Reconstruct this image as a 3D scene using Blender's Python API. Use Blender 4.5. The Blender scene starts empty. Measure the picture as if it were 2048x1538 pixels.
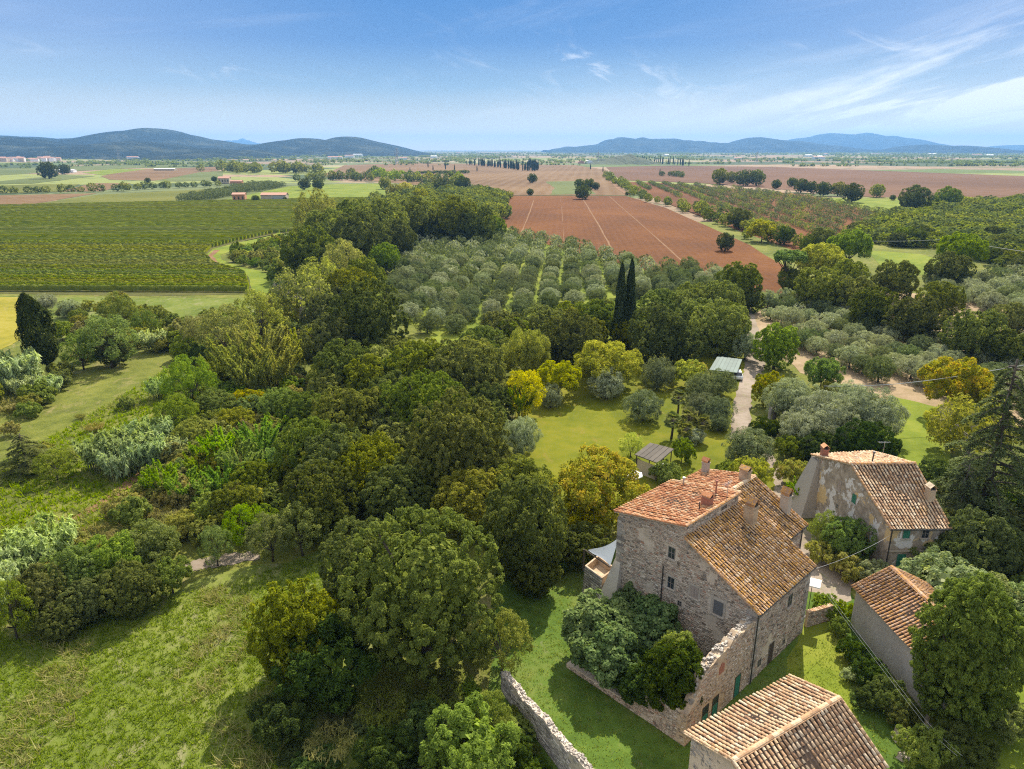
import bpy, math, random
import numpy as np
from math import sin, cos, tan, radians, pi, sqrt, atan, atan2
SC = bpy.context.scene
COL = SC.collection
random.seed(7)
RNG = np.random.default_rng(7)

# ------------------------------------------------------------ camera, sky, sun, exposure
CAM_H = 40.0
FPX = 1422.0                      # focal length in pixels of the 2048 wide photograph
PITCH = atan((769-298)/FPX)
cam_d = bpy.data.cameras.new('camera'); cam = bpy.data.objects.new('camera', cam_d); COL.objects.link(cam)
cam.location = (0, 0, CAM_H); cam.rotation_euler = (pi/2-PITCH, 0, 0)
cam_d.sensor_width = 36; cam_d.lens = FPX/2048*36; cam_d.clip_start = 0.5; cam_d.clip_end = 80000
SC.camera = cam
SUN_EL, SUN_AZ = radians(46), radians(20)      # azimuth measured from +Y (view direction) to the right
sun_d = bpy.data.lights.new('sun', 'SUN'); sun_d.energy = 3.5; sun_d.angle = radians(0.53); sun_d.color = (1, 0.93, 0.82)
sun = bpy.data.objects.new('sun', sun_d); COL.objects.link(sun)
sun.rotation_euler = (pi/2-SUN_EL, 0, pi-SUN_AZ)
SC.view_settings.view_transform = 'Standard'; SC.view_settings.look = 'None'
SC.view_settings.exposure = 1.33; SC.view_settings.gamma = 1; SC.view_settings.use_curve_mapping = False
SC.cycles.use_denoising = False; SC.cycles.filter_width = 1.15; SC.cycles.sample_clamp_indirect = 6
SC.cycles.max_bounces = 5; SC.cycles.diffuse_bounces = 3; SC.cycles.glossy_bounces = 1
SC.cycles.transmission_bounces = 3; SC.cycles.volume_bounces = 0; SC.cycles.transparent_max_bounces = 6
SC.cycles.caustics_reflective = False; SC.cycles.caustics_refractive = False

def build_world():
    w = bpy.data.worlds.new('World'); SC.world = w; w.use_nodes = True
    nt = w.node_tree; N = nt.nodes; L = nt.links; N.clear()
    out = N.new('ShaderNodeOutputWorld'); bg = N.new('ShaderNodeBackground'); L.new(bg.outputs[0], out.inputs[0])
    sky = N.new('ShaderNodeTexSky'); sky.sky_type = 'NISHITA'; sky.sun_disc = False
    sky.sun_elevation = SUN_EL; sky.sun_rotation = SUN_AZ
    sky.altitude = 50; sky.air_density = 1.0; sky.dust_density = 0.25; sky.ozone_density = 3.5
    bg.inputs[1].default_value = 0.10
    tc = N.new('ShaderNodeTexCoord')
    sep = N.new('ShaderNodeSeparateXYZ'); L.new(tc.outputs['Generated'], sep.inputs[0])
    def m(op, a, b=None, c=None, clamp=False):
        n = N.new('ShaderNodeMath'); n.operation = op; n.use_clamp = clamp
        for i, v in enumerate((a, b, c)):
            if v is None: continue
            if isinstance(v, (int, float)): n.inputs[i].default_value = v
            else: L.new(v, n.inputs[i])
        return n.outputs[0]
    az = m('ARCTAN2', sep.outputs[0], sep.outputs[1])
    el = m('ARCSINE', sep.outputs[2])
    # the sky deepens with height in view, then brightens overhead as added fill light
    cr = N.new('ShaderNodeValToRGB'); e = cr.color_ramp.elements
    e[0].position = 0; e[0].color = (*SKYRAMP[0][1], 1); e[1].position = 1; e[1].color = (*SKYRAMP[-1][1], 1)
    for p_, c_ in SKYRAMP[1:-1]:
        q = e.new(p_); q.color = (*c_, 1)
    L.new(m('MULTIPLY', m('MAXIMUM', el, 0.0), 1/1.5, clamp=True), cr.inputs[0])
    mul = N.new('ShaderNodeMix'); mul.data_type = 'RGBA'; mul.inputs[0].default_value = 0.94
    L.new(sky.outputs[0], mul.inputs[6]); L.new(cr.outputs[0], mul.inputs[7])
    # cirrus: streaks rising to the right, dense low on the right side
    def streaks(sx, sy, rot, scale, lo, hi, off, dist=0.6):
        cb = N.new('ShaderNodeCombineXYZ')
        a2 = m('ADD', m('MULTIPLY', az, cos(rot)), m('MULTIPLY', el, sin(rot)))
        e2 = m('ADD', m('MULTIPLY', az, -sin(rot)), m('MULTIPLY', el, cos(rot)))
        L.new(m('MULTIPLY_ADD', a2, sx, off), cb.inputs[0]); L.new(m('MULTIPLY', e2, sy), cb.inputs[1])
        n = N.new('ShaderNodeTexNoise'); n.inputs['Scale'].default_value = scale; n.inputs['Detail'].default_value = 9
        n.inputs['Roughness'].default_value = 0.62; n.inputs['Distortion'].default_value = dist
        L.new(cb.outputs[0], n.inputs['Vector'])
        mr = N.new('ShaderNodeMapRange'); mr.interpolation_type = 'SMOOTHSTEP'
        mr.inputs[1].default_value = lo; mr.inputs[2].default_value = hi; L.new(n.outputs[0], mr.inputs[0])
        return mr.outputs[0]
    def blob(ca, ce, wa, we, rot=0.0):
        da = m('SUBTRACT', az, ca); de = m('SUBTRACT', el, ce)
        a2 = m('DIVIDE', m('ADD', m('MULTIPLY', da, cos(rot)), m('MULTIPLY', de, sin(rot))), wa)
        e2 = m('DIVIDE', m('ADD', m('MULTIPLY', da, -sin(rot)), m('MULTIPLY', de, cos(rot))), we)
        r = m('ADD', m('MULTIPLY', a2, a2), m('MULTIPLY', e2, e2))
        return m('POWER', 2.718, m('MULTIPLY', r, -1.0))
    s1 = streaks(2.6, 20, 0.22, 1.6, 0.40, 0.72, 3.1)
    s2 = streaks(6, 22, -0.25, 1.5, 0.52, 0.78, 9.4, 1.2)
    s3 = streaks(1.2, 7, 0.1, 1.6, 0.35, 0.75, 5.0)
    c1 = m('MULTIPLY', m('MULTIPLY', s1, 1.5), m('ADD', blob(0.60, 0.075, 0.30, 0.060, 0.22), m('MULTIPLY', blob(0.48, 0.045, 0.16, 0.02, 0.25), 0.8)))
    c2 = m('MULTIPLY', s2, m('ADD', blob(0.14, 0.085, 0.22, 0.035, -0.2), m('ADD', blob(-0.40, 0.095, 0.16, 0.012, -0.05), m('MULTIPLY', blob(0.42, 0.115, 0.07, 0.012, -0.1), 0.9))))
    c3 = m('MULTIPLY', s3, m('ADD', m('MULTIPLY', blob(0.55, 0.05, 0.5, 0.05), 0.55), m('MULTIPLY', blob(-0.35, 0.03, 0.5, 0.03), 0.3)))
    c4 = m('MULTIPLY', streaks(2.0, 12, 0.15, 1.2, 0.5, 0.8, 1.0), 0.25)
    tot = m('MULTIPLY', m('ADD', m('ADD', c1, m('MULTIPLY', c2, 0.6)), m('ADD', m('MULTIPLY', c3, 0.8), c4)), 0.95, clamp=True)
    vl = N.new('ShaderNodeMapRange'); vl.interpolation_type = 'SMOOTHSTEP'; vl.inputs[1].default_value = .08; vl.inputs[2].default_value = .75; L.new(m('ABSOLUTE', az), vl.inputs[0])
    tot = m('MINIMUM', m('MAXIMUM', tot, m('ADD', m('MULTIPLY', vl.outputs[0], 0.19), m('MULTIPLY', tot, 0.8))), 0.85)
    mx = N.new('ShaderNodeMix'); mx.data_type = 'RGBA'; L.new(tot, mx.inputs[0])
    L.new(mul.outputs[2], mx.inputs[6]); mx.inputs[7].default_value = CLOUD
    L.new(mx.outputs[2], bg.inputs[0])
SKYRAMP = [(0, (6.2, 4.6, 2.4)), (0.022, (3.0, 2.95, 2.45)), (0.05, (1.15, 1.8, 2.5)), (0.085, (0.34, 1.0, 2.35)), (0.13, (0.17, 0.84, 2.3)), (0.32, (3.9, 4.3, 4.9)), (1, (4.9, 5.1, 5.4))]  # last two stops raised above the view to fill the shaded walls
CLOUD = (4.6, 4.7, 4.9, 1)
HAZE = 7.5e-5
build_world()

# ------------------------------------------------------------ helpers
CP, SP = cos(PITCH), sin(PITCH)
def P(px, py, z=0.0):
    """ground place (x, y) of a photograph pixel, for something at height z"""
    a = (px-1024)/FPX; v = (py-769)/FPX
    t = (z-CAM_H)/(-SP-v*CP)
    return (t*a, t*(CP-v*SP))
def P3(px, py, z=0.0): x, y = P(px, py, z); return (x, y, z)
def link(o, parent=None):
    COL.objects.link(o)
    if parent is not None: o.parent = parent
    return o
def tag(o, label=None, cat=None, group=None, kind=None):
    if label: o['label'] = label
    if cat: o['category'] = cat
    if group: o['group'] = group
    if kind: o['kind'] = kind
    return o
def empty(name, loc=(0, 0, 0), rz=0.0, label=None, cat=None, group=None):
    o = bpy.data.objects.new(name, None); o.location = loc; o.rotation_euler = (0, 0, rz); o.empty_display_size = 0.3
    link(o); return tag(o, label, cat, group)
def mesh(name, V, F, mat, tone=None, smooth=False):
    """V (n,3); F list of faces or (m,k) array"""
    me = bpy.data.meshes.new(name)
    V = np.asarray(V, dtype=np.float32).reshape(-1, 3)
    if isinstance(F, np.ndarray):
        m_, k = F.shape
        me.vertices.add(len(V)); me.vertices.foreach_set('co', V.ravel())
        me.loops.add(m_*k); me.loops.foreach_set('vertex_index', F.astype(np.int32).ravel())
        me.polygons.add(m_); me.polygons.foreach_set('loop_start', np.arange(0, m_*k, k, dtype=np.int32))
        me.update(calc_edges=True)
    else:
        me.from_pydata([tuple(map(float, v)) for v in V], [], [tuple(int(i) for i in f) for f in F]); me.update()
    if tone is not None:
        at = me.attributes.new('tone', 'FLOAT', 'FACE'); at.data.foreach_set('value', np.asarray(tone, dtype=np.float32))
    if smooth: me.polygons.foreach_set('use_smooth', np.ones(len(me.polygons), dtype=bool))
    if mat is not None: me.materials.append(mat)
    return me
def ob(name, me, parent=None, loc=None, rot=None, scale=None):
    o = bpy.data.objects.new(name, me); link(o, parent)
    if loc is not None: o.location = loc
    if rot is not None: o.rotation_euler = rot
    if scale is not None: o.scale = scale
    return o
class MB:
    def __init__(s): s.V = []; s.F = []; s.T = []
    def add(s, V, F, tone=0.0):
        b = len(s.V); s.V += [tuple(v) for v in V]; s.F += [tuple(i+b for i in f) for f in F]; s.T += [tone]*len(F)
    def box(s, x0, x1, y0, y1, z0, z1, tone=0.0):
        V = [(x, y, z) for z in (z0, z1) for y in (y0, y1) for x in (x0, x1)]
        s.add(V, [(0, 2, 3, 1), (4, 5, 7, 6), (0, 1, 5, 4), (2, 6, 7, 3), (0, 4, 6, 2), (1, 3, 7, 5)], tone)
    def prism(s, pts, off, tone=0.0):
        """polygon pts (3D) extruded by vector off"""
        n = len(pts); V = [tuple(p) for p in pts]+[tuple(np.add(p, off)) for p in pts]
        F = [tuple(range(n))[::-1], tuple(range(n, 2*n))]+[(i, (i+1) % n, (i+1) % n+n, i+n) for i in range(n)]
        s.add(V, F, tone)
    def tube(s, pts, rad, n=7, tone=0.0, cap=True):
        pts = [np.array(p, float) for p in pts]
        rad = rad if hasattr(rad, '__len__') else [rad]*len(pts)
        V = []; F = []
        for i, p in enumerate(pts):
            d = pts[min(i+1, len(pts)-1)]-pts[max(i-1, 0)]; d = d/(np.linalg.norm(d)+1e-9)
            a = np.cross(d, (0, 0, 1)) if abs(d[2]) < 0.95 else np.cross(d, (0, 1, 0)); a /= np.linalg.norm(a); b = np.cross(d, a)
            for k in range(n): V.append(p+rad[i]*(cos(2*pi*k/n)*a+sin(2*pi*k/n)*b))
        for i in range(len(pts)-1):
            for k in range(n): F.append((i*n+k, i*n+(k+1) % n, (i+1)*n+(k+1) % n, (i+1)*n+k))
        if cap: F += [tuple(range(n))[::-1], tuple(range((len(pts)-1)*n, len(pts)*n))]
        s.add(V, F, tone)
    def me(s, name, mat, smooth=False): return mesh(name, s.V, s.F, mat, s.T, smooth)

# ------------------------------------------------------------ materials
class NT:
    def __init__(s, name):
        s.m = bpy.data.materials.new(name); s.m.use_nodes = True; s.t = s.m.node_tree; s.N = s.t.nodes; s.N.clear()
        s.out = s.N.new('ShaderNodeOutputMaterial')
    def link(s, a, b): s.t.links.new(a, b)
    def n(s, typ, **kw):
        n = s.N.new(typ)
        for k, v in kw.items():
            if k.startswith('i_'):
                key = k[2:].replace('_', ' '); i = n.inputs[int(key)] if key.isdigit() else n.inputs[key]
                if hasattr(v, 'is_output'): s.link(v, i)
                else: i.default_value = v
            else: setattr(n, k, v)
        return n
    def math(s, op, a, b=0.0, c=0.0, clamp=False):
        n = s.N.new('ShaderNodeMath'); n.operation = op; n.use_clamp = clamp
        for i, v in enumerate((a, b, c)):
            if hasattr(v, 'is_output'): s.link(v, n.inputs[i])
            else: n.inputs[i].default_value = v
        return n.outputs[0]
    def noise(s, vec, scale, detail=4, rough=0.55, dist=0.0):
        n = s.n('ShaderNodeTexNoise'); n.inputs['Scale'].default_value = scale; n.inputs['Detail'].default_value = detail
        n.inputs['Roughness'].default_value = rough; n.inputs['Distortion'].default_value = dist
        if vec is not None: s.link(vec, n.inputs['Vector'])
        return n.outputs[0]
    def obj(s): return s.n('ShaderNodeTexCoord').outputs['Object']
    def pos(s): return s.n('ShaderNodeNewGeometry').outputs['Position']
    def scalev(s, vec, sc, rz=0.0):
        n = s.n('ShaderNodeMapping'); n.inputs['Scale'].default_value = sc; n.inputs['Rotation'].default_value = (0, 0, rz); s.link(vec, n.inputs['Vector']); return n.outputs[0]
    def ramp(s, fac, stops, interp='LINEAR'):
        n = s.n('ShaderNodeValToRGB'); n.color_ramp.interpolation = interp; e = n.color_ramp.elements
        e[0].position = stops[0][0]; e[0].color = (*stops[0][1], 1); e[1].position = stops[-1][0]; e[1].color = (*stops[-1][1], 1)
        for p_, c_ in stops[1:-1]: q = e.new(p_); q.color = (*c_, 1)
        s.link(fac, n.inputs[0]); return n.outputs[0]
    def mix(s, fac, a, b, blend='MIX'):
        n = s.N.new('ShaderNodeMix'); n.data_type = 'RGBA'; n.blend_type = blend
        for i, v in ((0, fac), (6, a), (7, b)):
            if hasattr(v, 'is_output'): s.link(v, n.inputs[i])
            elif i == 0: n.inputs[0].default_value = v
            else: n.inputs[i].default_value = (*v, 1) if len(v) == 3 else v
        return n.outputs[2]
    def step(s, v, lo, hi):
        n = s.n('ShaderNodeMapRange', interpolation_type='SMOOTHSTEP'); n.inputs[1].default_value = lo; n.inputs[2].default_value = hi; s.link(v, n.inputs[0]); return n.outputs[0]
    def bump(s, h, strength=0.5, dist=0.05, normal=None):
        n = s.n('ShaderNodeBump'); n.inputs['Strength'].default_value = strength; n.inputs['Distance'].default_value = dist
        s.link(h, n.inputs['Height'])
        if normal is not None: s.link(normal, n.inputs['Normal'])
        return n.outputs[0]
    def pbr(s, col, rough=0.9, normal=None, spec=0.25, metal=0.0):
        b = s.n('ShaderNodeBsdfPrincipled')
        if hasattr(col, 'is_output'): s.link(col, b.inputs['Base Color'])
        else: b.inputs['Base Color'].default_value = (*col, 1)
        if hasattr(rough, 'is_output'): s.link(rough, b.inputs['Roughness'])
        else: b.inputs['Roughness'].default_value = rough
        b.inputs['Specular IOR Level'].default_value = spec; b.inputs['Metallic'].default_value = metal
        if normal is not None: s.link(normal, b.inputs['Normal'])
        s.link(b.outputs[0], s.out.inputs[0]); return s.m
    def tone(s):
        """random value per face plus per object"""
        a = s.n('ShaderNodeAttribute', attribute_name='tone').outputs['Fac']
        o = s.n('ShaderNodeObjectInfo').outputs['Random']
        return a, o

def leaf_mat(name, c0, c1, c2, trans=0.35, gloss=0.0, var=0.35):
    c0, c1, c2 = [(c[0]*LEAFGAIN*1.03, c[1]*LEAFGAIN, c[2]*LEAFGAIN*.72) for c in (tuple(.8*a_+.1*b_ for a_, b_ in zip(c0, c1)), c1, tuple(1.15*a_ for a_ in c2))]; trans = min(.5, trans+.08)
    t = NT(name); a, o = t.tone()
    big = t.noise(t.obj(), 0.6, 3)
    f = t.math('ADD', t.math('MULTIPLY', a, 0.55), t.math('MULTIPLY', big, 0.45))
    col = t.ramp(f, [(0.15, c0), (0.5, c1), (0.9, c2)])
    # each tree a little lighter or darker, warmer or cooler than the next
    hs = t.n('ShaderNodeHueSaturation'); t.link(col, hs.inputs['Color'])
    t.link(t.math('MULTIPLY_ADD', o, 0.035, 0.488), hs.inputs['Hue'])
    t.link(t.math('MULTIPLY_ADD', t.math('FRACT', t.math('MULTIPLY', o, 7.3)), var, 1-var/2), hs.inputs['Value'])
    t.link(t.math('MULTIPLY_ADD', t.math('FRACT', t.math('MULTIPLY', o, 13.7)), 0.3, 0.85), hs.inputs['Saturation'])
    d = t.n('ShaderNodeBsdfDiffuse'); t.link(hs.outputs[0], d.inputs[0])
    tr = t.n('ShaderNodeBsdfTranslucent'); tc = t.mix(1.0, hs.outputs[0], (1.25, 1.3, 0.6), 'MULTIPLY'); t.link(tc, tr.inputs[0])
    m1 = t.n('ShaderNodeMixShader'); m1.inputs[0].default_value = trans; t.link(d.outputs[0], m1.inputs[1]); t.link(tr.outputs[0], m1.inputs[2])
    t.link(m1.outputs[0], t.out.inputs[0]); return t.m
L_ = leaf_mat
LEAFGAIN = 3.2
M = {}
M['oak'] = L_('oak_leaves', (.027, .034, .009), (.051, .060, .015), (.100, .103, .025))
M['oakdark'] = L_('dark_oak_leaves', (.018, .024, .008), (.035, .042, .014), (.068, .071, .022))
M['oakwarm'] = L_('warm_oak_leaves', (.030, .036, .009), (.060, .066, .014), (.115, .112, .022))
M['ash'] = L_('ash_leaves', (.045, .050, .015), (.080, .080, .024), (.130, .115, .040), 0.4)
M['green'] = L_('fresh_green_leaves', (.030, .045, .009), (.055, .075, .013), (.090, .115, .020), 0.4)
M['yellow'] = L_('yellow_green_leaves', (.055, .064, .008), (.105, .110, .012), (.180, .160, .017), 0.45)
M['gold'] = L_('golden_leaves', (.085, .080, .010), (.150, .130, .016), (.240, .185, .025), 0.45)
M['autumn'] = L_('autumn_leaves', (.050, .060, .007), (.096, .098, .009), (.180, .112, .010), 0.42)
M['olive'] = L_('olive_leaves', (.016, .021, .012), (.040, .048, .028), (.090, .100, .064), 0.22, 0.1, 0.25)
M['olivegrey'] = L_('grey_olive_leaves', (.050, .056, .042), (.088, .096, .078), (.150, .160, .135), 0.22, 0.1, 0.25)
M['scrub'] = L_('scrub_leaves', (.030, .042, .011), (.056, .070, .018), (.095, .105, .032), 0.35)
M['scrubdry'] = L_('dry_scrub_leaves', (.045, .045, .018), (.078, .072, .028), (.125, .100, .048), 0.35)
M['bamboo'] = L_('bamboo_leaves', (.048, .055, .013), (.090, .095, .022), (.150, .140, .040), 0.4)
M['bamboogreen'] = L_('green_bamboo_leaves', (.040, .062, .009), (.074, .105, .015), (.120, .150, .024), 0.45)
M['reed'] = L_('reed_leaves', (.060, .076, .040), (.115, .138, .080), (.190, .210, .135), 0.3)
M['cypress'] = L_('cypress_leaves', (.008, .012, .006), (.014, .020, .009), (.030, .035, .014), 0.15)
M['juniper'] = L_('juniper_leaves', (.022, .032, .008), (.046, .060, .014), (.092, .104, .024), 0.25)
M['cedar'] = L_('cedar_leaves', (.022, .032, .016), (.040, .054, .026), (.078, .095, .048), 0.2)
M['pine'] = L_('pine_leaves', (.026, .040, .010), (.048, .066, .015), (.080, .100, .024), 0.25)
M['fig'] = L_('fig_leaves', (.016, .028, .010), (.036, .054, .020), (.092, .112, .048), 0.3, 0.12)
M['oleander'] = L_('oleander_leaves', (.038, .050, .025), (.072, .088, .046), (.155, .155, .105), 0.3, 0.1)
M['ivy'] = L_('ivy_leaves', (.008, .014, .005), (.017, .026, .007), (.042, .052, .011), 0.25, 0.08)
M['palm'] = L_('palm_leaves', (.026, .032, .010), (.048, .054, .018), (.085, .080, .035), 0.25, 0.1)
M['vine'] = L_('vine_leaves', (.028, .036, .007), (.055, .062, .011), (.095, .085, .018), 0.35, 0.03, 0.25)
M['grass'] = L_('grass_blades', (.034, .050, .008), (.060, .080, .012), (.090, .105, .020), 0.4, 0.02, 0.1)
M['straw'] = L_('straw_blades', (.045, .045, .024), (.080, .078, .045), (.130, .122, .080), 0.3, 0.02, 0.1)
def bark():
    t = NT('bark'); v = t.scalev(t.obj(), (3, 3, 0.8)); f = t.noise(v, 3, 5, 0.7)
    return t.pbr(t.ramp(f, [(0.3, (.035, .026, .018)), (0.7, (.13, .105, .08))]), 0.95, t.bump(f, 0.8, 0.05))
M['bark'] = bark()
t = NT('pale_bark'); f = t.noise(t.obj(), 4, 5, 0.7); M['palebark'] = t.pbr(t.ramp(f, [(0.3, (.16, .13, .10)), (0.7, (.42, .38, .32))]), 0.9)
def simple(name, c, rough=0.8, spec=0.3, metal=0.0, amt=0.25, scale=3.0):
    t = NT(name); f = t.noise(t.obj(), scale, 5, 0.65); a, o = t.tone()
    v = t.math('MULTIPLY_ADD', t.math('ADD', t.math('MULTIPLY', f, 0.7), t.math('MULTIPLY', a, 0.3)), 2*amt, 1-amt)
    mulc = t.n('ShaderNodeHueSaturation'); mulc.inputs['Color'].default_value = (*c, 1); t.link(v, mulc.inputs['Value'])
    return t.pbr(mulc.outputs[0], rough, t.bump(f, 0.25, 0.02), spec, metal)
def tile_mat(name, stops, lichen=(.42, .22, .04), amt=0.35, moss=0.0):
    """clay tile: each tile its own clay tone, patches of lichen and soot that stay on it"""
    t = NT(name); a, o = t.tone(); r = t.math('FRACT', t.math('ADD', a, o)); pos = t.pos()
    base = t.ramp(r, stops)
    n1 = t.noise(pos, 9, 6, 0.75); base = t.mix(t.step(n1, 0.35, 0.75), base, t.mix(1.0, base, (.55, .52, .50), 'MULTIPLY'))
    n2 = t.noise(pos, 0.55, 3, 0.6); n3 = t.noise(pos, 5.5, 5, 0.7)
    lic = t.math('MULTIPLY', t.step(n3, 0.47, 0.56), t.step(n2, 0.60-amt, 0.95-amt))
    base = t.mix(t.math('MULTIPLY', lic, 0.8), base, lichen)
    n4 = t.noise(pos, 1.3, 4, 0.7); base = t.mix(t.math('MULTIPLY', t.step(n4, 0.50, 0.72), 0.38), base, (.075, .06, .05))
    n5 = t.noise(pos, 13, 4, 0.6); base = t.mix(t.math('MULTIPLY', t.step(n5, 0.56, 0.68), 0.5), base, (.50, .46, .40))
    return t.pbr(base, 0.92, t.bump(n1, 0.4, 0.02), 0.2)
M['tile_red'] = tile_mat('red_clay_tile', [(0, (.34, .125, .050)), (.4, (.50, .205, .085)), (.75, (.60, .30, .14)), (1, (.65, .43, .25))], amt=0.12)
M['tile_brown'] = tile_mat('lichened_clay_tile', [(0, (.22, .13, .07)), (.35, (.42, .25, .14)), (.7, (.56, .37, .23)), (1, (.64, .50, .35))], (.55, .27, .025), amt=0.5)
M['tile_pink'] = tile_mat('weathered_pink_tile', [(0, (.36, .205, .11)), (.4, (.55, .345, .19)), (.75, (.63, .44, .265)), (1, (.68, .54, .37))], (.46, .29, .08), amt=0.14)
M['tile_orange'] = tile_mat('orange_lichen_tile', [(0, (.26, .15, .09)), (.4, (.42, .23, .13)), (.75, (.50, .31, .20)), (1, (.55, .42, .32))], (.46, .22, .03), amt=0.5)
M['pan'] = simple('channel_tile_clay', (.055, .038, .028), 0.95, 0.1)
def stone_mat(name, stops):
    t = NT(name); a, o = t.tone(); r = t.math('FRACT', t.math('ADD', a, o)); pos = t.pos()
    c = t.ramp(r, stops); n = t.noise(pos, 14, 5, 0.7); c = t.mix(t.step(n, 0.3, 0.8), c, t.mix(1.0, c, (.60, .58, .56), 'MULTIPLY'))
    big = t.noise(pos, 0.5, 4, 0.6); c = t.mix(t.math('MULTIPLY', t.step(big, 0.48, 0.75), 0.25), c, (.18, .15, .125))
    return t.pbr(c, 0.95, t.bump(n, 0.5, 0.03), 0.15)
M['stone'] = stone_mat('rubble_stone', [(0, (.19, .145, .11)), (.16, (.42, .335, .25)), (.4, (.57, .455, .34)), (.58, (.36, .28, .21)), (.70, (.66, .56, .44)), (.82, (.42, .23, .15)), (.90, (.70, .61, .49)), (1, (.16, .13, .105))])
M['stoneg'] = stone_mat('grey_rubble_stone', [(0, (.22, .19, .16)), (.3, (.42, .37, .31)), (.55, (.30, .26, .22)), (.75, (.52, .46, .38)), (1, (.62, .55, .45))])
def mortar(name, a0, a1, a2, sc=1.0):
    t = NT(name); pos = t.pos(); n = t.noise(pos, 1.1*sc, 6, 0.65); n2 = t.noise(pos, 18, 4, 0.6)
    c = t.ramp(n, [(0.3, a0), (0.5, a1), (0.7, a2)]); c = t.mix(t.step(n2, 0.4, 0.7), c, t.mix(1.0, c, (.7, .68, .66), 'MULTIPLY'))
    return t.pbr(c, 0.95, t.bump(n2, 0.5, 0.03), 0.15)
M['mortar'] = mortar('lime_mortar', (.46, .375, .28), (.60, .49, .375), (.66, .56, .44))
M['mortarwarm'] = mortar('ochre_mortar', (.30, .22, .15), (.50, .37, .24), (.58, .47, .34))
M['render_grey'] = mortar('grey_render', (.42, .37, .31), (.48, .43, .365), (.54, .485, .42), 0.5)
def patchy():
    """old render flaking off: grey-brown undercoat with white and ochre patches that keep their own outlines"""
    t = NT('flaking_render'); pos = t.pos(); n1 = t.noise(pos, 0.55, 6, 0.62, 0.4); n2 = t.noise(pos, 1.6, 5, 0.6); n3 = t.noise(pos, 16, 4)
    v2 = t.n('ShaderNodeVectorMath', operation='ADD'); t.link(pos, v2.inputs[0]); v2.inputs[1].default_value = (31, 7, 4)
    n4 = t.noise(v2.outputs[0], 0.4, 4, 0.6)
    c = t.ramp(n2, [(0.3, (.20, .16, .12)), (0.52, (.34, .275, .21)), (0.72, (.46, .39, .31))])
    c = t.mix(t.step(n1, 0.545, 0.565), c, (.60, .56, .52)); c = t.mix(t.step(n4, 0.60, 0.62), c, (.56, .40, .20))
    c = t.mix(t.step(n3, 0.45, 0.75), c, t.mix(1.0, c, (.72, .7, .68), 'MULTIPLY'))
    return t.pbr(c, 0.95, t.bump(n2, 0.4, 0.05, t.bump(n3, 0.4, 0.02)), 0.15)
M['patchy'] = patchy()
M['lintel'] = mortar('pale_plaster_surround', (.38, .31, .24), (.46, .39, .31), (.5, .43, .35))
M['brick'] = simple('old_brick', (.34, .14, .09), 0.9)
M['wood_green'] = simple('green_painted_wood', (.035, .16, .10), 0.6)
M['wood_dark'] = simple('dark_timber', (.075, .055, .04), 0.85)
M['glass'] = simple('dark_window_glass', (.03, .035, .04), 0.12, 0.6)
M['shutter_grey'] = simple('grey_louvre_shutter', (.13, .125, .12), 0.7)
M['shutter_beige'] = simple('beige_board', (.33, .26, .21), 0.8)
M['frame'] = simple('weathered_frame', (.26, .22, .18), 0.7)
M['metal_dark'] = simple('dark_metal', (.035, .033, .032), 0.5, 0.5)
M['metal_pale'] = simple('galvanised_metal', (.42, .42, .41), 0.45, 0.5, 0.5)
M['wire'] = simple('cable_sheath', (.50, .49, .47), 0.5)
M['canvas'] = simple('white_canvas', (.86, .84, .80), 0.8, amt=0.1, scale=1.4)
M['white'] = simple('white_paint', (.78, .77, .74), 0.6)
M['car_paint'] = simple('silver_car_paint', (.55, .56, .58), 0.25, 0.6, 0.3)
M['rubber'] = simple('rubber', (.02, .02, .02), 0.9)
M['orangewall'] = simple('orange_plaster', (.50, .24, .12), 0.9)
M['greenroof'] = simple('green_corrugated_sheet', (.11, .15, .125), 0.7, amt=0.6, scale=0.7)
M['greyroof'] = simple('grey_fibre_cement', (.095, .08, .062), 0.9, amt=0.6, scale=1.2)
M['creamwall'] = simple('cream_plaster', (.50, .41, .29), 0.9)
M['pinkroof'] = simple('far_clay_roof', (.48, .26, .18), 0.9)

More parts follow.
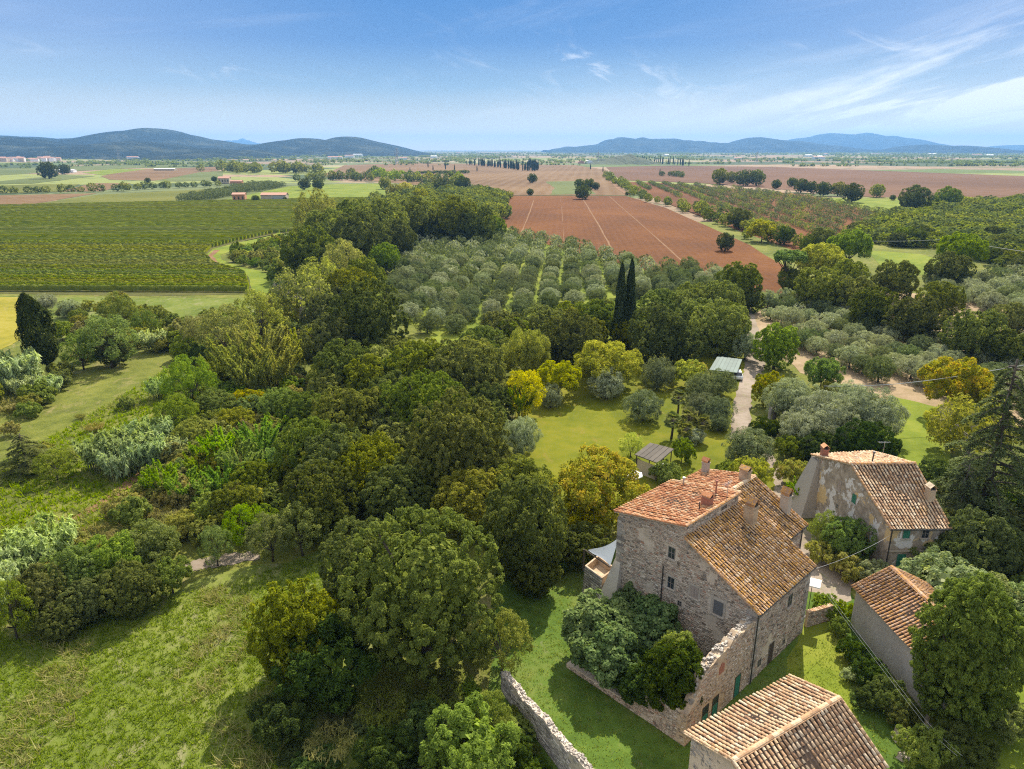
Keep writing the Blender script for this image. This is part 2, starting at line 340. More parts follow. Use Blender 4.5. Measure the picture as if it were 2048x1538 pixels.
# ---- ground materials (world position based)
def dir_rows(t, pos, ang, spacing, sharp=0.5):
    """0..1 ridge profile for rows that run at angle ang (radians from +Y to +X)"""
    sx = t.n('ShaderNodeSeparateXYZ'); t.link(pos, sx.inputs[0])
    d = t.math('SUBTRACT', t.math('MULTIPLY', sx.outputs[0], cos(ang)), t.math('MULTIPLY', sx.outputs[1], sin(ang)))
    return t.math('MULTIPLY_ADD', t.math('SINE', t.math('MULTIPLY', d, 2*pi/spacing)), 0.5, 0.5)
def ground_mat(name, stops, s1=0.05, s2=0.6, s3=6.0, straw=None, straw_amt=0.3, bumpd=0.25, rows=None, rowcol=None, rowamt=0.3, arcs=None):
    t = NT(name); pos = t.pos()
    a = t.noise(pos, s1, 6, 0.6, 0.5); b = t.noise(pos, s2, 6, 0.65); c = t.noise(pos, s3, 4, 0.7)
    f = t.math('ADD', t.math('MULTIPLY', a, 0.5), t.math('ADD', t.math('MULTIPLY', b, 0.3), t.math('MULTIPLY', c, 0.2)))
    f = t.step(f, 0.34, 0.66); col = t.ramp(f, stops)
    if straw:
        col = t.mix(t.math('MULTIPLY', t.step(t.noise(t.scalev(pos, (1, 0.6, 1), 0.6), s2*0.6, 8, 0.75, 0.8), 0.62-straw_amt*0.3, 0.70), 0.85), col, straw)
    if rows:
        rr = dir_rows(t, pos, *rows); wob = t.math('MULTIPLY', rr, t.math('MULTIPLY_ADD', b, 1.2, 0.1))
        col = t.mix(t.math('MULTIPLY', wob, rowamt), col, rowcol)
    if arcs:
        vd = t.n('ShaderNodeVectorMath', operation='DISTANCE'); t.link(t.scalev(pos, (1, .8, 1)), vd.inputs[0]); vd.inputs[1].default_value = arcs[0]
        rr = t.math('MULTIPLY_ADD', t.math('SINE', t.math('MULTIPLY', vd.outputs['Value'], 2*pi/arcs[1])), 0.5, 0.5)
        col = t.mix(t.math('MULTIPLY', t.math('MULTIPLY', rr, t.step(b, .3, .7)), 0.35), col, arcs[2])
    h = t.math('ADD', t.math('MULTIPLY', b, 1.0), t.math('MULTIPLY', c, 0.35))
    return t.pbr(col, 0.97, t.bump(h, 0.7, bumpd), 0.1)

G = {}
G['meadow'] = ground_mat('meadow_grass', [(0, (.068, .092, .014)), (.45, (.112, .142, .020)), (1, (.170, .185, .042))], 0.06, 0.7, 9, (.22, .20, .10), 0.4, 0.2)
G['scrub'] = ground_mat('rough_ground', [(0, (.060, .075, .014)), (.45, (.120, .135, .022)), (1, (.200, .195, .040))], 0.04, 0.5, 4, (.25, .20, .09), 0.35, 0.5)
G['lawn'] = ground_mat('mown_lawn', [(0, (.075, .094, .006)), (.5, (.126, .135, .007)), (1, (.182, .165, .013))], 0.07, 0.45, 9, (.20, .15, .03), 0.25, 0.08, arcs=((13.5, 83, 0), 1.5, (.13, .13, .012)))
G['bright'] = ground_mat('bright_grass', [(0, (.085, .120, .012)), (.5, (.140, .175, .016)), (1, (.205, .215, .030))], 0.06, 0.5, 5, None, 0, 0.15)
G['shade'] = ground_mat('yard_grass', [(0, (.045, .080, .012)), (.5, (.080, .130, .018)), (1, (.150, .170, .040))], 0.1, 0.8, 8, (.17, .15, .09), 0.1, 0.1)  # darker grass, the shade beside the houses mixed into its colour
G['yellowgrass'] = ground_mat('dry_yellow_grass', [(0, (.150, .145, .016)), (.5, (.235, .200, .022)), (1, (.290, .240, .045))], 0.05, 0.4, 4, (.32, .24, .10), 0.2, 0.2)
G['soil'] = ground_mat('ploughed_soil', [(0, (.080, .031, .009)), (.5, (.118, .043, .010)), (1, (.165, .064, .015))], 0.012, 0.25, 1.6, None, 0, 0.5, (radians(3.9), 3.2), (.155, .068, .02), 0.28)
G['soilfar'] = ground_mat('tan_ploughed_soil', [(0, (.105, .058, .024)), (.5, (.148, .085, .035)), (1, (.195, .118, .056))], 0.006, 0.06, 0.6, None, 0, 0.3, (radians(6), 14.0), (.22, .15, .085), 0.4)
G['soildark'] = ground_mat('brown_ploughed_soil', [(0, (.085, .040, .017)), (.5, (.115, .056, .024)), (1, (.15, .078, .038))], 0.004, 0.05, 0.5, None, 0, 0.3, (radians(60), 16.0), (.16, .095, .06), 0.35)
G['sand'] = ground_mat('dry_grove_soil', [(0, (.15, .13, .045)), (.4, (.26, .185, .105)), (1, (.36, .265, .165))], 0.05, 0.3, 3, (.16, .18, .04), 0.3, 0.15)
G['gravel'] = ground_mat('gravel', [(0, (.17, .13, .09)), (.5, (.25, .20, .15)), (1, (.32, .26, .205))], 0.12, 1.5, 12, (.17, .17, .07), 0.35, 0.06)
G['vineground'] = ground_mat('vineyard_ground', [(0, (.045, .050, .012)), (.5, (.080, .080, .020)), (1, (.120, .110, .035))], 0.02, 0.3, 2, None, 0, 0.2)
G['track'] = ground_mat('pale_track', [(0, (.15, .08, .038)), (.5, (.19, .105, .052)), (1, (.23, .14, .08))], 0.1, 0.8, 4, None, 0, 0.1)
G['strip1'] = ground_mat('pale_green_crop', [(0, (.075, .09, .022)), (.5, (.105, .12, .032)), (1, (.145, .15, .05))], 0.006, 0.08, 0.6, None, 0, 0.2, (radians(70), 12), (.10, .13, .05), 0.5)
G['strip2'] = ground_mat('yellow_vines', [(0, (.085, .09, .012)), (.5, (.125, .125, .018)), (1, (.175, .155, .025))], 0.01, 0.2, 1.2, None, 0, 0.2, (radians(-52), 5), (.07, .09, .02), 0.55)
def plain_mat():
    """the far plain: a patchwork of fields, each cell its own crop, with darker hedge lines"""
    t = NT('far_plain'); pos = t.pos(); v = t.scalev(pos, (1/420, 1/300, 1), 0.35)
    vo = t.n('ShaderNodeTexVoronoi', feature='F1', distance='MANHATTAN'); vo.inputs['Scale'].default_value = 1.0; t.link(v, vo.inputs['Vector'])
    r = t.n('ShaderNodeSeparateColor'); t.link(vo.outputs['Color'], r.inputs[0])
    col = t.ramp(r.outputs[0], [(0, (.055, .078, .030)), (.22, (.10, .135, .035)), (.36, (.20, .22, .060)), (.5, (.28, .19, .12)), (.66, (.24, .165, .105)), (.8, (.13, .15, .06)), (.95, (.30, .25, .14))], 'CONSTANT')
    n = t.noise(pos, 0.02, 6, 0.7); n2 = t.noise(pos, 0.15, 5, 0.7)
    col = t.mix(t.step(n, 0.52, 0.66), col, (.045, .06, .026))
    col = t.mix(t.math('MULTIPLY', t.step(n2, 0.45, 0.75), 0.5), col, (.15, .15, .055))
    return t.pbr(col, 0.97, None, 0.1)
G['plain'] = plain_mat()
def hill_mat(name, c0, c1, c2):
    t = NT(name); pos = t.pos(); n = t.noise(pos, 0.004, 8, 0.7); n2 = t.noise(pos, 0.03, 5, 0.7)
    f = t.math('ADD', t.math('MULTIPLY', n, 0.6), t.math('MULTIPLY', n2, 0.4))
    return t.pbr(t.ramp(f, [(0.35, c0), (0.5, c1), (0.62, c2)]), 0.97, t.bump(n2, 1.0, 12), 0.05)
G['hill'] = hill_mat('wooded_hill', (.004, .010, .010), (.010, .019, .015), (.060, .066, .042))

# ------------------------------------------------------------ ground, fields, roads (the setting)
def plane_grid(name, x0, x1, y0, y1, z, mat):
    return ob(name, mesh(name, [(x0, y0, z), (x1, y0, z), (x1, y1, z), (x0, y1, z)], [(0, 1, 2, 3)], mat))
tag(plane_grid('ground', -21000, 21000, -400, 21000, -0.35, G['plain']), kind='structure')
def field(name, pix, z, mat, sub=4, jit=0.0, world=False):
    pts = [p if world else P(*p) for p in pix]; out = []
    n = len(pts)
    for i in range(n):
        a, b = np.array(pts[i]), np.array(pts[(i+1) % n]); L = np.linalg.norm(b-a)
        for k in range(sub):
            q = a+(b-a)*k/sub
            if k and jit: q = q+RNG.normal(0, min(jit, L*0.03), 2)
            out.append((q[0], q[1], z))
    me = mesh(name, out, [tuple(range(len(out)))], mat)
    return tag(ob(name, me), kind='structure')
# rough ground of the whole near side
field('rough_ground', [(-75, 18), (-190, 110), (-330, 330), (-60, 330), (-5, 420), (120, 420), (220, 640), (420, 640), (260, 300), (120, 120), (75, 18)], -0.06, G['scrub'], world=True)
field('meadow', [(-700, 1240), (-200, 1290), (60, 1275), (300, 1200), (420, 1150), (700, 1090), (780, 1180), (760, 1400), (640, 1700), (-700, 1700)], -0.03, G['meadow'], 6, 0.4)
field('yellow_meadow', [(-300, 592), (62, 594), (60, 640), (40, 680), (0, 700), (-300, 740)], -0.02, G['yellowgrass'], 6, 0.8)
field('rough_meadow', [(-10, 592), (300, 596), (560, 594), (600, 620), (400, 660), (60, 640)], -0.025, G['meadow'], 6, 0.8)
field('lawn', [(1020, 860), (1060, 780), (1200, 700), (1330, 660), (1500, 640), (1500, 760), (1470, 860), (1465, 900), (1560, 960), (1560, 1010), (1350, 1000), (1200, 1060), (1080, 980)], 0.0, G['lawn'], 5, 0.3)
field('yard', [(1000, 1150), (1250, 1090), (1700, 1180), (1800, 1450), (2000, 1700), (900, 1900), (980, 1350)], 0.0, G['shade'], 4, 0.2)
field('slope_meadow', [(-200, 820), (0, 830), (130, 790), (250, 735), (360, 700), (420, 680), (400, 760), (330, 800), (300, 840), (200, 860), (120, 880), (0, 900), (-200, 930)], -0.02, G['scrub'], 5, 0.5)
field('painted_lit_verge', [(1600, 1250), (1690, 1215), (1700, 1400), (1760, 1560), (1640, 1500), (1560, 1400)], 0.006, G['bright'], 4, 0.2)  # sunlit patch beside the farmhouse, painted in with brighter grass
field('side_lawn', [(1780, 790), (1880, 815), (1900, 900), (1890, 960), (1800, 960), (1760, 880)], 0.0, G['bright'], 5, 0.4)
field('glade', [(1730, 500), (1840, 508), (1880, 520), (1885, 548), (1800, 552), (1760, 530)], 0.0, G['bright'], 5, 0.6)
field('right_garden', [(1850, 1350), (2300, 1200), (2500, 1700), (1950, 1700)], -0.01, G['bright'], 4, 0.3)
field('grove_soil', [(1470, 600), (1530, 585), (1640, 575), (2048, 600), (2600, 640), (2500, 900), (2048, 860), (1880, 815), (1780, 800), (1690, 770), (1600, 745), (1530, 690), (1480, 650)], -0.02, G['sand'], 4, 0.6)
field('orchard_ground', [(745, 600), (790, 520), (850, 462), (1040, 466), (1120, 480), (1300, 530), (1500, 560), (1600, 585), (1480, 640), (1200, 690), (900, 700)], -0.01, G['bright'], 4, 0.8)
field('ploughed_field', [(1022, 391.5), (1250, 391.5), (1330, 415), (1500, 490), (1590, 545), (1600, 590), (1400, 575), (1290, 540), (1060, 480), (1030, 462), (985, 440), (1010, 412)], 0.0, G['soil'], 5, 0.5)
field('tan_field', [(690, 330), (830, 326), (1010, 328), (1150, 330), (1215, 340), (1245, 375), (1256, 390), (1022, 390.5), (985, 378), (860, 372), (640, 352)], -0.08, G['soilfar'], 3)
field('green_patch', [(1092, 363), (1150, 362), (1192, 388), (1100, 389.5), (1110, 376)], -0.03, G['strip1'], 4, 2)
field('brown_field', [(1212, 334), (1340, 331), (1560, 334), (2048, 352), (2900, 370), (2900, 420), (2048, 402), (1800, 398), (1720, 392), (1560, 378), (1400, 366), (1240, 360)], -0.08, G['soildark'], 3)
field('row_ground', [(1232, 362), (1330, 366), (1480, 378), (1600, 388), (1790, 425), (1740, 460), (1690, 480), (1600, 505), (1480, 462), (1330, 405)], -0.03, G['soil'], 3)
field('grass_strip', [(1650, 395), (1800, 400), (1830, 412), (1760, 425), (1660, 402)], 0.0, G['bright'], 3)
field('vineyard_ground', [(-500, 420), (0, 412), (330, 405), (640, 398), (790, 396), (830, 402), (760, 440), (640, 460), (540, 470), (470, 486), (425, 497), (412, 510), (430, 530), (470, 541), (494, 549), (503, 575), (500, 588), (300, 592), (0, 587), (-500, 575)], -0.01, G['vineground'], 4)
field('grass_path', [(560, 462), (545, 470), (470, 487), (425, 498), (412, 511), (430, 531), (470, 542), (494, 550), (503, 575), (500, 590), (545, 592), (540, 560), (530, 545), (480, 533), (445, 520), (440, 510), (480, 495), (560, 478)], 0.0, G['bright'], 4, 0.3)
field('worn_track', [(428, 500), (416, 511), (434, 530), (468, 540), (474, 537), (441, 527), (425, 512), (440, 500)], 0.02, G['track'], 3, 0.2)
for k, (nm, mt, pg) in enumerate([
        ('brown_strip', 'soilfar', [(-400, 392), (0, 390), (195, 386), (103, 401), (27, 414), (-400, 424)]),
        ('vine_strip', 'strip2', [(40, 413), (62, 408), (195, 389), (428, 377), (342, 404)]),
        ('olive_strip', 'strip1', [(338, 404.5), (513, 373), (760, 366), (790, 396), (640, 398)]),
        ('bright_strip', 'bright', [(434, 402), (575, 373), (620, 369), (760, 367), (775, 385), (792, 396), (640, 398)]),
        ('tan_strip', 'soilfar', [(116, 383), (185, 366), (262, 366), (205, 382)]),
        ('crop_strip', 'strip2', [(-300, 380), (85, 368), (160, 368), (116, 383), (0, 386), (-300, 389)]),
        ('far_tan_strip', 'soilfar', [(202, 352), (263, 339), (445, 333), (441, 340), (308, 361), (219, 359)]),
        ('far_bright_strip', 'bright', [(164, 345), (222, 338), (294, 338), (205, 350)]),
        ('pale_strip', 'strip1', [(310, 362), (400, 344), (446, 343), (445, 361)]),
        ('pale_far_strip', 'strip1', [(-300, 366), (0, 362), (120, 350), (190, 352), (70, 366), (-300, 378)]),
        ('wide_far_field', 'strip1', [(-300, 340), (0, 337), (270, 328), (440, 326), (430, 331), (250, 337), (0, 350), (-300, 355)])]):
    field(nm, pg, -0.20+0.012*k, G[mt], 2)
# gravel drive and yard between the houses
def ribbon(name, pix, widths, z, mat, n=10, jit=0.12):
    c = [np.array(P(*p)) for p in pix]; pts = []; ws = []
    for i in range(len(c)-1):
        for k in range(n):
            f = k/n; p0 = c[max(i-1, 0)]; p1 = c[i]; p2 = c[i+1]; p3 = c[min(i+2, len(c)-1)]
            pts.append(0.5*((2*p1)+(-p0+p2)*f+(2*p0-5*p1+4*p2-p3)*f*f+(-p0+3*p1-3*p2+p3)*f**3)); ws.append(widths[i]*(1-f)+widths[i+1]*f)
    pts.append(c[-1]); ws.append(widths[-1]); V = []; F = []
    for i, p in enumerate(pts):
        d = pts[min(i+1, len(pts)-1)]-pts[max(i-1, 0)]; d /= np.linalg.norm(d)+1e-9; nn = np.array([d[1], -d[0]])
        for s_ in (-1, 1):
            q = p+nn*s_*(ws[i]/2+RNG.normal(0, jit)); V.append((q[0], q[1], z))
        if i: F.append((2*i-2, 2*i-1, 2*i+1, 2*i))
    return tag(ob(name, mesh(name, V, F, mat)), kind='structure')
ribbon('drive', [(1482, 880), (1483, 840), (1488, 790), (1505, 745), (1512, 715), (1507, 680), (1497, 640), (1488, 605), (1500, 590)], [3.0, 2.9, 2.6, 3.0, 4.5, 3.5, 3.5, 3.0, 3.0], 0.014, G['gravel'])
ribbon('footpath', [(1482, 870), (1530, 905), (1548, 930), (1557, 960), (1562, 1000)], [2.6, 1.2, 1.2, 1.1, 1.3], 0.018, G['gravel'])
field('gravel_yard', [(1560, 985), (1600, 1040), (1640, 1090), (1690, 1120), (1712, 1170), (1690, 1215), (1650, 1190), (1600, 1180), (1540, 1100)], 0.012, G['gravel'], 5, 0.35)
ribbon('dirt_path', [(355, 1142), (400, 1128), (450, 1120), (520, 1108)], [1.6, 2.2, 2.2, 1.8], -0.01, G['gravel'])
ribbon('dirt_trench', [(60, 1080), (130, 1048), (200, 1008), (250, 972), (290, 940)], [0.8, 1.1, 1.5, 1.6, 1.2], 0.01, G['track'])
for a_, b_, w_ in (((1068, 400), (1042, 466), 0.6), ((1163, 393), (1225, 500), 0.8), ((1219, 393), (1375, 532), 0.6), ((1121, 394), (1128, 485), 0.25)):
    ribbon('tractor_track', [a_, ((a_[0]+b_[0])/2+1, (a_[1]+b_[1])/2), b_], [w_]*3, 0.02, G['track'], 8, 0.1)
ribbon('farm_road', [(1205, 345), (1232, 372), (1258, 390)], [6, 5, 5], 0.05, G['track'], 4, 0.3)

# ------------------------------------------------------------ hills
def hill(name, D, prof, depth, mat, label_z=0, rough=0.06, front=0.6, seed=0):
    """a range as a height field; prof = skyline of the range in photograph pixels, D = metres to its crest"""
    rg = np.random.default_rng(seed); xs = []; zs = []
    for px, py in prof:
        el = (298-py)/FPX/(1+((298-769)/FPX)**2)**0.5*1.0; a = (px-1024)/(FPX/CP)
        xs.append(a*D); zs.append(CAM_H+el*D*1.0)
    X = np.linspace(xs[0], xs[-1], 220); Zp = np.interp(X, xs, zs)
    tt = np.linspace(0, 1, 220)
    k = np.hanning(7); k /= k.sum(); Zp = np.convolve(np.pad(Zp, 3, mode='edge'), k, 'valid')
    for q_ in range(14): Zp = Zp+D*.00062*np.sin(tt*(18+q_*13)+rg.uniform(0, 6.3))/(1+q_*.25)
    ny = 46; Y = np.linspace(-1, 1, ny)
    ph = rg.uniform(0, 6.28, 24); fr = rg.uniform(3, 34, 24)
    V = np.zeros((ny, len(X), 3))
    for j, yy in enumerate(Y):
        sh = (1-abs(yy)**1.5) if yy < 0 else (1-yy**2)
        spur = sum(np.sin(X/(xs[-1]-xs[0])*fr[i]*6.28+ph[i]+yy*2*np.cos(ph[i]))/fr[i]**0.7 for i in range(24))
        z = Zp*sh*(1+rough*3.2*spur*abs(yy)*(1-abs(yy))*2)
        V[j, :, 0] = X; V[j, :, 1] = D+yy*depth*(1+0.12*spur*abs(yy)); V[j, :, 2] = np.where(abs(yy) > 0.999, -0.5, z-0.5)
    n, m_ = ny, len(X); idx = np.arange(n*m_).reshape(n, m_)
    F = np.stack([idx[:-1, :-1], idx[:-1, 1:], idx[1:, 1:], idx[1:, :-1]], -1).reshape(-1, 4)
    return tag(ob(name, mesh(name, V.reshape(-1, 3), F, mat, None, True)), kind='structure')
hill('hills', 3900, [(-500, 290), (-200, 280), (0, 276), (40, 279), (100, 287), (160, 292), (200, 293), (262, 284), (310, 288), (370, 294), (430, 297), (500, 302), (560, 309), (620, 318)], 900, G['hill'], seed=1)
hill('hills', 5600, [(-700, 270), (-200, 276), (0, 273), (60, 276), (110, 279), (160, 276), (215, 274), (250, 266), (300, 258), (335, 264), (400, 279), (460, 288), (540, 291), (600, 277), (640, 278), (680, 275), (718, 273), (750, 283), (790, 295), (830, 304), (900, 312)], 1300, G['hill'], seed=2)
hill('hills', 9800, [(1090, 301), (1120, 297), (1165, 292), (1200, 286), (1245, 275), (1270, 276), (1300, 277), (1345, 281), (1400, 284), (1450, 287), (1500, 277), (1545, 278), (1600, 286), (1680, 295), (1760, 302)], 1500, G['hill'], seed=3)
hill('hills', 14000, [(1540, 292), (1600, 278), (1650, 270), (1690, 272), (1725, 268), (1760, 271), (1785, 271), (1820, 283), (1880, 291), (1960, 297), (2020, 292), (2150, 290), (2400, 296)], 1800, G['hill'], seed=4)
hill('hills', 8200, [(1740, 306), (1800, 300), (1850, 293), (1890, 290), (1930, 292), (1970, 299), (2030, 305), (2200, 297), (2400, 290), (2700, 300)], 1100, G['hill'], seed=5)
hill('hills', 19000, [(420, 292), (450, 285), (480, 280), (500, 284), (540, 292)], 900, G['hill'], seed=6)
hill('knoll', 2250, [(1120, 331), (1170, 325), (1220, 314), (1262, 310), (1300, 320), (1340, 330), (1380, 334)], 220, hill_mat('olive_knoll', (.05, .062, .036), (.09, .10, .058), (.13, .13, .07)), seed=7)

# ------------------------------------------------------------ plants: leaf clouds grown round lobes and clumps
def unit(a): return a/(np.linalg.norm(a, axis=-1, keepdims=True)+1e-9)
def fib(n, rg, jit=0.25):
    i = np.arange(n)+0.5; ph = np.arccos(1-2*i/n); th = pi*(1+5**0.5)*i
    v = np.stack([np.cos(th)*np.sin(ph), np.sin(th)*np.sin(ph), np.cos(ph)], -1); return unit(v+rg.normal(0, jit/ max(n,1)**0.25, v.shape))
def quads(c, nrm, size, rg, aspect=0.6, up=None):
    """one leaf spray per centre: a quad lying across nrm"""
    n = len(c); r = rg.normal(size=(n, 3)) if up is None else np.broadcast_to(up, (n, 3))+rg.normal(0, 0.35, (n, 3))
    a = unit(r-(r*nrm).sum(1, keepdims=True)*nrm); b = np.cross(nrm, a)
    s = (size*rg.uniform(0.45, 1.5, n))[:, None]
    V = np.stack([c-a*s, c-b*s*aspect+nrm*s*0.15, c+a*s, c+b*s*aspect+nrm*s*0.15], 1)
    return V.reshape(-1, 3), np.arange(4*n).reshape(-1, 4)
def lobed(rg, rx, ry, rz, zc, nl, lr, nc, cr, nleaf, leaf, aspect=0.6, cut=-0.55, droop=0.0, spread=0.35, outward=0.9, flat=1.0, core=0.45, up=None, shell=True):
    L0 = fib(nl, rg, 0.28); L0 = L0[L0[:, 2] > cut]; R = np.array([rx, ry, rz]); mr = (rx*ry*rz)**(1/3)
    lrad = lr*mr*rg.uniform(0.62, 1.38, len(L0))
    Lc = L0*(R-lrad[:, None]*0.70)*rg.uniform(0.82, 1.03, (len(L0), 1)); Lc[:, 2] = Lc[:, 2]*flat
    Cc = []; Cr = []; Co = []
    for i, c in enumerate(Lc):
        d = fib(nc, rg, 0.6); d = unit(d+L0[i]*0.35)
        q = c+d*lrad[i]*rg.uniform(0.8, 1.0, (nc, 1)); keep = np.ones(nc, bool)
        for j in range(len(Lc)):
            if j != i: keep &= np.linalg.norm(q-Lc[j], axis=1) > lrad[j]*0.82
        keep &= np.linalg.norm(q/R, axis=1) > core
        q = q[keep]; Cc.append(q); Co.append(d[keep]); Cr.append(cr*mr*rg.uniform(0.65, 1.3, len(q)))
    Cc = np.concatenate(Cc); Co = np.concatenate(Co); Cr = np.concatenate(Cr)
    w = Cr**2; idx = rg.choice(len(Cc), nleaf, p=w/w.sum())
    d = unit(rg.normal(size=(nleaf, 3))+Co[idx]*outward*0.8+np.array([0, 0, 0.35]))
    pos = Cc[idx]+d*Cr[idx][:, None]*(0.55+spread*rg.random((nleaf, 1))+rg.exponential(0.075, (nleaf, 1)))
    pos[:, 2] -= droop*np.linalg.norm(pos[:, :2], axis=1)**2/rx
    nr = unit(d*.9+np.array([0, 0, .45])+rg.normal(0, 0.55, (nleaf, 3)))
    V, F = quads(pos, nr, leaf, rg, aspect, up)
    tn = np.clip(rg.random(nleaf)*0.55+0.45*rg.random(len(Cc))[idx], 0, 1)
    if shell:
        ns = max(6, int(nleaf*.05)); u = unit(rg.normal(size=(ns, 3))); u = u[u[:, 2] > cut-.05]; pp = u*R*rg.uniform(.5, .68, (len(u), 1)); V2, F2 = quads(pp, unit(u+rg.normal(0, .3, u.shape)), leaf*2.4, rg, .8)
        F = np.concatenate([F, F2+len(V)]); V = np.concatenate([V, V2]); tn = np.concatenate([tn, rg.random(len(u))])
    V[:, 2] += zc
    return V, F, tn, Cc+np.array([0, 0, zc])
def trunk_mesh(name, rg, zc, rx, r0, targets, lean=0.0, mat='bark', n=7, split=0.45):
    b = MB(); top = np.array([rg.normal(0, .1)+lean, rg.normal(0, .1), zc*split]);
    b.tube([(0, 0, -0.3), (top[0]*0.3, top[1]*0.3, top[2]*0.5), top], [r0*1.25, r0*0.95, r0*0.8], 8)
    for i in rg.choice(len(targets), min(n, len(targets)), replace=False):
        q = targets[i]; mid = top+(q-top)*0.5+np.array([0, 0, 0.1*zc]); b.tube([top-np.array([0, 0, .1]), mid, q], [r0*0.5, r0*0.32, r0*0.12], 5, cap=False)
    return b.me(name, M[mat], True)
PROTO = {}
def proto(kind, variants, width, zc, low, mat, cat, cname, tname='trunk'):
    PROTO[kind] = dict(v=variants, w=width, zc=zc, low=low, mat=mat, cat=cat, cname=cname)
def tree_proto(kind, nvar, seed, rx, rz, zc, nl, lr, nc, cr, nleaf, leaf, mat, r0=0.25, base=None, lowleaf=400, **kw):
    vs = []; low = []
    split = kw.pop('split', 0.45); nb = kw.pop('nb', 7)
    for i in range(nvar):
        rg = np.random.default_rng(seed+i)
        V, F, tn, C = lobed(rg, rx*rg.uniform(.93, 1.07), rx*rg.uniform(.93, 1.07), rz, zc, nl, lr, nc, cr, nleaf, leaf, **kw)
        crown = mesh(kind+'_crown', V, F, M[mat], tn); tm = trunk_mesh(kind+'_trunk', rg, zc, rx, r0, C, n=nb, split=split)
        vs.append((crown, tm))
        V2, F2, t2, _ = lobed(np.random.default_rng(seed+i), rx, rx, rz, zc, nl, lr, nc, cr, lowleaf, leaf*sqrt(nleaf/lowleaf)*0.72, **dict(kw, shell=False)); low.append((V2, t2))
    proto(kind, vs, 2*rx, zc, low, mat, 'tree', 'crown')
# kinds (metres)
tree_proto('oak', 4, 10, 5.0, 4.3, 4.6, 34, .33, 22, .095, 34000, .115, 'oak', 0.3, cut=-0.93, spread=.25)
tree_proto('giantoak', 2, 20, 6.6, 6.2, 6.2, 46, .31, 34, .056, 130000, .09, 'oak', 0.5, cut=-0.98, spread=.25)
tree_proto('shrub', 3, 30, 2.0, 1.5, 1.35, 12, .38, 12, .15, 4200, .11, 'scrub', 0.07, cut=-0.4, spread=.6, lowleaf=90)
tree_proto('ash', 3, 40, 4.5, 4.6, 5.2, 22, .26, 12, .11, 11000, .13, 'ash', 0.22, cut=-0.7, spread=.75, core=.25, nb=14, shell=False)
tree_proto('olive', 4, 50, 2.9, 2.2, 2.45, 26, .36, 14, .15, 13000, .09, 'olive', 0.22, aspect=.4, cut=-0.85, spread=.45, up=(0, 0, 1), lowleaf=260)
tree_proto('bigolive', 2, 60, 4.4, 3.4, 4.0, 26, .28, 18, .12, 30000, .10, 'olivegrey', 0.3, aspect=.4, cut=-0.85, spread=.5, up=(0, 0, 1))
tree_proto('bush', 2, 70, 3.2, 2.2, 2.2, 18, .34, 18, .12, 15000, .11, 'oleander', 0.12, cut=-0.3, spread=.5, aspect=.4)
tree_proto('figtree', 2, 80, 3.6, 3.3, 3.6, 20, .32, 16, .12, 13000, .16, 'fig', 0.15, aspect=.75, cut=-0.7, spread=.6)
tree_proto('walnut', 2, 90, 5.2, 3.6, 5.0, 24, .30, 16, .11, 20000, .14, 'autumn', 0.25, cut=-0.5, spread=.7)


def columnar(kind, nvar, seed, r, h, nleaf, leaf, mat, fat=0.5, lowleaf=60, base=0.6, lump=0.0):
    vs = []; low = []
    for i in range(nvar):
        rg = np.random.default_rng(seed+i)
        def gen(n, lf):
            z = rg.random(n)**0.9; pr = r*np.clip(np.sin(np.clip(z, 0, 1)**fat*pi)**0.6, .03, 1)*(1-0.15*z); th = rg.random(n)*2*pi
            wob = 1+0.18*np.sin(th*3+z*9+i)+0.12*np.sin(th*5-z*21)
            rr = pr*wob*(0.72+0.3*rg.random(n)) if not lump else pr*(1+lump*np.abs(np.sin(th*7+1.3*np.sin(z*31)))*np.abs(np.sin(z*34+2*np.sin(th*3)))+.06*np.sin(th*2+z*5))*(0.80+0.16*rg.random(n)); pos = np.stack([np.cos(th)*rr, np.sin(th)*rr, base+z*(h-base)], -1)
            nr = unit(np.stack([np.cos(th), np.sin(th), 0*th+.25], -1)+rg.normal(0, .45, (n, 3)))
            V, F = quads(pos, nr, lf, rg, 0.4, (0, 0, 1)); return V, F, rg.random(n)
        V, F, tn = gen(nleaf, leaf); b = MB(); b.tube([(0, 0, -0.2), (0, 0, h*0.8)], [r*0.22, r*0.05], 7)
        vs.append((mesh(kind+'_crown', V, F, M[mat], tn), b.me(kind+'_trunk', M['bark'], True)))
        V, F, tn = gen(lowleaf, leaf*sqrt(nleaf/lowleaf)*.75); low.append((V, tn))
    proto(kind, vs, 2*r, h/2, low, mat, 'tree', 'crown')
columnar('cypress', 2, 100, 0.95, 12.5, 7000, .17, 'cypress', .62)
tree_proto('juniper', 1, 95, 3.4, 6.0, 6.3, 240, .115, 14, .038, 95000, .11, 'juniper', 0.3, cut=-0.97, aspect=.25, up=(0, 0, 1), spread=.5)
tree_proto('ivymass', 1, 97, 2.6, 3.1, 3.2, 60, .2, 20, .08, 26000, .085, 'ivy', 0.1, cut=-0.35, aspect=.8, spread=.6)
columnar('leftcypress', 1, 105, 1.9, 9.5, 9000, .18, 'cypress', .9, base=1.7)
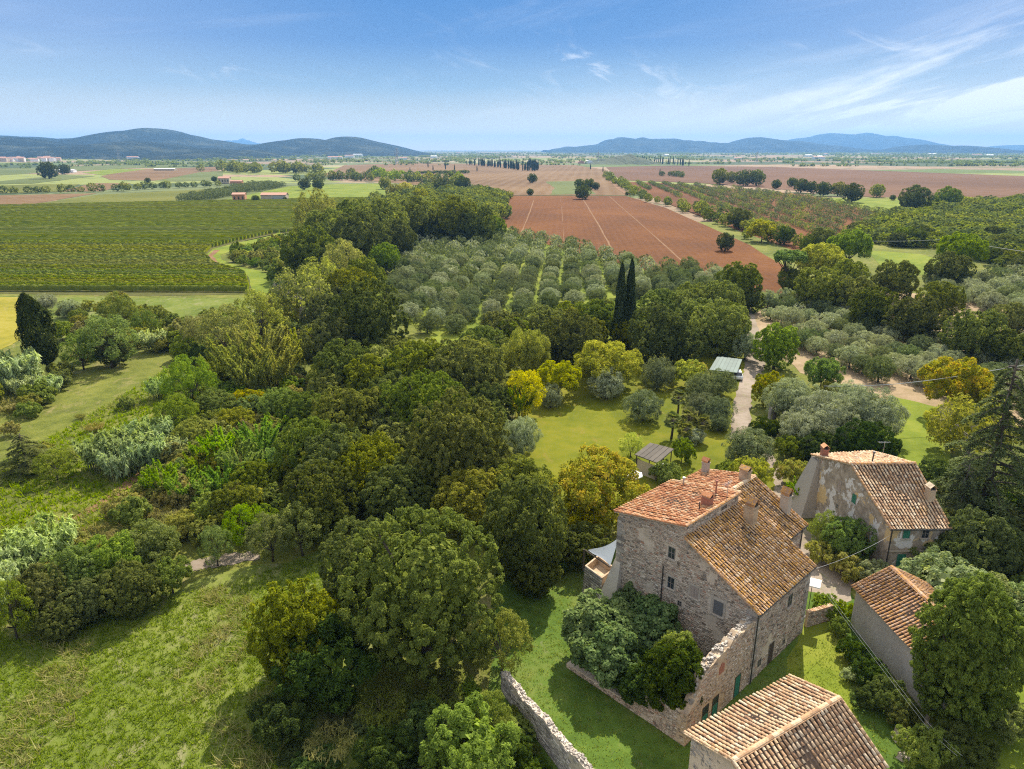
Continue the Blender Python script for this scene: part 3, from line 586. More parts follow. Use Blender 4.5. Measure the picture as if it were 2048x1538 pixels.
def culms(kind, nvar, seed, r, h, nculm, per, leaf, mat, arch=0.5, stemmat='straw', nodroop=False, aspect=.22, lowleaf=40):
    """bamboo or cane: many arching stems, each with drooping leaves on its upper part"""
    vs = []; low = []
    for i in range(nvar):
        rg = np.random.default_rng(seed+i); th = rg.random(nculm)*2*pi; rr = r*0.62*np.sqrt(rg.random(nculm)); b0 = np.stack([np.cos(th)*rr, np.sin(th)*rr, 0*rr], -1)
        d = unit(np.stack([np.cos(th), np.sin(th), 0*th], -1)+rg.normal(0, .5, (nculm, 3))*[1, 1, 0]); hh = h*rg.uniform(.7, 1.05, nculm)
        def at(f, k): return b0[k]+d[k]*(arch*r*f[:, None]**2.2)+np.stack([0*f, 0*f, hh[k]*(f-0.12*arch*f**3)], -1)
        def gen(n, lf):
            k = rg.integers(0, nculm, n); f = 0.3+0.7*np.sqrt(rg.random(n)); c = at(f, k)+rg.normal(0, .13*r*0.5, (n, 3))*(1.1-f)[:, None]
            nr = unit(rg.normal(0, .6, (n, 3))+d[k]*.6+[0, 0, .7]); V, F = quads(c, nr, lf, rg, aspect, (0, 0, 1.3)); return V, F, np.clip(rg.random(n)*.5+rg.random(nculm)[k]*.5, 0, 1)
        V, F, tn = gen(nculm*per, leaf); b = MB()
        for k in range(min(nculm, 26)):
            f = np.linspace(0, .95, 5); b.tube(at(f, np.full(5, k)), [.035, .032, .028, .02, .01], 4, rg.random(), False)
        vs.append((mesh(kind+'_leaves', V, F, M[mat], tn), b.me(kind+'_stems', M[stemmat])))
        V, F, tn = gen(lowleaf, leaf*3); low.append((V, tn))
    proto(kind, vs, 2*r, h*0.55, low, mat, 'bamboo', 'leaves')
culms('bamboo', 3, 110, 2.2, 6.5, 40, 110, .24, 'bamboo', .8)
culms('greenbamboo', 2, 114, 1.9, 4.2, 36, 90, .22, 'bamboogreen', .6)
culms('reed', 3, 118, 2.0, 2.8, 110, 30, .26, 'reed', .35)
culms('drygrass', 2, 122, 1.3, 1.3, 120, 12, .22, 'scrubdry', .8, aspect=.1)
def special(kind, crown, tm, w, zc, mat, cat='tree', low=None, cname='crown'):
    proto(kind, [(crown, tm)], w, zc, low or [(np.zeros((0, 3)), [])], mat, cat, cname)
def stone_pine():
    rg = np.random.default_rng(130); V, F, tn, C = lobed(rg, 3.7, 3.4, 1.25, 7.6, 26, .30, 14, .16, 9000, .15, cut=-0.15, flat=.8)
    b = MB(); b.tube([(0, 0, -.2), (.15, 0, 2.5), (0, .1, 4.6)], [.30, .24, .2], 8)
    for i in rg.choice(len(C), 16, replace=False): q = C[i]; b.tube([(0, .1, 4.2), ((q[0])*.5, q[1]*.5, 5.6), q], [.11, .08, .03], 5, cap=False)
    special('stonepine', mesh('stone_pine_crown', V, F, M['pine'], tn), b.me('stone_pine_trunk', M['bark'], True), 7.4, 7.4, 'pine')
stone_pine()
def cedar():
    rg = np.random.default_rng(131); b = MB(); h = 13.0; b.tube([(0, 0, -.2), (0, 0, h)], [.38, .06], 8); P_ = []; N_ = []; K = []
    for i in range(64):
        z = 1.6+(i/64)**0.95*(h-2); a = i*2.4+rg.normal(0, .3); Lb = (1-((z-1)/h)**1.15)*5.3*rg.uniform(.7, 1.1)+.4
        dr = np.array([cos(a), sin(a), 0]); f = np.linspace(0, 1, 5); pts = [dr*Lb*k+np.array([0, 0, z+.5*k-1.5*k*k]) for k in f]; b.tube(pts, [.09, .07, .05, .03, .015], 4, cap=False)
        n = int(330*Lb/3); k = np.sqrt(rg.random(n))*.95+.05; side = np.array([-sin(a), cos(a), 0]); wd = rg.normal(0, .42, n)*k*(1.25-k)*1.3
        P_.append(dr*Lb*k[:, None]+side*wd[:, None]*Lb*.45+np.stack([0*k, 0*k, z+.5*k-1.5*k*k-rg.exponential(.14, n)], -1)); N_.append(unit(rg.normal(0, .35, (n, 3))+[0, 0, 1])); K.append(np.full(n, rg.random()))
    pos = np.concatenate(P_); V, F = quads(pos, np.concatenate(N_), .16, rg, .3, None); special('cedar', mesh('cedar_crown', V, F, M['cedar'], np.concatenate(K)*.5+.5*rg.random(len(pos))), b.me('cedar_trunk', M['bark'], True), 10.5, 5.0, 'cedar')
cedar()
def palm():
    rg = np.random.default_rng(132); b = MB(); b.tube([(0, 0, -.1), (.1, 0, 1.4), (0, 0, 2.9)], [.2, .17, .2], 8); V = []; F = []; T = []
    for i in range(52):
        a = i*2.4; el = rg.uniform(-.9, 1.2); d = np.array([cos(a)*cos(el), sin(a)*cos(el), sin(el)]); c = np.array([0, 0, 2.95])+d*rg.uniform(.75, 1.0); s = np.array([-sin(a), cos(a), 0]); up = np.cross(d, s)
        tn = rg.random(); b.tube([(0, 0, 2.9), c], .015, 3, cap=False)
        for k in range(11):
            q = (k-5)/5*1.35; e = d*cos(q)+s*sin(q); w_ = (s*cos(q)-d*sin(q))*.095; tip = c+e*.62-np.array([0, 0, .12*abs(q)]); n = len(V)
            V += [c-w_*.3, c+w_*.3, tip*.6+c*.4+w_, tip, tip*.6+c*.4-w_]; F.append((n, n+1, n+2, n+3, n+4)); T.append(min(1, tn*.7+.3*rg.random()))
    special('palm', mesh('palm_fronds', V, F, M['palm'], T), b.me('palm_trunk', M['bark'], True), 3.3, 2.6, 'palm', cname='fronds')
palm()
def deadtree():
    rg = np.random.default_rng(133); b = MB()
    b.tube([(0, 0, -.2), (.2, 0, 3), (.1, .2, 5)], [.3, .22, .15], 7)
    def br(p, d, L, r, lv):
        q = p+d*L; b.tube([p, p+d*L*.5+rg.normal(0, .08*L, 3), q], [r, r*.75, r*.5], 4, cap=False)
        if lv:
            for _ in range(3): br(q, unit(d+rg.normal(0, .5, 3)+[0, 0, .1]), L*.62, r*.5, lv-1)
    for i in range(7):
        a = i*.95; br(np.array([.1, .1, 2.8+i*.33]), unit(np.array([cos(a), sin(a), .7])), 2.0, .09, 3)
    V, F, tn, C = lobed(rg, 3.8, 3.8, 3.6, 5.3, 20, .2, 7, .13, 2600, .17, cut=-.5, spread=.9, core=.3)
    special('baretree', mesh('bare_tree_crown', V, F, M['ash'], tn), b.me('bare_tree_trunk', M['palebark'], True), 7.6, 5.0, 'ash')
deadtree()

PUBLIC = dict(oak='oak_tree', giantoak='oak_tree', shrub='shrub', ash='ash_tree', olive='olive_tree', bigolive='olive_tree', bush='oleander_bush', figtree='fig_tree', walnut='walnut_tree', juniper='juniper_tree', ivymass='ivy_mass',
              cypress='cypress_tree', leftcypress='cypress_tree', bamboo='bamboo_clump', greenbamboo='bamboo_clump', reed='reed_clump', drygrass='dry_grass_clump', stonepine='stone_pine_tree', cedar='cedar_tree', palm='palm_tree', baretree='ash_tree')
CATS = dict(oak='tree', giantoak='tree', shrub='shrub', ash='tree', olive='olive tree', bigolive='olive tree', bush='bush', figtree='fig tree', walnut='tree', juniper='juniper', ivymass='ivy', cypress='cypress', leftcypress='cypress', bamboo='bamboo', greenbamboo='bamboo', reed='reeds', drygrass='dry grass', stonepine='pine', cedar='cedar', palm='palm', baretree='tree')
TREES = []
def solve(kind, px, py, wpx):
    """place and scale of a plant whose leaf mass is centred on a pixel and wpx wide there"""
    pr = PROTO[kind]; s = 1.0
    for _ in range(12):
        hc = min(pr['zc']*s, 25); v = (py-769)/FPX; t = (hc-CAM_H)/(-SP-v*CP); s = wpx*t/FPX/pr['w']
    x, y = P(px, py, pr['zc']*s); return x, y, s
def T(kind, px, py, wpx, label, mat=None, zs=1.0, group=None, rz=None, var=None):
    pr = PROTO[kind]
    x, y, s = solve(kind, px, py, wpx)
    if zs != 1.0:
        x, y = P(px, py, pr['zc']*s*zs)
    TREES.append(dict(kind=kind, x=x, y=y, s=s, zs=zs, label=label, mat=mat, group=group, rz=rz, var=var))
def inside(p, poly):
    x, y = p; c = False; n = len(poly)
    for i in range(n):
        x0, y0 = poly[i]; x1, y1 = poly[(i+1) % n]
        if (y0 > y) != (y1 > y) and x < (x1-x0)*(y-y0)/(y1-y0)+x0: c = not c
    return c
def fill(kinds, pix, spacing, size, label, group, seed, z=0.0, jit=1.0, avoid=None, zs=(.85, 1.15)):
    """scatter plants over a patch of ground given by its outline in the photograph; spacing and size (width) in metres"""
    rg = np.random.default_rng(seed); poly = [P(a, b, z) for a, b in pix]; X = [p[0] for p in poly]; Y = [p[1] for p in poly]
    y = min(Y); row = 0; vy = 0
    while y < max(Y):
        x = min(X)+(row % 2)*spacing*.5
        while x < max(X):
            q = (x+rg.uniform(-.45, .45)*spacing*jit, y+rg.uniform(-.4, .4)*spacing*jit)
            if inside(q, poly) and (avoid is None or not any(inside(q, [P(*a) for a in av]) for av in avoid)):
                k = kinds[rg.integers(len(kinds))]; mat = None
                if isinstance(k, tuple): k, mat = k
                w = rg.uniform(*size)
                TREES.append(dict(kind=k, x=q[0], y=q[1], s=w/PROTO[k]['w'], zs=rg.uniform(*zs), label=label, mat=mat, group=group, rz=None, var=None))
            x += spacing
        y += spacing*.87; row += 1
def rows(kind, pix, ang, across, along, size, label, group, seed, off=0.0, skip=0.05, mats=(None,), jit=.35, keep=None):
    rg = np.random.default_rng(seed); poly = [P(a, b) for a, b in pix]; d = np.array([sin(ang), cos(ang)]); n = np.array([cos(ang), -sin(ang)])
    A = [np.dot(p, d) for p in poly]; B = [np.dot(p, n) for p in poly]; b = math.floor(min(B)/across)*across+off
    while b < max(B):
        a = min(A)
        while a < max(A):
            q = d*(a+rg.normal(0, jit))+n*(b+rg.normal(0, jit))
            if inside(q, poly) and rg.random() > skip and (keep is None or keep(q)):
                w = rg.uniform(*size); TREES.append(dict(kind=kind, x=q[0], y=q[1], s=w/PROTO[kind]['w'], zs=rg.uniform(.85, 1.15), label=label, mat=mats[rg.integers(len(mats))], group=group, rz=None, var=None, rc=round(float(b), 1)))
            a += along
        b += across
exec_rest = True
# ---- named trees, near to far (pixel of the leaf mass in the photograph, its width there)
T('giantoak', 850, 1178, 312, 'huge round evergreen oak with cauliflower crown in the centre foreground', zs=1.1, var=0)
T('giantoak', 722, 1125, 165, 'dark oak half hidden behind the left flank of the huge round oak', 'oakdark', zs=1.1, var=1)
T('oak', 588, 1262, 168, 'tall lumpy oak standing alone on the meadow edge, left of the huge round oak', zs=1.35, var=1)
T('oak', 640, 1225, 70, 'small yellowing treetop at the right side of the meadow-edge oak', 'yellow', zs=1.3, var=2)
T('oak', 1050, 1060, 165, 'dark upright oak right of the huge round oak and left of the white awning', 'oakdark', zs=1.45, var=2)
T('oak', 1068, 1130, 110, 'dark oak against the slope between the huge oak and the stone terrace', 'oakdark', zs=1.2)
T('ash', 1003, 1285, 105, 'small loose tree at the far end of the free-standing stone wall', 'oak', zs=1.2)
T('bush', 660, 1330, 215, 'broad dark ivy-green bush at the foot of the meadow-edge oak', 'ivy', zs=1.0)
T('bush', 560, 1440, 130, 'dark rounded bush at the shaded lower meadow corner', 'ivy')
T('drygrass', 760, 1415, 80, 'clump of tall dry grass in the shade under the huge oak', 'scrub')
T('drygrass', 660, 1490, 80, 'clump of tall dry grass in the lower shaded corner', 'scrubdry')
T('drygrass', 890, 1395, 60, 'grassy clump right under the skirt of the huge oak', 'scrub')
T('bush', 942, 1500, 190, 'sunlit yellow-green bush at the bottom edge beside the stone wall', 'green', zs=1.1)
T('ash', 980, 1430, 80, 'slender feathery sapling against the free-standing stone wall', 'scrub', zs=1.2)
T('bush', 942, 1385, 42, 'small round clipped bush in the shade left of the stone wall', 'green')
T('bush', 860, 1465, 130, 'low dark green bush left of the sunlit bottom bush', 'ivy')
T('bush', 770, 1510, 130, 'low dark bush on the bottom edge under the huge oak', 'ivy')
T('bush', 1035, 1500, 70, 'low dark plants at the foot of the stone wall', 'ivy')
# ruin
T('figtree', 1203, 1262, 165, 'silvery leaved fig tree filling the left half of the roofless enclosure', 'fig', zs=.8, var=0)
T('figtree', 1300, 1250, 125, 'fig tree growing against the big gable wall inside the enclosure', 'fig', zs=.9, var=1)
T('figtree', 1215, 1310, 130, 'lower fig tree spilling over the enclosure edge onto the yard', 'fig', zs=1.0, var=1)
T('figtree', 1262, 1205, 70, 'topmost fig branches below the pipe of the gable wall', 'fig', zs=1.2)
def at_ruin(lx, ly, w, zs, label, mat, kind='bush'):
    a = radians(43.8); TREES.append(dict(kind=kind, x=18.59+lx*cos(a)-ly*sin(a), y=45.74+lx*sin(a)+ly*cos(a), s=w/PROTO[kind]['w'], zs=zs, label=label, mat=mat, group=None, rz=.3, var=0))
at_ruin(-7.1, 2.3, 4.7, 1.1, 'thick dark ivy mantle on the corner of the ruined wall', 'ivy', 'ivymass')
at_ruin(-7.8, 4.6, 3.6, .8, 'dark ivy hanging over the near wall of the enclosure beside the mantle', 'ivy', 'ivymass')
at_ruin(-6.6, 6.2, 3.4, .75, 'low dark ivy between the fig trees and the mantle', 'ivy', 'ivymass')
at_ruin(-5.6, 3.2, 3.6, 1.35, 'yellow-tipped climber heaped on top of the ivy', 'scrub', 'ivymass')
# near the houses
T('juniper', 1932, 1305, 182, 'big dense egg-shaped juniper in front of the pale rendered house', zs=1.05)
T('bush', 1890, 1182, 190, 'pale domed oleander behind the pale rendered house, nearest its roof', zs=.95, var=0)
T('bush', 1965, 1205, 150, 'pale domed oleander right of the largest one', zs=1.0, var=1)
T('bush', 2030, 1225, 130, 'grey-green bush at the right edge behind the juniper', 'oleander', zs=1.1)
T('bush', 1750, 1150, 75, 'small pale oleander between patchy house and pale rendered house', zs=1.0)
T('oak', 1700, 1080, 95, 'dark green tree standing against the flaking gable wall', 'green', zs=1.1)
T('ash', 1655, 1060, 60, 'thin leafy tree left of the dark tree by the flaking gable', 'scrub', zs=1.2)
T('shrub', 1640, 1105, 60, 'brownish shrub at the edge of the gravel yard', 'scrubdry')
T('shrub', 1690, 1135, 70, 'low brown shrub below the dark tree by the gravel yard', 'scrubdry')
T('cedar', 1985, 935, 250, 'blue-green cedar with drooping layered boughs at the right edge', zs=1.15)
T('cedar', 1920, 1020, 150, 'smaller dark cedar boughs right of the patchy house', 'cedar', zs=.9)
T('oak', 1960, 1090, 150, 'dark bushy tree in the gap right of the patchy house', 'oakdark', zs=1.1)
T('shrub', 1880, 1130, 110, 'dark shrub at the right wall of the patchy house', 'scrub')
T('oak', 1900, 1060, 90, 'shaded tree close behind the patchy house corner', 'oakdark')
T('walnut', 1200, 975, 190, 'orange and green autumn walnut tree left of the red roofed farmhouse', zs=1.0, var=0)
T('walnut', 1175, 1030, 120, 'lower left part of autumn foliage beside the farmhouse wall', 'yellow', zs=.9, var=1)
T('oak', 1165, 1090, 110, 'dark shaded tree behind the white awning', 'oakdark', zs=.9)
T('bush', 1500, 948, 85, 'yellow-green laurel bush behind the chimneys of the farmhouse', 'yellow')
T('bush', 1460, 945, 60, 'light green bush behind the red roof', 'green')
T('bush', 1585, 945, 70, 'brownish green bush between the footpath and the patchy house', 'autumn')
T('greenbamboo', 1600, 985, 50, 'bright feathery green plant at the buttress of the patchy house')
T('bush', 1660, 980, 50, 'low bush at the base of the flaking gable wall', 'scrub')
T('shrub', 1650, 1210, 55, 'fig-like plant beside the white parasol', 'green')
T('shrub', 1690, 1222, 45, 'leafy plant left of the pale rendered wall', 'green')
for i, (a, b, w_, mt, lb) in enumerate([(1680, 1255, 45, 'scrub', 'green shrub below the cable at the end of the pale wall'), (1705, 1300, 60, 'ivy', 'dark shrub along the pale rendered wall, upper end'), (1740, 1345, 75, 'ivy', 'dark shrub at the foot of the pale rendered wall, middle'), (1775, 1395, 85, 'oakdark', 'dark evergreen bush left of the leaning post'), (1735, 1400, 60, 'ivy', 'dark low bush between the two lower roofs'), (1805, 1430, 70, 'oakdark', 'dark bush beside the leaning post'), (1850, 1500, 110, 'scrub', 'low green bush at the bottom below the juniper'), (1930, 1500, 120, 'oakdark', 'low dark bush right of the bottom green bush'), (2010, 1440, 110, 'scrub', 'green bush at the right edge below the juniper'), (1700, 1350, 36, 'reed', 'tuft of pale ornamental grass by the pale wall')]):
    T('bush', a, b, w_, lb, mt)
# lawn garden
T('olive', 1287, 812, 76, 'dome shaped olive tree alone in the middle of the lawn', zs=.95)
T('olive', 1214, 768, 66, 'round grey olive tree at the upper left of the lawn', 'olivegrey', zs=1.1)
T('olive', 1316, 747, 66, 'round green olive tree at the top of the lawn', zs=1.15)
T('bush', 1378, 750, 76, 'yellow topped bush next to the green carport roof', 'yellow')
T('bush', 1395, 738, 40, 'golden yellow climber beside the green carport roof', 'gold')
T('olive', 1405, 775, 66, 'olive tree just below the yellow topped bush', zs=1.0)
T('olive', 1436, 766, 66, 'olive tree left of the drive below the carport', zs=1.0)
T('olive', 1400, 810, 60, 'olive tree in the middle of the garden clump', zs=1.0)
T('olive', 1436, 822, 62, 'olive tree on the drive side of the garden clump', zs=1.1)
T('olive', 1437, 845, 48, 'small olive bush at the lower end of the garden clump', zs=.9)
T('palm', 1357, 800, 38, 'single upright fan palm above the palm thicket', zs=1.2)
for a, b, w_, lb in [(1345, 845, 44, 'fan palm at the left of the palm thicket'), (1378, 838, 48, 'fan palm in the middle of the palm thicket'), (1405, 850, 42, 'fan palm at the right of the palm thicket'), (1370, 862, 40, 'low fan palm at the front of the palm thicket')]: T('palm', a, b, w_, lb)
T('olive', 1385, 872, 48, 'small grey olive bush in front of the palm thicket', 'olivegrey', zs=.8)
T('olive', 1498, 893, 96, 'wide low olive tree covering the end of the drive', zs=.9)
T('shrub', 1365, 905, 50, 'leafy green shrub right of the wooden shelter', 'green', zs=1.3)
T('shrub', 1330, 945, 60, 'low flowering bed in front of the wooden shelter', 'scrub')
T('ash', 1262, 890, 46, 'bare twiggy sapling left of the wooden shelter', 'yellow', zs=1.0)
T('bigolive', 1043, 870, 76, 'tall grey olive at the left edge of the lawn', zs=1.2, var=0)
T('olive', 1102, 792, 44, 'slim grey olive at the upper left edge of the lawn', 'olivegrey', zs=1.3)
T('ash', 1050, 785, 78, 'golden green bamboo-like tree at the left edge of the lawn', 'gold', zs=1.2)
T('greenbamboo', 1038, 800, 60, 'green bamboo beside the golden bamboo', zs=1.2)
T('walnut', 1118, 757, 92, 'yellow-green tree at the top left corner of the lawn', 'yellow', zs=1.0, var=1)
T('walnut', 1215, 725, 135, 'wide golden green tree in front of the twin cypresses', 'yellow', zs=.85, var=0)
T('walnut', 1180, 715, 70, 'olive green tree left of the wide golden one', 'oakwarm')
T('cypress', 1241, 612, 26, 'left one of the twin tall cypresses', zs=1.0)
T('cypress', 1260, 606, 25, 'right one of the twin tall cypresses', zs=1.05)
T('oak', 1552, 692, 86, 'round bright green tree standing between drive and olive grove', 'green', zs=1.15, var=0)
T('oak', 1540, 778, 70, 'brownish green tree on the right side of the drive', 'autumn', zs=1.1, var=1)
T('bush', 1645, 748, 80, 'bright green domed bush in the olive grove', 'green', zs=1.1)
T('bush', 1662, 775, 40, 'small yellow-green bush below the bright dome', 'yellow')
T('bigolive', 1585, 800, 110, 'big grey olive right of the drive, leftmost of the group', var=0)
T('bigolive', 1650, 835, 120, 'big grey olive in the middle of the group behind the patchy house', var=1)
T('bigolive', 1610, 860, 100, 'big grey olive at the front of the group behind the patchy house', var=0)
T('bigolive', 1745, 828, 120, 'big grey olive at the right of the group behind the patchy house', var=1)
T('bigolive', 1700, 800, 90, 'big grey olive at the back of the group behind the patchy house', var=0)
T('oak', 1735, 890, 110, 'dark green tree below the big grey olives', 'ivy')
T('oak', 1640, 893, 90, 'dark bushy tree left of the television aerial', 'ivy', zs=.8)
T('bush', 1530, 862, 70, 'dark green bush right of the drive end', 'ivy')
T('bush', 1585, 895, 70, 'green bush below the big grey olives', 'scrub')
T('walnut', 1915, 768, 130, 'tall yellow-orange tree above the side lawn', 'autumn', zs=1.05, var=1)
T('walnut', 1915, 850, 110, 'yellow-green loose tree beside the side lawn', 'yellow', zs=1.05, var=0)
T('baretree', 1945, 870, 150, 'half bare tree with pale twisted branches by the side lawn', 'ash', zs=1.1)
T('walnut', 1960, 800, 90, 'pale yellow-green tree behind the half bare one', 'ash')
T('oak', 1870, 950, 70, 'dark shrubby tree between side lawn and cedar', 'scrub')
# wood in the middle, rows from near to far
OAKL = 'evergreen oak in the dense wood left of the lawn'
WOOD = 'oaks of the dense wood left of the lawn'
for a, b, w_, mt, z_, lb in [
    (915, 900, 195, None, 1.2, 'large oak at the right front of the wood, next to the tall grey olive'), (675, 925, 135, 'oakdark', 1.2, 'large dark oak at the left front of the wood'), (745, 945, 135, None, 1.2, 'olive green oak beside the dark one at the wood front'),
    (815, 965, 120, 'oakdark', 1.1, 'dark oak filling the front notch of the wood'), (640, 1000, 150, 'oakdark', 1.1, 'dark oak at the lower left corner of the wood, above the dirt path'), (945, 960, 120, 'oakdark', 1.0, 'shaded oak below the right front one'),
    (620, 900, 130, None, 1.15, 'oak at the left flank of the wood beside the bamboo'), (735, 835, 115, 'oakwarm', 1.15, 'bronze oak in the second row of the wood, left centre'), (800, 825, 125, 'oak', 1.15, 'oak in the second row of the wood, centre'), (860, 820, 150, None, 1.1, 'oak in the second row, right of centre'), (690, 840, 140, None, 1.1, 'oak in the second row, left of centre'),
    (935, 745, 145, 'oakwarm', 1.1, 'bronze tinted oak at the top right of the wood'), (970, 810, 90, 'oakdark', 1.1, 'dark oak below the bronze tinted one'), (840, 745, 130, None, 1.1, 'oak in the third row left of the bronze tinted one'), (735, 760, 105, 'oak', 1.1, 'pale green oak crown in the third row'), (800, 752, 105, None, 1.1, 'round oak right of the pale crown in the third row'), (690, 740, 120, None, 1.1, 'oak at the left of the third row'),
    (735, 650, 150, 'oakdark', 1.2, 'tall dark oak at the edge of the olive orchard'), (660, 690, 110, 'oakdark', 1.2, 'dark oak shading the bamboo'), (800, 715, 95, None, 1.0, 'oak at the lower left corner of the olive orchard'), (650, 640, 90, 'oakdark', 1.2, 'narrow dark oak left of the tall dark one'),
    (1005, 665, 95, None, 1.0, 'oak in the belt below the orchard, leftmost'), (965, 690, 90, 'oak', 1.0, 'oak in the belt below the orchard, lower left'), (1085, 650, 95, None, 1.0, 'oak in the belt below the orchard, second from left'), (1145, 638, 80, 'oakwarm', 1.0, 'warm toned oak in the belt below the orchard'),
    (1140, 680, 110, 'oakdark', 1.1, 'dark tree above the yellow-green garden tree'), (1095, 660, 90, None, 1.0, 'oak in the middle of the belt below the orchard'), (1190, 640, 90, None, 1.0, 'oak just left of the twin cypresses'), (1200, 625, 70, None, .9, 'low oak behind the twin cypresses'),
    (1318, 668, 125, 'oakdark', 1.1, 'large dark oak right of the twin cypresses'), (1325, 610, 85, None, .9, 'oak behind the large dark one right of the cypresses'), (1385, 598, 75, None, 1.0, 'round oak in the belt right of the cypresses'), (1400, 640, 95, 'oak', 1.0, 'oak behind the green carport, left'), (1437, 655, 110, 'oakwarm', 1.1, 'bronze green oak behind the green carport'), (1440, 600, 90, None, 1.0, 'oak above the bronze green one'), (1475, 570, 90, None, 1.1, 'tall oak at the right end of the belt'), (1500, 600, 55, 'oakdark', 1.0, 'small dark oak where the drive leaves the wood'), (1370, 690, 80, 'oakdark', 1.0, 'dark oak at the back of the lawn')]:
    T('giantoak' if w_ >= 150 else 'oak', a, b, w_, lb, mt, z_)
T('bigolive', 1052, 705, 92, 'greyish round olive in the oak belt above the lawn', 'ash', zs=1.2)
T('bigolive', 1492, 690, 60, 'grey olive at the right corner of the green carport', zs=1.1)
for a, b, w_, mt, k, lb in [
    (600, 595, 110, 'ash', 'baretree', 'tree with bare pale branches and ivy trunk, right of the grass path'), (700, 575, 95, 'oakwarm', 'walnut', 'bronze tree left of the orchard'), (690, 530, 80, 'ash', 'ash', 'pale tree left of the orchard corner'), (640, 560, 80, 'ash', 'baretree', 'pale branched tree in the thicket'), (730, 555, 80, 'oak', 'oak', 'round oak at the orchard corner'),
    (520, 640, 100, 'ash', 'ash', 'feathery pale tree above the bamboo'), (455, 668, 100, 'ash', 'ash', 'wide feathery tree left of the bamboo'), (400, 668, 70, 'scrubdry', 'ash', 'brownish feathery tree at the rough meadow edge'), (565, 622, 75, 'ash', 'ash', 'feathery tree right of the grass path end'), 
    (585, 520, 50, 'ash', 'ash', 'slender pale tree in the grass strip'), (615, 505, 100, 'oak', 'oak', 'dark oak at the bend of the grass path'), (660, 470, 100, None, 'oak', 'oak over the vineyard edge, first'), (632, 432, 80, 'ash', 'ash', 'pale round tree rising over the vineyard edge'), (720, 480, 110, 'oakdark', 'oak', 'dark broad oak left of the orchard top'), (710, 445, 90, None, 'oak', 'oak over the vineyard edge, second'), (765, 450, 100, None, 'oak', 'oak over the vineyard edge, third'), (790, 480, 80, 'oakdark', 'oak', 'dark oak at the orchard top left'), (830, 440, 90, None, 'oak', 'lumpy oak right of the third'), (870, 455, 60, 'oakdark', 'oak', 'shaded oak above the orchard'),
    (905, 440, 90, None, 'oak', 'oak above the orchard centre'), (955, 450, 75, 'oakdark', 'oak', 'dark oak beside the ploughed field'), (990, 455, 45, None, 'oak', 'small oak at the ploughed field corner'), (770, 515, 60, 'green', 'oak', 'fresh green tree at the left of the orchard'), (650, 520, 70, 'oakdark', 'oak', 'dark tree in the thicket centre')]:
    T(k, a, b, w_, lb, mt, 1.1)
fill(['oak', ('oak', 'oakdark'), 'oak', ('oak', 'oakwarm')], [(640, 460), (700, 420), (800, 400), (860, 385), (960, 392), (1010, 398), (1010, 440), (985, 462), (880, 470), (780, 500), (740, 560), (700, 640), (640, 640), (600, 540), (590, 490)], 9.0, (7, 10), 'oak between vineyard and ploughed field', 'oaks between vineyard and ploughed field', 201)
fill(['oak', ('oak', 'oakdark'), 'oak', ('oak', 'ash')], [(690, 780), (800, 745), (990, 730), (1010, 780), (1000, 900), (1060, 1000), (1040, 1090), (800, 1050), (690, 1080), (560, 1050), (600, 880), (640, 800)], 7.5, (6, 9), OAKL, WOOD, 202)
fill(['oak', ('oak', 'oakwarm'), ('oak', 'oakdark')], [(940, 735), (1010, 700), (1160, 670), (1290, 650), (1490, 640), (1470, 690), (1290, 710), (1100, 745), (1000, 755)], 7.5, (6, 8), 'oak in the tree belt between orchard and lawn', 'oaks between orchard and lawn', 203)
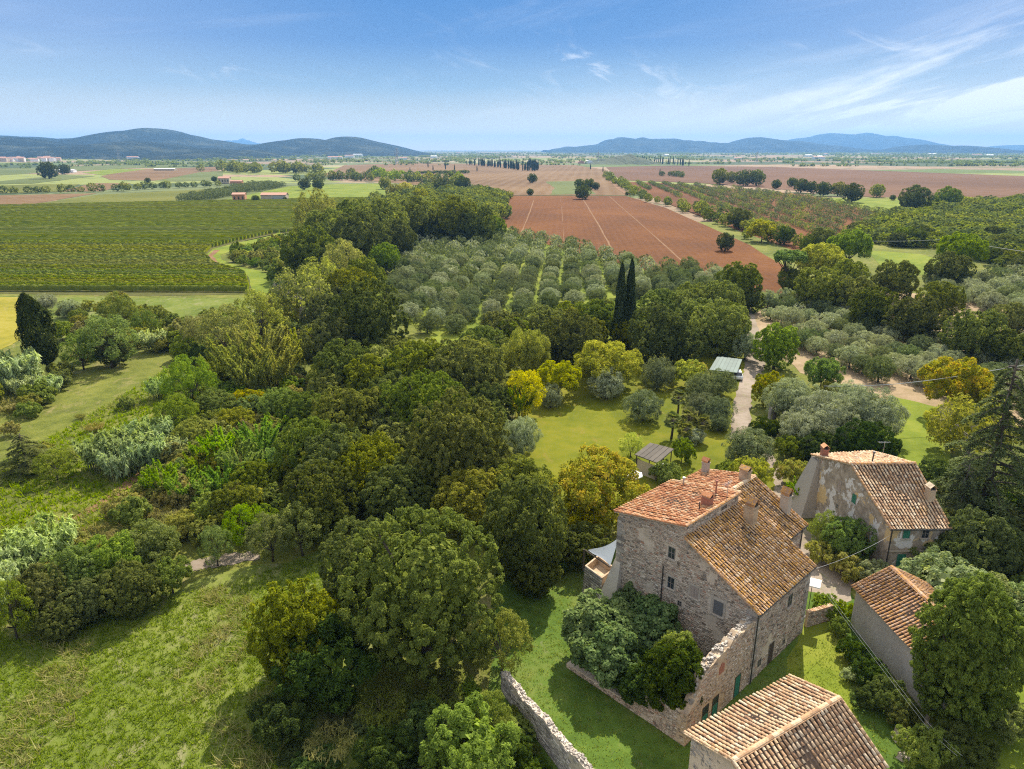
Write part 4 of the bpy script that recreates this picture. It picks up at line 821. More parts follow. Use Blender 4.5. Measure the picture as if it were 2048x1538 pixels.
# scrub on the left
T('leftcypress', 90, 672, 66, 'dark leaning cypress alone at the left edge', zs=1.05)
T('olive', 90, 605, 42, 'grey olive behind the leaning cypress', 'olivegrey'); T('olive', 139, 617, 42, 'grey olive right of the leaning cypress top', 'olivegrey')
T('ash', 290, 648, 48, 'upright round tree in the rough meadow', 'scrub', 1.1); T('ash', 235, 625, 70, 'loose tree in the rough meadow left of the upright one', 'scrub'); T('ash', 215, 680, 100, 'broad tangled tree in the left scrub', 'scrub'); T('oak', 225, 700, 70, 'dark hollow bush in the left scrub', 'oakdark'); T('ash', 160, 700, 70, 'feathery shrub right of the cypress trunk', 'scrub')
T('bush', 398, 715, 36, 'dark ivy covered stump by the bamboo', 'ivy', zs=1.9)
for a, b, w_, k, mt, lb in [(470, 720, 80, 'bamboo', None, 'arching bamboo at the left of the grove'), (520, 700, 85, 'bamboo', None, 'arching bamboo in the middle of the grove'), (555, 725, 75, 'bamboo', None, 'arching bamboo at the right of the grove'), (500, 745, 70, 'bamboo', None, 'bamboo with bare yellow canes at the front of the grove'), (440, 740, 60, 'bamboo', None, 'low bamboo at the front left of the grove'), (535, 745, 60, 'bamboo', None, 'bamboo with bare canes at the front right'), (590, 690, 60, 'bamboo', None, 'bamboo shaded by the oaks'),
    (430, 900, 80, 'greenbamboo', None, 'bright green bamboo at the upper end of the strip'), (480, 925, 80, 'greenbamboo', None, 'bright green bamboo beside the wood'), (320, 960, 70, 'greenbamboo', None, 'bright green bamboo at the left end of the strip'), (370, 975, 70, 'greenbamboo', None, 'bright green bamboo left of centre'), (400, 930, 60, 'greenbamboo', None, 'bright green bamboo centre'), (520, 880, 80, 'greenbamboo', None, 'bright green bamboo against the oaks'), (450, 960, 70, 'greenbamboo', None, 'bright green bamboo low centre'), (555, 850, 50, 'greenbamboo', None, 'bright green bamboo nearest the oaks'),
    (250, 895, 108, 'reed', None, 'grey-green reeds in the middle of the big reed bed'), (200, 905, 96, 'reed', None, 'grey-green reeds at the left of the big reed bed'), (300, 870, 96, 'reed', None, 'grey-green reeds at the right of the big reed bed'), (290, 905, 96, 'reed', None, 'reeds at the front of the big reed bed'), (240, 925, 84, 'reed', None, 'lowest reeds of the big reed bed'), (340, 900, 72, 'reed', None, 'reeds next to the tangled bushes'), (320, 775, 60, 'reed', None, 'small pale reed tuft'), (305, 680, 60, 'reed', None, 'reeds beside the upright round tree'), (30, 740, 108, 'reed', None, 'reeds under the leaning cypress, left'), (20, 1110, 120, 'reed', None, 'pale reeds at the left edge, large clump'), (90, 1090, 132, 'reed', None, 'pale reeds right of the left edge clump'), (60, 1130, 108, 'reed', None, 'pale reeds below the left edge clump'), (600, 660, 60, 'reed', None, 'pale reeds by the bamboo grove')]:
    T(k, a, b, w_, lb, mt, 1.0)
for a, b, w_, k, mt, lb, z_ in [
    (380, 770, 95, 'ash', 'scrub', 'grey-green leafy tree below the ivy stump', 1.1), (350, 830, 80, 'ash', 'oak', 'tangled tree above the big reed bed', 1.0), (430, 810, 80, 'oak', 'scrub', 'dark shrubby tree in the middle scrub', .9), (490, 800, 70, 'walnut', 'autumn', 'orange tipped bush in the scrub', .8), (470, 840, 80, 'walnut', 'oakwarm', 'brown tipped bush in the scrub', .8), (560, 810, 80, 'oak', 'green', 'green tree against the left flank of the wood', 1.0), (390, 870, 90, 'oak', 'oakwarm', 'dark bush with yellow tips in the scrub', .8), (510, 960, 90, 'oak', 'oak', 'low oak at the lower left of the wood', 1.0), (470, 1010, 100, 'oak', 'oak', 'rounded oak above the dirt path', 1.0), (540, 1075, 85, 'ash', 'scrub', 'feathery tree overhanging the dirt path', 1.1), (600, 1060, 90, 'ash', 'scrub', 'feathery tree right of the path trees', 1.1), (490, 1050, 80, 'ash', 'green', 'light green feathery tree by the dirt path', 1.0), (650, 1040, 90, 'ash', 'oak', 'dark feathery tree at the wood corner', 1.0), (430, 1090, 60, 'ash', 'scrub', 'small feathery tree at the left end of the dirt path', 1.0),
    (50, 915, 130, 'cedar', 'oak', 'dark layered conifer at the left edge', .55), (110, 930, 70, 'ash', 'scrub', 'loose shrub beside the layered conifer', .8), (300, 1090, 110, 'walnut', 'scrub', 'spreading light tree over the dark hedge', .85), (220, 1120, 120, 'walnut', 'scrub', 'spreading light tree left of the first', .85), (150, 1150, 110, 'oak', 'scrub', 'dark undergrowth tree in the hedge', .9), (80, 1190, 110, 'oak', 'oak', 'dark hedge tree at the lower left', .9), (20, 1220, 90, 'ash', 'scrub', 'leafy shrub at the left edge of the meadow', 1.0), (260, 1175, 120, 'oak', 'oakdark', 'dark hedge bush in the middle of the hedge', .75), (180, 1200, 100, 'oak', 'oakdark', 'dark hedge bush left of the middle', .75), (340, 1150, 80, 'walnut', 'scrub', 'light bush at the right end of the hedge', .8), (5, 1180, 80, 'shrub', 'reed', 'reedy shrub at the far left', 1.2), (120, 1240, 90, 'oak', 'oakdark', 'dark lowest hedge bush', .7), (370, 1050, 70, 'shrub', 'scrubdry', 'reddish brown bramble above the dirt path', 1.0)]:
    T(k, a, b, w_, lb, mt, z_*(1.35 if b > 1085 else 1))
fill(['shrub', ('shrub', 'scrubdry'), ('shrub', 'green'), ('shrub', 'oak'), 'drygrass', ('shrub', 'ash')], [(330, 780), (600, 760), (640, 900), (600, 1000), (520, 1090), (420, 1100), (300, 1010), (290, 960), (360, 880)], 3.4, (3, 5), 'tangled thicket shrub between reed bed and oak wood', 'shrubs of the thicket left of the oak wood', 204)
fill(['shrub', ('shrub', 'scrubdry'), ('shrub', 'oak'), 'drygrass', ('shrub', 'ash')], [(230, 1040), (310, 1000), (430, 1080), (330, 1130), (150, 1180), (0, 1240), (-120, 1240), (-100, 1170), (120, 1120)], 3.2, (2.4, 4.5), 'bramble shrub on the slope above the dark hedge', 'shrubs above the dark hedge', 205)
fill(['shrub', ('shrub', 'scrubdry'), ('shrub', 'oak'), ('reed', None), 'drygrass'], [(-150, 720), (40, 740), (150, 745), (130, 800), (60, 840), (-60, 860), (-200, 880)], 4.6, (3.5, 5.5), 'scrub bush below the leaning cypress', 'scrub below the leaning cypress', 206)
fill(['shrub', ('shrub', 'scrubdry'), ('shrub', 'ash'), ('shrub', 'oak')], [(130, 620), (260, 610), (360, 640), (350, 700), (270, 720), (150, 725), (120, 690)], 6.5, (3.5, 5.5), 'wild shrub behind the leaning cypress', 'wild shrubs behind the cypress', 207)
fill(['shrub', ('shrub', 'scrubdry'), ('shrub', 'ash')], [(360, 665), (520, 640), (600, 600), (640, 640), (640, 720), (560, 740), (360, 720)], 4.8, (4, 6.5), 'undergrowth shrub around the bamboo grove', 'undergrowth of the bamboo grove', 208)
fill(['shrub', ('shrub', 'green'), ('shrub', 'ash')], [(455, 508), (560, 480), (640, 500), (640, 580), (560, 585), (535, 545), (470, 530)], 6, (3, 6), 'low shrub inside the loop of the grass path', 'shrubs inside the path loop', 209)
fill(['shrub', ('shrub', 'scrubdry'), 'drygrass', 'drygrass'], [(-60, 870), (130, 850), (260, 780), (340, 740), (330, 800), (200, 860), (60, 960), (-60, 980)], 8.5, (1.2, 2.6), 'low weed clump on the rough slope', 'weed clumps on the rough slope', 210)
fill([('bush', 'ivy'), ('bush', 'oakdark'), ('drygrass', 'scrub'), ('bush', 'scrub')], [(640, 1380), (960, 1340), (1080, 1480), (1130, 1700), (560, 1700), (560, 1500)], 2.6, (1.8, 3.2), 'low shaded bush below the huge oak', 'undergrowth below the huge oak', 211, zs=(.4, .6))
fill([('bush', 'ivy'), ('bush', 'scrub')], [(1000, 1130), (1130, 1090), (1160, 1130), (1100, 1170), (1020, 1200)], 3.0, (2.4, 3.6), 'shaded bush between dark oak and stone terrace', 'shaded bushes left of the terrace', 212, zs=(.7, 1.0))
fill([('bush', 'oakdark'), ('oak', 'scrub'), ('bush', 'scrub'), ('oak', 'oakdark')], [(1840, 1180), (1880, 1090), (1900, 1000), (2000, 980), (2300, 1000), (2400, 1160), (2200, 1220), (2040, 1230), (1960, 1170)], 4.2, (3.5, 6), 'shaded tree in the garden right of the patchy house', 'trees right of the patchy house', 213)
fill([('bush', 'oleander'), ('bush', 'scrub'), ('bush', 'oakdark')], [(1990, 1230), (2300, 1200), (2300, 1330), (2060, 1340)], 3.6, (3, 4.6), 'bush at the right edge beyond the juniper', 'bushes beyond the juniper', 214)
fill([('bush', 'ivy'), ('bush', 'scrub'), ('bush', 'oakdark')], [(1545, 850), (1660, 880), (1790, 880), (1790, 905), (1640, 925), (1570, 900)], 4.0, (3, 4.5), 'leafy bush behind the patchy house', 'bushes behind the patchy house', 215)
# orchards
rows('olive', [(765, 590), (800, 520), (850, 470), (1035, 474), (1115, 486), (1300, 536), (1480, 562), (1500, 590), (1430, 600), (1200, 606), (1000, 640), (960, 665), (870, 680), (810, 655)], radians(4.4), 6.6, 6.2, (4.9, 6.1), 'round olive tree in the orchard grid', 'olive trees of the orchard grid', 220, off=1.5, mats=(None, None, None, 'olivegrey'), skip=.03, jit=.45)
def nb(q): return not inside(q, [P(*a) for a in [(1640, 560), (1760, 540), (2048, 600), (2048, 650), (1960, 720), (1900, 700), (1800, 660), (1700, 640)]])
rows('olive', [(1510, 610), (1560, 600), (1640, 600), (1760, 640), (2048, 700), (2700, 760), (2600, 980), (2200, 900), (2048, 850), (1900, 800), (1780, 770), (1640, 740), (1560, 680)], radians(-11), 6.8, 4.4, (3.9, 5.3), 'olive tree right of the drive', 'olive trees in the rows right of the drive', 221, mats=(None, 'olivegrey', 'olivegrey'), skip=.04, keep=nb)
rows('olive', [(1850, 570), (2048, 550), (2700, 560), (2700, 700), (2048, 640), (1920, 620)], radians(20), 6.8, 5.5, (5, 6.6), 'olive tree beyond the dark right trees', 'olive trees beyond the dark trees', 222, mats=(None, 'olivegrey'))
for a, b, w_, mt, z_, lb in [(1705, 590, 90, None, 1.0, 'rounded oak in the right grove, leftmost'), (1640, 580, 100, 'oak', 1.0, 'broad pale oak at the top of the drive'), (1590, 565, 60, 'oakdark', 1.0, 'small dark oak at the ploughed field corner'), (1750, 620, 100, 'oakdark', 1.0, 'dark oak in the right grove'), (1830, 640, 110, 'oakdark', 1.0, 'dark broad oak in the right grove'), (1790, 560, 90, 'oakdark', 1.0, 'dark oak beside the bright glade'), (1880, 600, 85, None, 1.0, 'oak right of centre in the right grove'), (1950, 670, 120, 'oak', 1.0, 'large pale domed oak at the right'), (2030, 640, 80, 'oak', 1.0, 'oak at the right edge of the grove'), (1900, 540, 90, 'oakdark', .9, 'dark oak behind the utility pole'), (2020, 700, 90, 'oakdark', 1.0, 'dark oak at the right edge'), (1700, 550, 70, None, 1.0, 'oak below the yellow tree')]:
    T('oak', a, b, w_, lb, mt, z_)
T('walnut', 1640, 520, 90, 'bright yellow-green tree beside the stone pine', 'yellow', 1.0, var=0); T('walnut', 1700, 495, 80, 'green yellow tree above the bright one', 'green', 1.1, var=1); T('walnut', 1925, 500, 85, 'yellow topped tree right of the utility pole', 'green', 1.0)
T('stonepine', 1582, 517, 74, 'umbrella shaped stone pine at the corner of the ploughed field', zs=1.0)
T('bush', 1575, 550, 34, 'dark bush at the foot of the stone pine', 'oakdark', zs=1.3)
T('oak', 1451, 483, 36, 'lone round oak standing in the ploughed field', 'oakdark', 1.1)
T('bush', 1525, 463, 60, 'yellow-green bush at the field edge', 'yellow'); T('bush', 1495, 452, 30, 'small yellow-green bush at the field edge', 'yellow')
for a, b, w_ in [(1480, 437, 50), (1570, 470, 46), (1640, 480, 60), (1425, 425, 36), (1400, 412, 30), (1455, 425, 36)]: T('oak', a, b, w_, 'dark oak in the hedge right of the ploughed field', 'oakdark', .9, 'hedge oaks right of the ploughed field')
def hedge(kind, pts, n, size, label, group, seed, mats=(None,), spread=2.0):
    rg = np.random.default_rng(seed); c = [np.array(P(*p)) for p in pts]; L = [np.linalg.norm(c[i+1]-c[i]) for i in range(len(c)-1)]; tot = sum(L)
    for k in range(n):
        d = (k+rg.uniform(0, .6))/n*tot; i = 0
        while i < len(L)-1 and d > L[i]: d -= L[i]; i += 1
        q = c[i]+(c[i+1]-c[i])*(d/L[i])+rg.normal(0, spread, 2); w = rg.uniform(*size)
        TREES.append(dict(kind=kind, x=q[0], y=q[1], s=w/PROTO[kind]['w'], zs=rg.uniform(.8, 1.15), label=label, mat=mats[rg.integers(len(mats))], group=group, rz=None, var=None))
hedge('oak', [(1212, 352), (1240, 372), (1275, 392), (1340, 412), (1420, 438), (1500, 468), (1560, 490), (1610, 510)], 60, (5, 9), 'hedge tree right of the ploughed field', 'trees of the hedge beside the farm road', 230, ('oakdark', 'oak', 'oak', 'scrub'), 3.0)
rows('olive', [(1240, 366), (1300, 366), (1370, 370), (1560, 386), (1780, 432), (1760, 450), (1700, 476), (1650, 490), (1560, 465), (1400, 405)], atan2(P(1637, 466)[0]-P(1367, 372)[0], P(1637, 466)[1]-P(1367, 372)[1]), 15.0, 6.0, (4.2, 5.4), 'olive tree on far brown soil', 'olive trees of the far brown rows', 231, mats=(None, 'oak', None), skip=.12)
fill(['oak', ('oak', 'oakdark'), ('oak', 'oakdark'), ('oak', 'scrub')], [(1690, 478), (1760, 440), (1850, 412), (2048, 404), (2500, 402), (2700, 500), (2048, 505), (1890, 500), (1750, 492)], 8.0, (7, 11), 'oak in the low dense wood at the right', 'trees of the low wood at the right', 232, zs=(.5, .8))
fill(['oak', ('oak', 'oakdark')], [(1950, 510), (2700, 520), (2700, 580), (2048, 560), (1960, 545)], 9.5, (8, 11), 'dark tree behind the right grove', 'dark trees behind the right grove', 233, zs=(.6, .9))
# middle distance
hedge('oak', [(690, 352), (750, 352), (820, 362), (880, 372), (930, 376)], 26, (9, 16), 'tree in the belt beyond the vineyard', 'trees of the belt beyond the vineyard', 240, ('oak', 'oakdark', 'green', 'ash'), 8)
hedge('oak', [(450, 342), (500, 345), (560, 345), (620, 347)], 34, (14, 22), 'tall poplar-like tree in the far grove', 'trees of the far grove', 241, ('ash', 'oak', 'oak'), 22)
hedge('oak', [(610, 362), (640, 362), (690, 360), (740, 362)], 18, (9, 14), 'dark round tree at the far corner of the bright strip', 'dark round trees by the bright strip', 242, ('oakdark', 'oak'), 6)
for a, b, w_, mt, lb in [(790, 384, 36, 'yellow', 'bright yellow tree at the end of the vineyard'), (812, 378, 30, 'gold', 'golden tree at the end of the vineyard'), (770, 366, 26, 'yellow', 'pale yellow tree left of the golden ones'), (840, 392, 34, 'yellow', 'yellowish tree right of the golden ones'), (885, 372, 36, 'oakdark', 'dark tall tree before the tan field'), (925, 368, 34, 'oakdark', 'dark rounded tree before the tan field'), (962, 378, 18, 'oakdark', 'small dark tree at the tan field edge'), (608, 368, 24, 'oakdark', 'dark round tree left of the bright strip'), (636, 368, 24, 'oakdark', 'second dark round tree left of the bright strip'),
    (1065, 356, 20, 'oakdark', 'lone dark tree in the tan field'), (1060, 384, 15, 'oakdark', 'small bush on the field edge'), (1160, 368, 22, 'oak', 'tree at the left of the field copse'), (1178, 368, 24, 'oak', 'tree at the centre of the field copse'), (1192, 372, 16, 'oakdark', 'tree at the right of the field copse'), (1165, 384, 30, 'oakdark', 'broad dark bush at the front of the field copse'), (1254, 387, 8, 'oakdark', 'small shrub at the far field corner'),
    (1441, 352, 34, 'ash', 'pale poplar, first in the far right group'), (1463, 354, 24, 'ash', 'pale poplar, second in the far right group'), (1488, 355, 34, 'oak', 'broad poplar in the far right group'), (1514, 355, 34, 'oak', 'last broad poplar of the far right group'), (1553, 368, 20, 'oakdark', 'lone dark tree right of the poplars'), (1585, 364, 20, 'oak', 'tall tree starting the dark row'), (1603, 371, 30, 'oakdark', 'dark tree, second in the dark row'), (1623, 374, 26, 'oakdark', 'dark tree, third in the dark row'), (1648, 377, 30, 'oakdark', 'dark tree, fourth in the dark row'), (1677, 377, 30, 'yellow', 'pale yellow tree beside the dark row'), (1706, 385, 42, 'oakdark', 'broad dark tree at the end of the dark row'), (1755, 381, 28, 'yellow', 'lone yellow tree on the brown field edge'), (1786, 395, 12, 'oakdark', 'small dark shrub right of the lone yellow tree'), (1830, 398, 60, 'oakdark', 'dark tree at the edge of the low wood'), (1895, 396, 50, 'green', 'rounded tree on the skyline of the low wood'),
    (295, 361, 12, 'oakdark', 'dark lone tree among the left fields'), (95, 340, 36, 'oakdark', 'dark tree group by the far white shed, left'), (128, 338, 22, 'oakdark', 'dark tree beside the far white shed'), (511, 397, 15, 'oakdark', 'dark bush between orange house and barn'), (570, 398, 9, 'oakdark', 'bush at the right end of the barn'), (630, 396, 9, 'oakdark', 'small bush right of the barn'), (428, 358, 12, 'cypress', 'dark tree beside the far cream house')]:
    T('oak', a, b, w_, lb, mt if mt in M and mt != 'cypress' else 'oakdark', 1.0)
hedge('oak', [(0, 387), (60, 386), (150, 385), (240, 382), (300, 378), (450, 372)], 24, (7, 9), 'small round tree in the row along the left vineyard', 'spaced round trees along the left vineyard', 243, ('oak', 'oakdark'), .5)
rows('olive', [(338, 404), (400, 404), (575, 373), (513, 372)], atan2(P(513, 373)[0]-P(338, 404)[0], P(513, 373)[1]-P(338, 404)[1]), 8, 6.5, (6, 8), 'far olive tree left of orange house', 'olive trees left of the orange house', 244)
hedge('cypress', [(939, 330), (990, 334), (1035, 340), (1072, 343)], 64, (2.2, 2.8), 'dark cypress in the far block beyond the tan field', 'cypresses of the far block', 245, spread=5)
hedge('cypress', [(1000, 331), (1060, 331), (1073, 342)], 54, (2.2, 2.8), 'dark cypress in the far block beyond the tan field', 'cypresses of the far block', 246, spread=5)
hedge('shrub', [(840, 348), (937, 347)], 26, (6, 8), 'dark hedge bush across the tan field', 'hedge bushes across the tan field', 247, ('oakdark',), 1)
for a, b in [(856, 329), (866, 336), (891, 333), (890, 327), (909, 335), (954, 337), (820, 340), (1181, 333), (1206, 338), (1320, 343)]:
    T('cypress', a, b, 2.3, 'far cypress standing singly in the tan fields', None, .8, 'single cypresses in the tan fields')
hedge('cypress', [(1262, 322), (1300, 326), (1380, 333)], 30, (2.4, 3.2), 'cypress in the line on the far knoll', 'cypresses on the far knoll', 248, spread=3)
hedge('oak', [(1305, 352), (1345, 352), (1370, 355)], 9, (7, 10), 'low dark tree in the far brown field', 'low dark trees in the far brown field', 249, ('oakdark',), 3)
fill([('oak', 'oak'), ('oak', 'oakdark')], [(840, 376), (870, 374), (960, 380), (1020, 392), (1010, 415), (960, 412), (870, 392)], 9, (7, 9.5), 'oak in the outer wood beside the tan field', 'oaks beside the tan field', 250, zs=(.6, .9))

# ---- grow them: the 300 of a name that show largest stand singly, the rest of that name as one mass
def ORD(n):
    ones = 'zeroth first second third fourth fifth sixth seventh eighth ninth tenth eleventh twelfth thirteenth fourteenth fifteenth sixteenth seventeenth eighteenth nineteenth'.split()
    tens = [None, None, 'twent', 'thirt', 'fort', 'fift', 'sixt', 'sevent', 'eight', 'ninet']
    if n >= 100: return 'hundredth' if n == 100 else 'hundred and '+ORD(n-100)
    if n < 20: return ones[n]
    return tens[n//10]+('ieth' if n % 10 == 0 else 'y-'+ones[n % 10])
def grow():
    bykind = {}
    for t_ in TREES:
        t_['app'] = t_['s']*PROTO[t_['kind']]['w']/max(20, sqrt(t_['x']**2+t_['y']**2)); x, y = t_['x'], t_['y']
        Z = y*CP+CAM_H*SP; px = 1024+FPX*x/Z; m_ = PROTO[t_['kind']]['w']*t_['s']*FPX/Z+60
        if px < -m_-250 or px > 2048+m_+250 or y < 20: continue
        t_['in'] = -m_*.4 < px < 2048+m_*.4
        bykind.setdefault(PUBLIC[t_['kind']], []).append(t_)
    rg = random.Random(5)
    for nm, ts in bykind.items(): ts.sort(key=lambda q: -q['app']*((1 if q['in'] else .3)+(9 if q['group'] is None and q['in'] else 0)))
    grp = {}
    for nm, ts in bykind.items():
        for t_ in [q for q in ts[:298] if q['in']]:
            if t_['group']: grp.setdefault(('', t_['group']), []).append(t_)
    for (nm, g), ts in grp.items():
        if len(ts) < 2: continue
        for t_ in ts: t_['px'] = t_['x']/(t_['y']*CP+CAM_H*SP)
        if ts[0].get('rc') is not None:
            cols = {}
            for t_ in ts: cols.setdefault(t_['rc'], []).append(t_)
            for k, c in enumerate(sorted(cols)):
                for j, t_ in enumerate(sorted(cols[c], key=lambda q: q['y'])): t_['label'] = '%s, %s row from left, %s from near end' % (t_['label'], ORD(k+1), ORD(j+1))
        else:
            ts.sort(key=lambda q: q['y']); nb_ = 3 if len(ts) > 12 else 1; n = -(-len(ts)//nb_)
            for k in range(nb_):
                for j, t_ in enumerate(sorted(ts[k*n:(k+1)*n], key=lambda q: q['px'])):
                    t_['label'] = '%s, %s%s from left' % (t_['label'], ['nearest band, ', 'middle band, ', 'farthest band, '][k] if nb_ > 1 else '', ORD(j+1))
    stuff = {}
    for nm, ts in bykind.items():
        for i, t_ in enumerate(ts):
            if not t_['in'] or i >= 298: stuff.setdefault((nm, t_['mat'] or PROTO[t_['kind']]['mat']), []).append(t_); continue
            pr = PROTO[t_['kind']]; v = pr['v'][t_['var'] if t_['var'] is not None else rg.randrange(len(pr['v']))]
            lb = t_['label']; rz = t_['rz'] if t_['rz'] is not None else rg.uniform(0, 6.28)
            e = empty(nm, (t_['x'], t_['y'], 0), rz, lb, CATS[t_['kind']], t_['group']); s = t_['s']; e.scale = (s, s, s*t_['zs'])
            if t_['kind'] == 'leftcypress': e.rotation_euler = (radians(2), radians(-7), 0)
            tr = ob('stems' if pr['cname'] == 'leaves' else 'trunk', v[1], e); cr = ob(pr['cname'], v[0], e)
            if t_['mat']: cr.material_slots[0].link = 'OBJECT'; cr.material_slots[0].material = M[t_['mat']]
    names = dict(oak_tree='distant_wood', olive_tree='distant_olive_grove', shrub='distant_scrub', cypress_tree='distant_cypresses')
    for (nm, mt), ts in stuff.items():
        Vs = []; Ts = []
        for t_ in ts:
            lows = PROTO[t_['kind']]['low']; V, tn = lows[rg.randrange(len(lows))]
            if not len(V): continue
            a = rg.uniform(0, 6.28); c, s_ = cos(a), sin(a); s = t_['s']
            W = np.stack([V[:, 0]*c-V[:, 1]*s_, V[:, 0]*s_+V[:, 1]*c, V[:, 2]*t_['zs']], -1)*s+np.array([t_['x'], t_['y'], 0]); Vs.append(W); Ts.append(tn)
        if Vs:
            V = np.concatenate(Vs); tag(ob(names.get(nm, 'distant_scrub'), mesh(nm+'_mass', V, np.arange(len(V)).reshape(-1, 4), M[mt], np.concatenate(Ts))), kind='stuff')
    print('TREES', {k: len(v) for k, v in bykind.items()})
grow()

# ---- far plain: tree lines, villages of the horizon, as one mass (nobody could count them)
def far_trees():
    rg = np.random.default_rng(300); Vs = []; Ts = []
    base = PROTO['oak']['low'][0]; V0 = base[0].reshape(-1, 4, 3); sel = rg.choice(len(V0), 40, replace=False); V0 = V0[sel].copy(); cc = V0.mean(1, keepdims=True); V0 = cc+(V0-cc)*2.4
    blk = V0.reshape(-1, 3)
    def put(x, y, w, z=1.0):
        a = rg.uniform(0, 6.28); c, s_ = cos(a), sin(a); s = w/10
        Vs.append(np.stack([blk[:, 0]*c-blk[:, 1]*s_, blk[:, 0]*s_+blk[:, 1]*c, blk[:, 2]*z], -1)*s+np.array([x, y, -.3])); Ts.append(rg.random(len(V0)))
    for _ in range(420):
        y0 = 1750*(5.2)**rg.random(); x0 = rg.uniform(-.8, .8)*y0
        if y0 < 2300 and abs(x0/y0-.05) < .45 and rg.random() < .75: continue
        L = rg.uniform(.03, .16)*y0; a = rg.choice([radians(88), radians(-85), radians(70), radians(5)])+rg.normal(0, .1); n = int(rg.uniform(8, 30))
        for k in range(n):
            f = rg.uniform(-.5, .5); put(x0+sin(a)*L*f+rg.normal(0, .006*y0), y0+cos(a)*L*f*2+rg.normal(0, .006*y0), rg.uniform(6, 11)*(1+y0/9000), rg.uniform(.5, .85))
    V = np.concatenate(Vs); tag(ob('distant_tree_lines', mesh('distant_tree_lines', V, np.arange(len(V)).reshape(-1, 4), M['oak'], np.concatenate(Ts))), kind='stuff')
far_trees()

# ---- vineyard: every row a thing of its own
def vineyard():
    poly = [P(*p) for p in [(-420, 420), (0, 413), (330, 406), (640, 399), (790, 397), (825, 402), (750, 440), (640, 458), (540, 468), (468, 484), (423, 496), (408, 511), (430, 532), (470, 543), (490, 551), (498, 575), (496, 586), (300, 590), (0, 585), (-420, 573)]]
    A = np.array(P(496, 584)); B = np.array(P(0, 582)); d = (A-B)/np.linalg.norm(A-B); n = np.array([-d[1], d[0]]); n = n if n[1] > 0 else -n
    rg = np.random.default_rng(400); k = 0; off = 0.4
    while True:
        # crossing of the row line with the outline
        base = B+n*off; ss = []
        for i in range(len(poly)):
            p, q = np.array(poly[i]), np.array(poly[(i+1) % len(poly)]); e = q-p; den = d[0]*(-e[1])+e[0]*d[1]
            if abs(den) < 1e-9: continue
            r = p-base; s = (r[0]*(-e[1])+e[0]*r[1])/den; t_ = (d[0]*r[1]-d[1]*r[0])/den
            if 0 <= t_ < 1: ss.append(s)
        ss.sort()
        if len(ss) < 2:
            if off > 20: break
            off += 3.2; continue
        s0, s1 = ss[0], ss[-1]; near = off < 110; st = 0.8 if near else 2.2
        m_ = max(2, int((s1-s0)/st)); S = np.linspace(s0, s1, m_); prof = np.array([(-.5, .25), (-.52, 1.1), (-.2, 1.75), (.25, 1.72), (.5, 1.05), (.48, .25)])
        Vv = np.zeros((m_, 6, 3)); h = 1+rg.normal(0, .10 if near else .04, (m_, 6)); w_ = 1+rg.normal(0, .22 if near else .08, (m_, 6)); gap = np.where(rg.random(m_) < .02, .5, 1.0)
        xy = base[None]+d[None]*S[:, None]
        for j in range(6):
            Vv[:, j, 0] = xy[:, 0]+n[0]*prof[j, 0]*w_[:, j]; Vv[:, j, 1] = xy[:, 1]+n[1]*prof[j, 0]*w_[:, j]; Vv[:, j, 2] = prof[j, 1]*h[:, j]*gap
        idx = np.arange(m_*6).reshape(m_, 6); F = np.stack([idx[:-1, :-1], idx[:-1, 1:], idx[1:, 1:], idx[1:, :-1]], -1).reshape(-1, 4); V = Vv.reshape(-1, 3); T_ = .28+.34*rg.random(len(F)) if near else .42+.16*rg.random(len(F))
        if near:
            nl = int((s1-s0)*(7 if off < 45 else 3)); sp = rg.uniform(s0, s1, nl); a = rg.uniform(0, pi, nl); c = np.stack([base[0]+d[0]*sp+n[0]*np.cos(a)*.62, base[1]+d[1]*sp+n[1]*np.cos(a)*.62, .9+.95*np.sin(a)+rg.normal(0, .1, nl)], -1)
            V2, F2 = quads(c, unit(rg.normal(0, 1, (nl, 3))+[0, 0, .8]), .22, rg, .7); F = np.concatenate([F, F2+len(V)]); V = np.concatenate([V, V2]); T_ = np.concatenate([T_, .2+.5*rg.random(nl)])
        o = ob('vine_row', mesh('vine_row', V, F, M['vine'], T_)); first = k == 0
        tag(o, 'nearest vine row, along the bottom edge of the big vineyard' if first else '%s vine row counted from the bottom edge of the big vineyard' % ORD(k+1), 'vine row', 'vine rows of the big vineyard')
        k += 1; off += 3.2
    print('VINE ROWS', k)
vineyard()

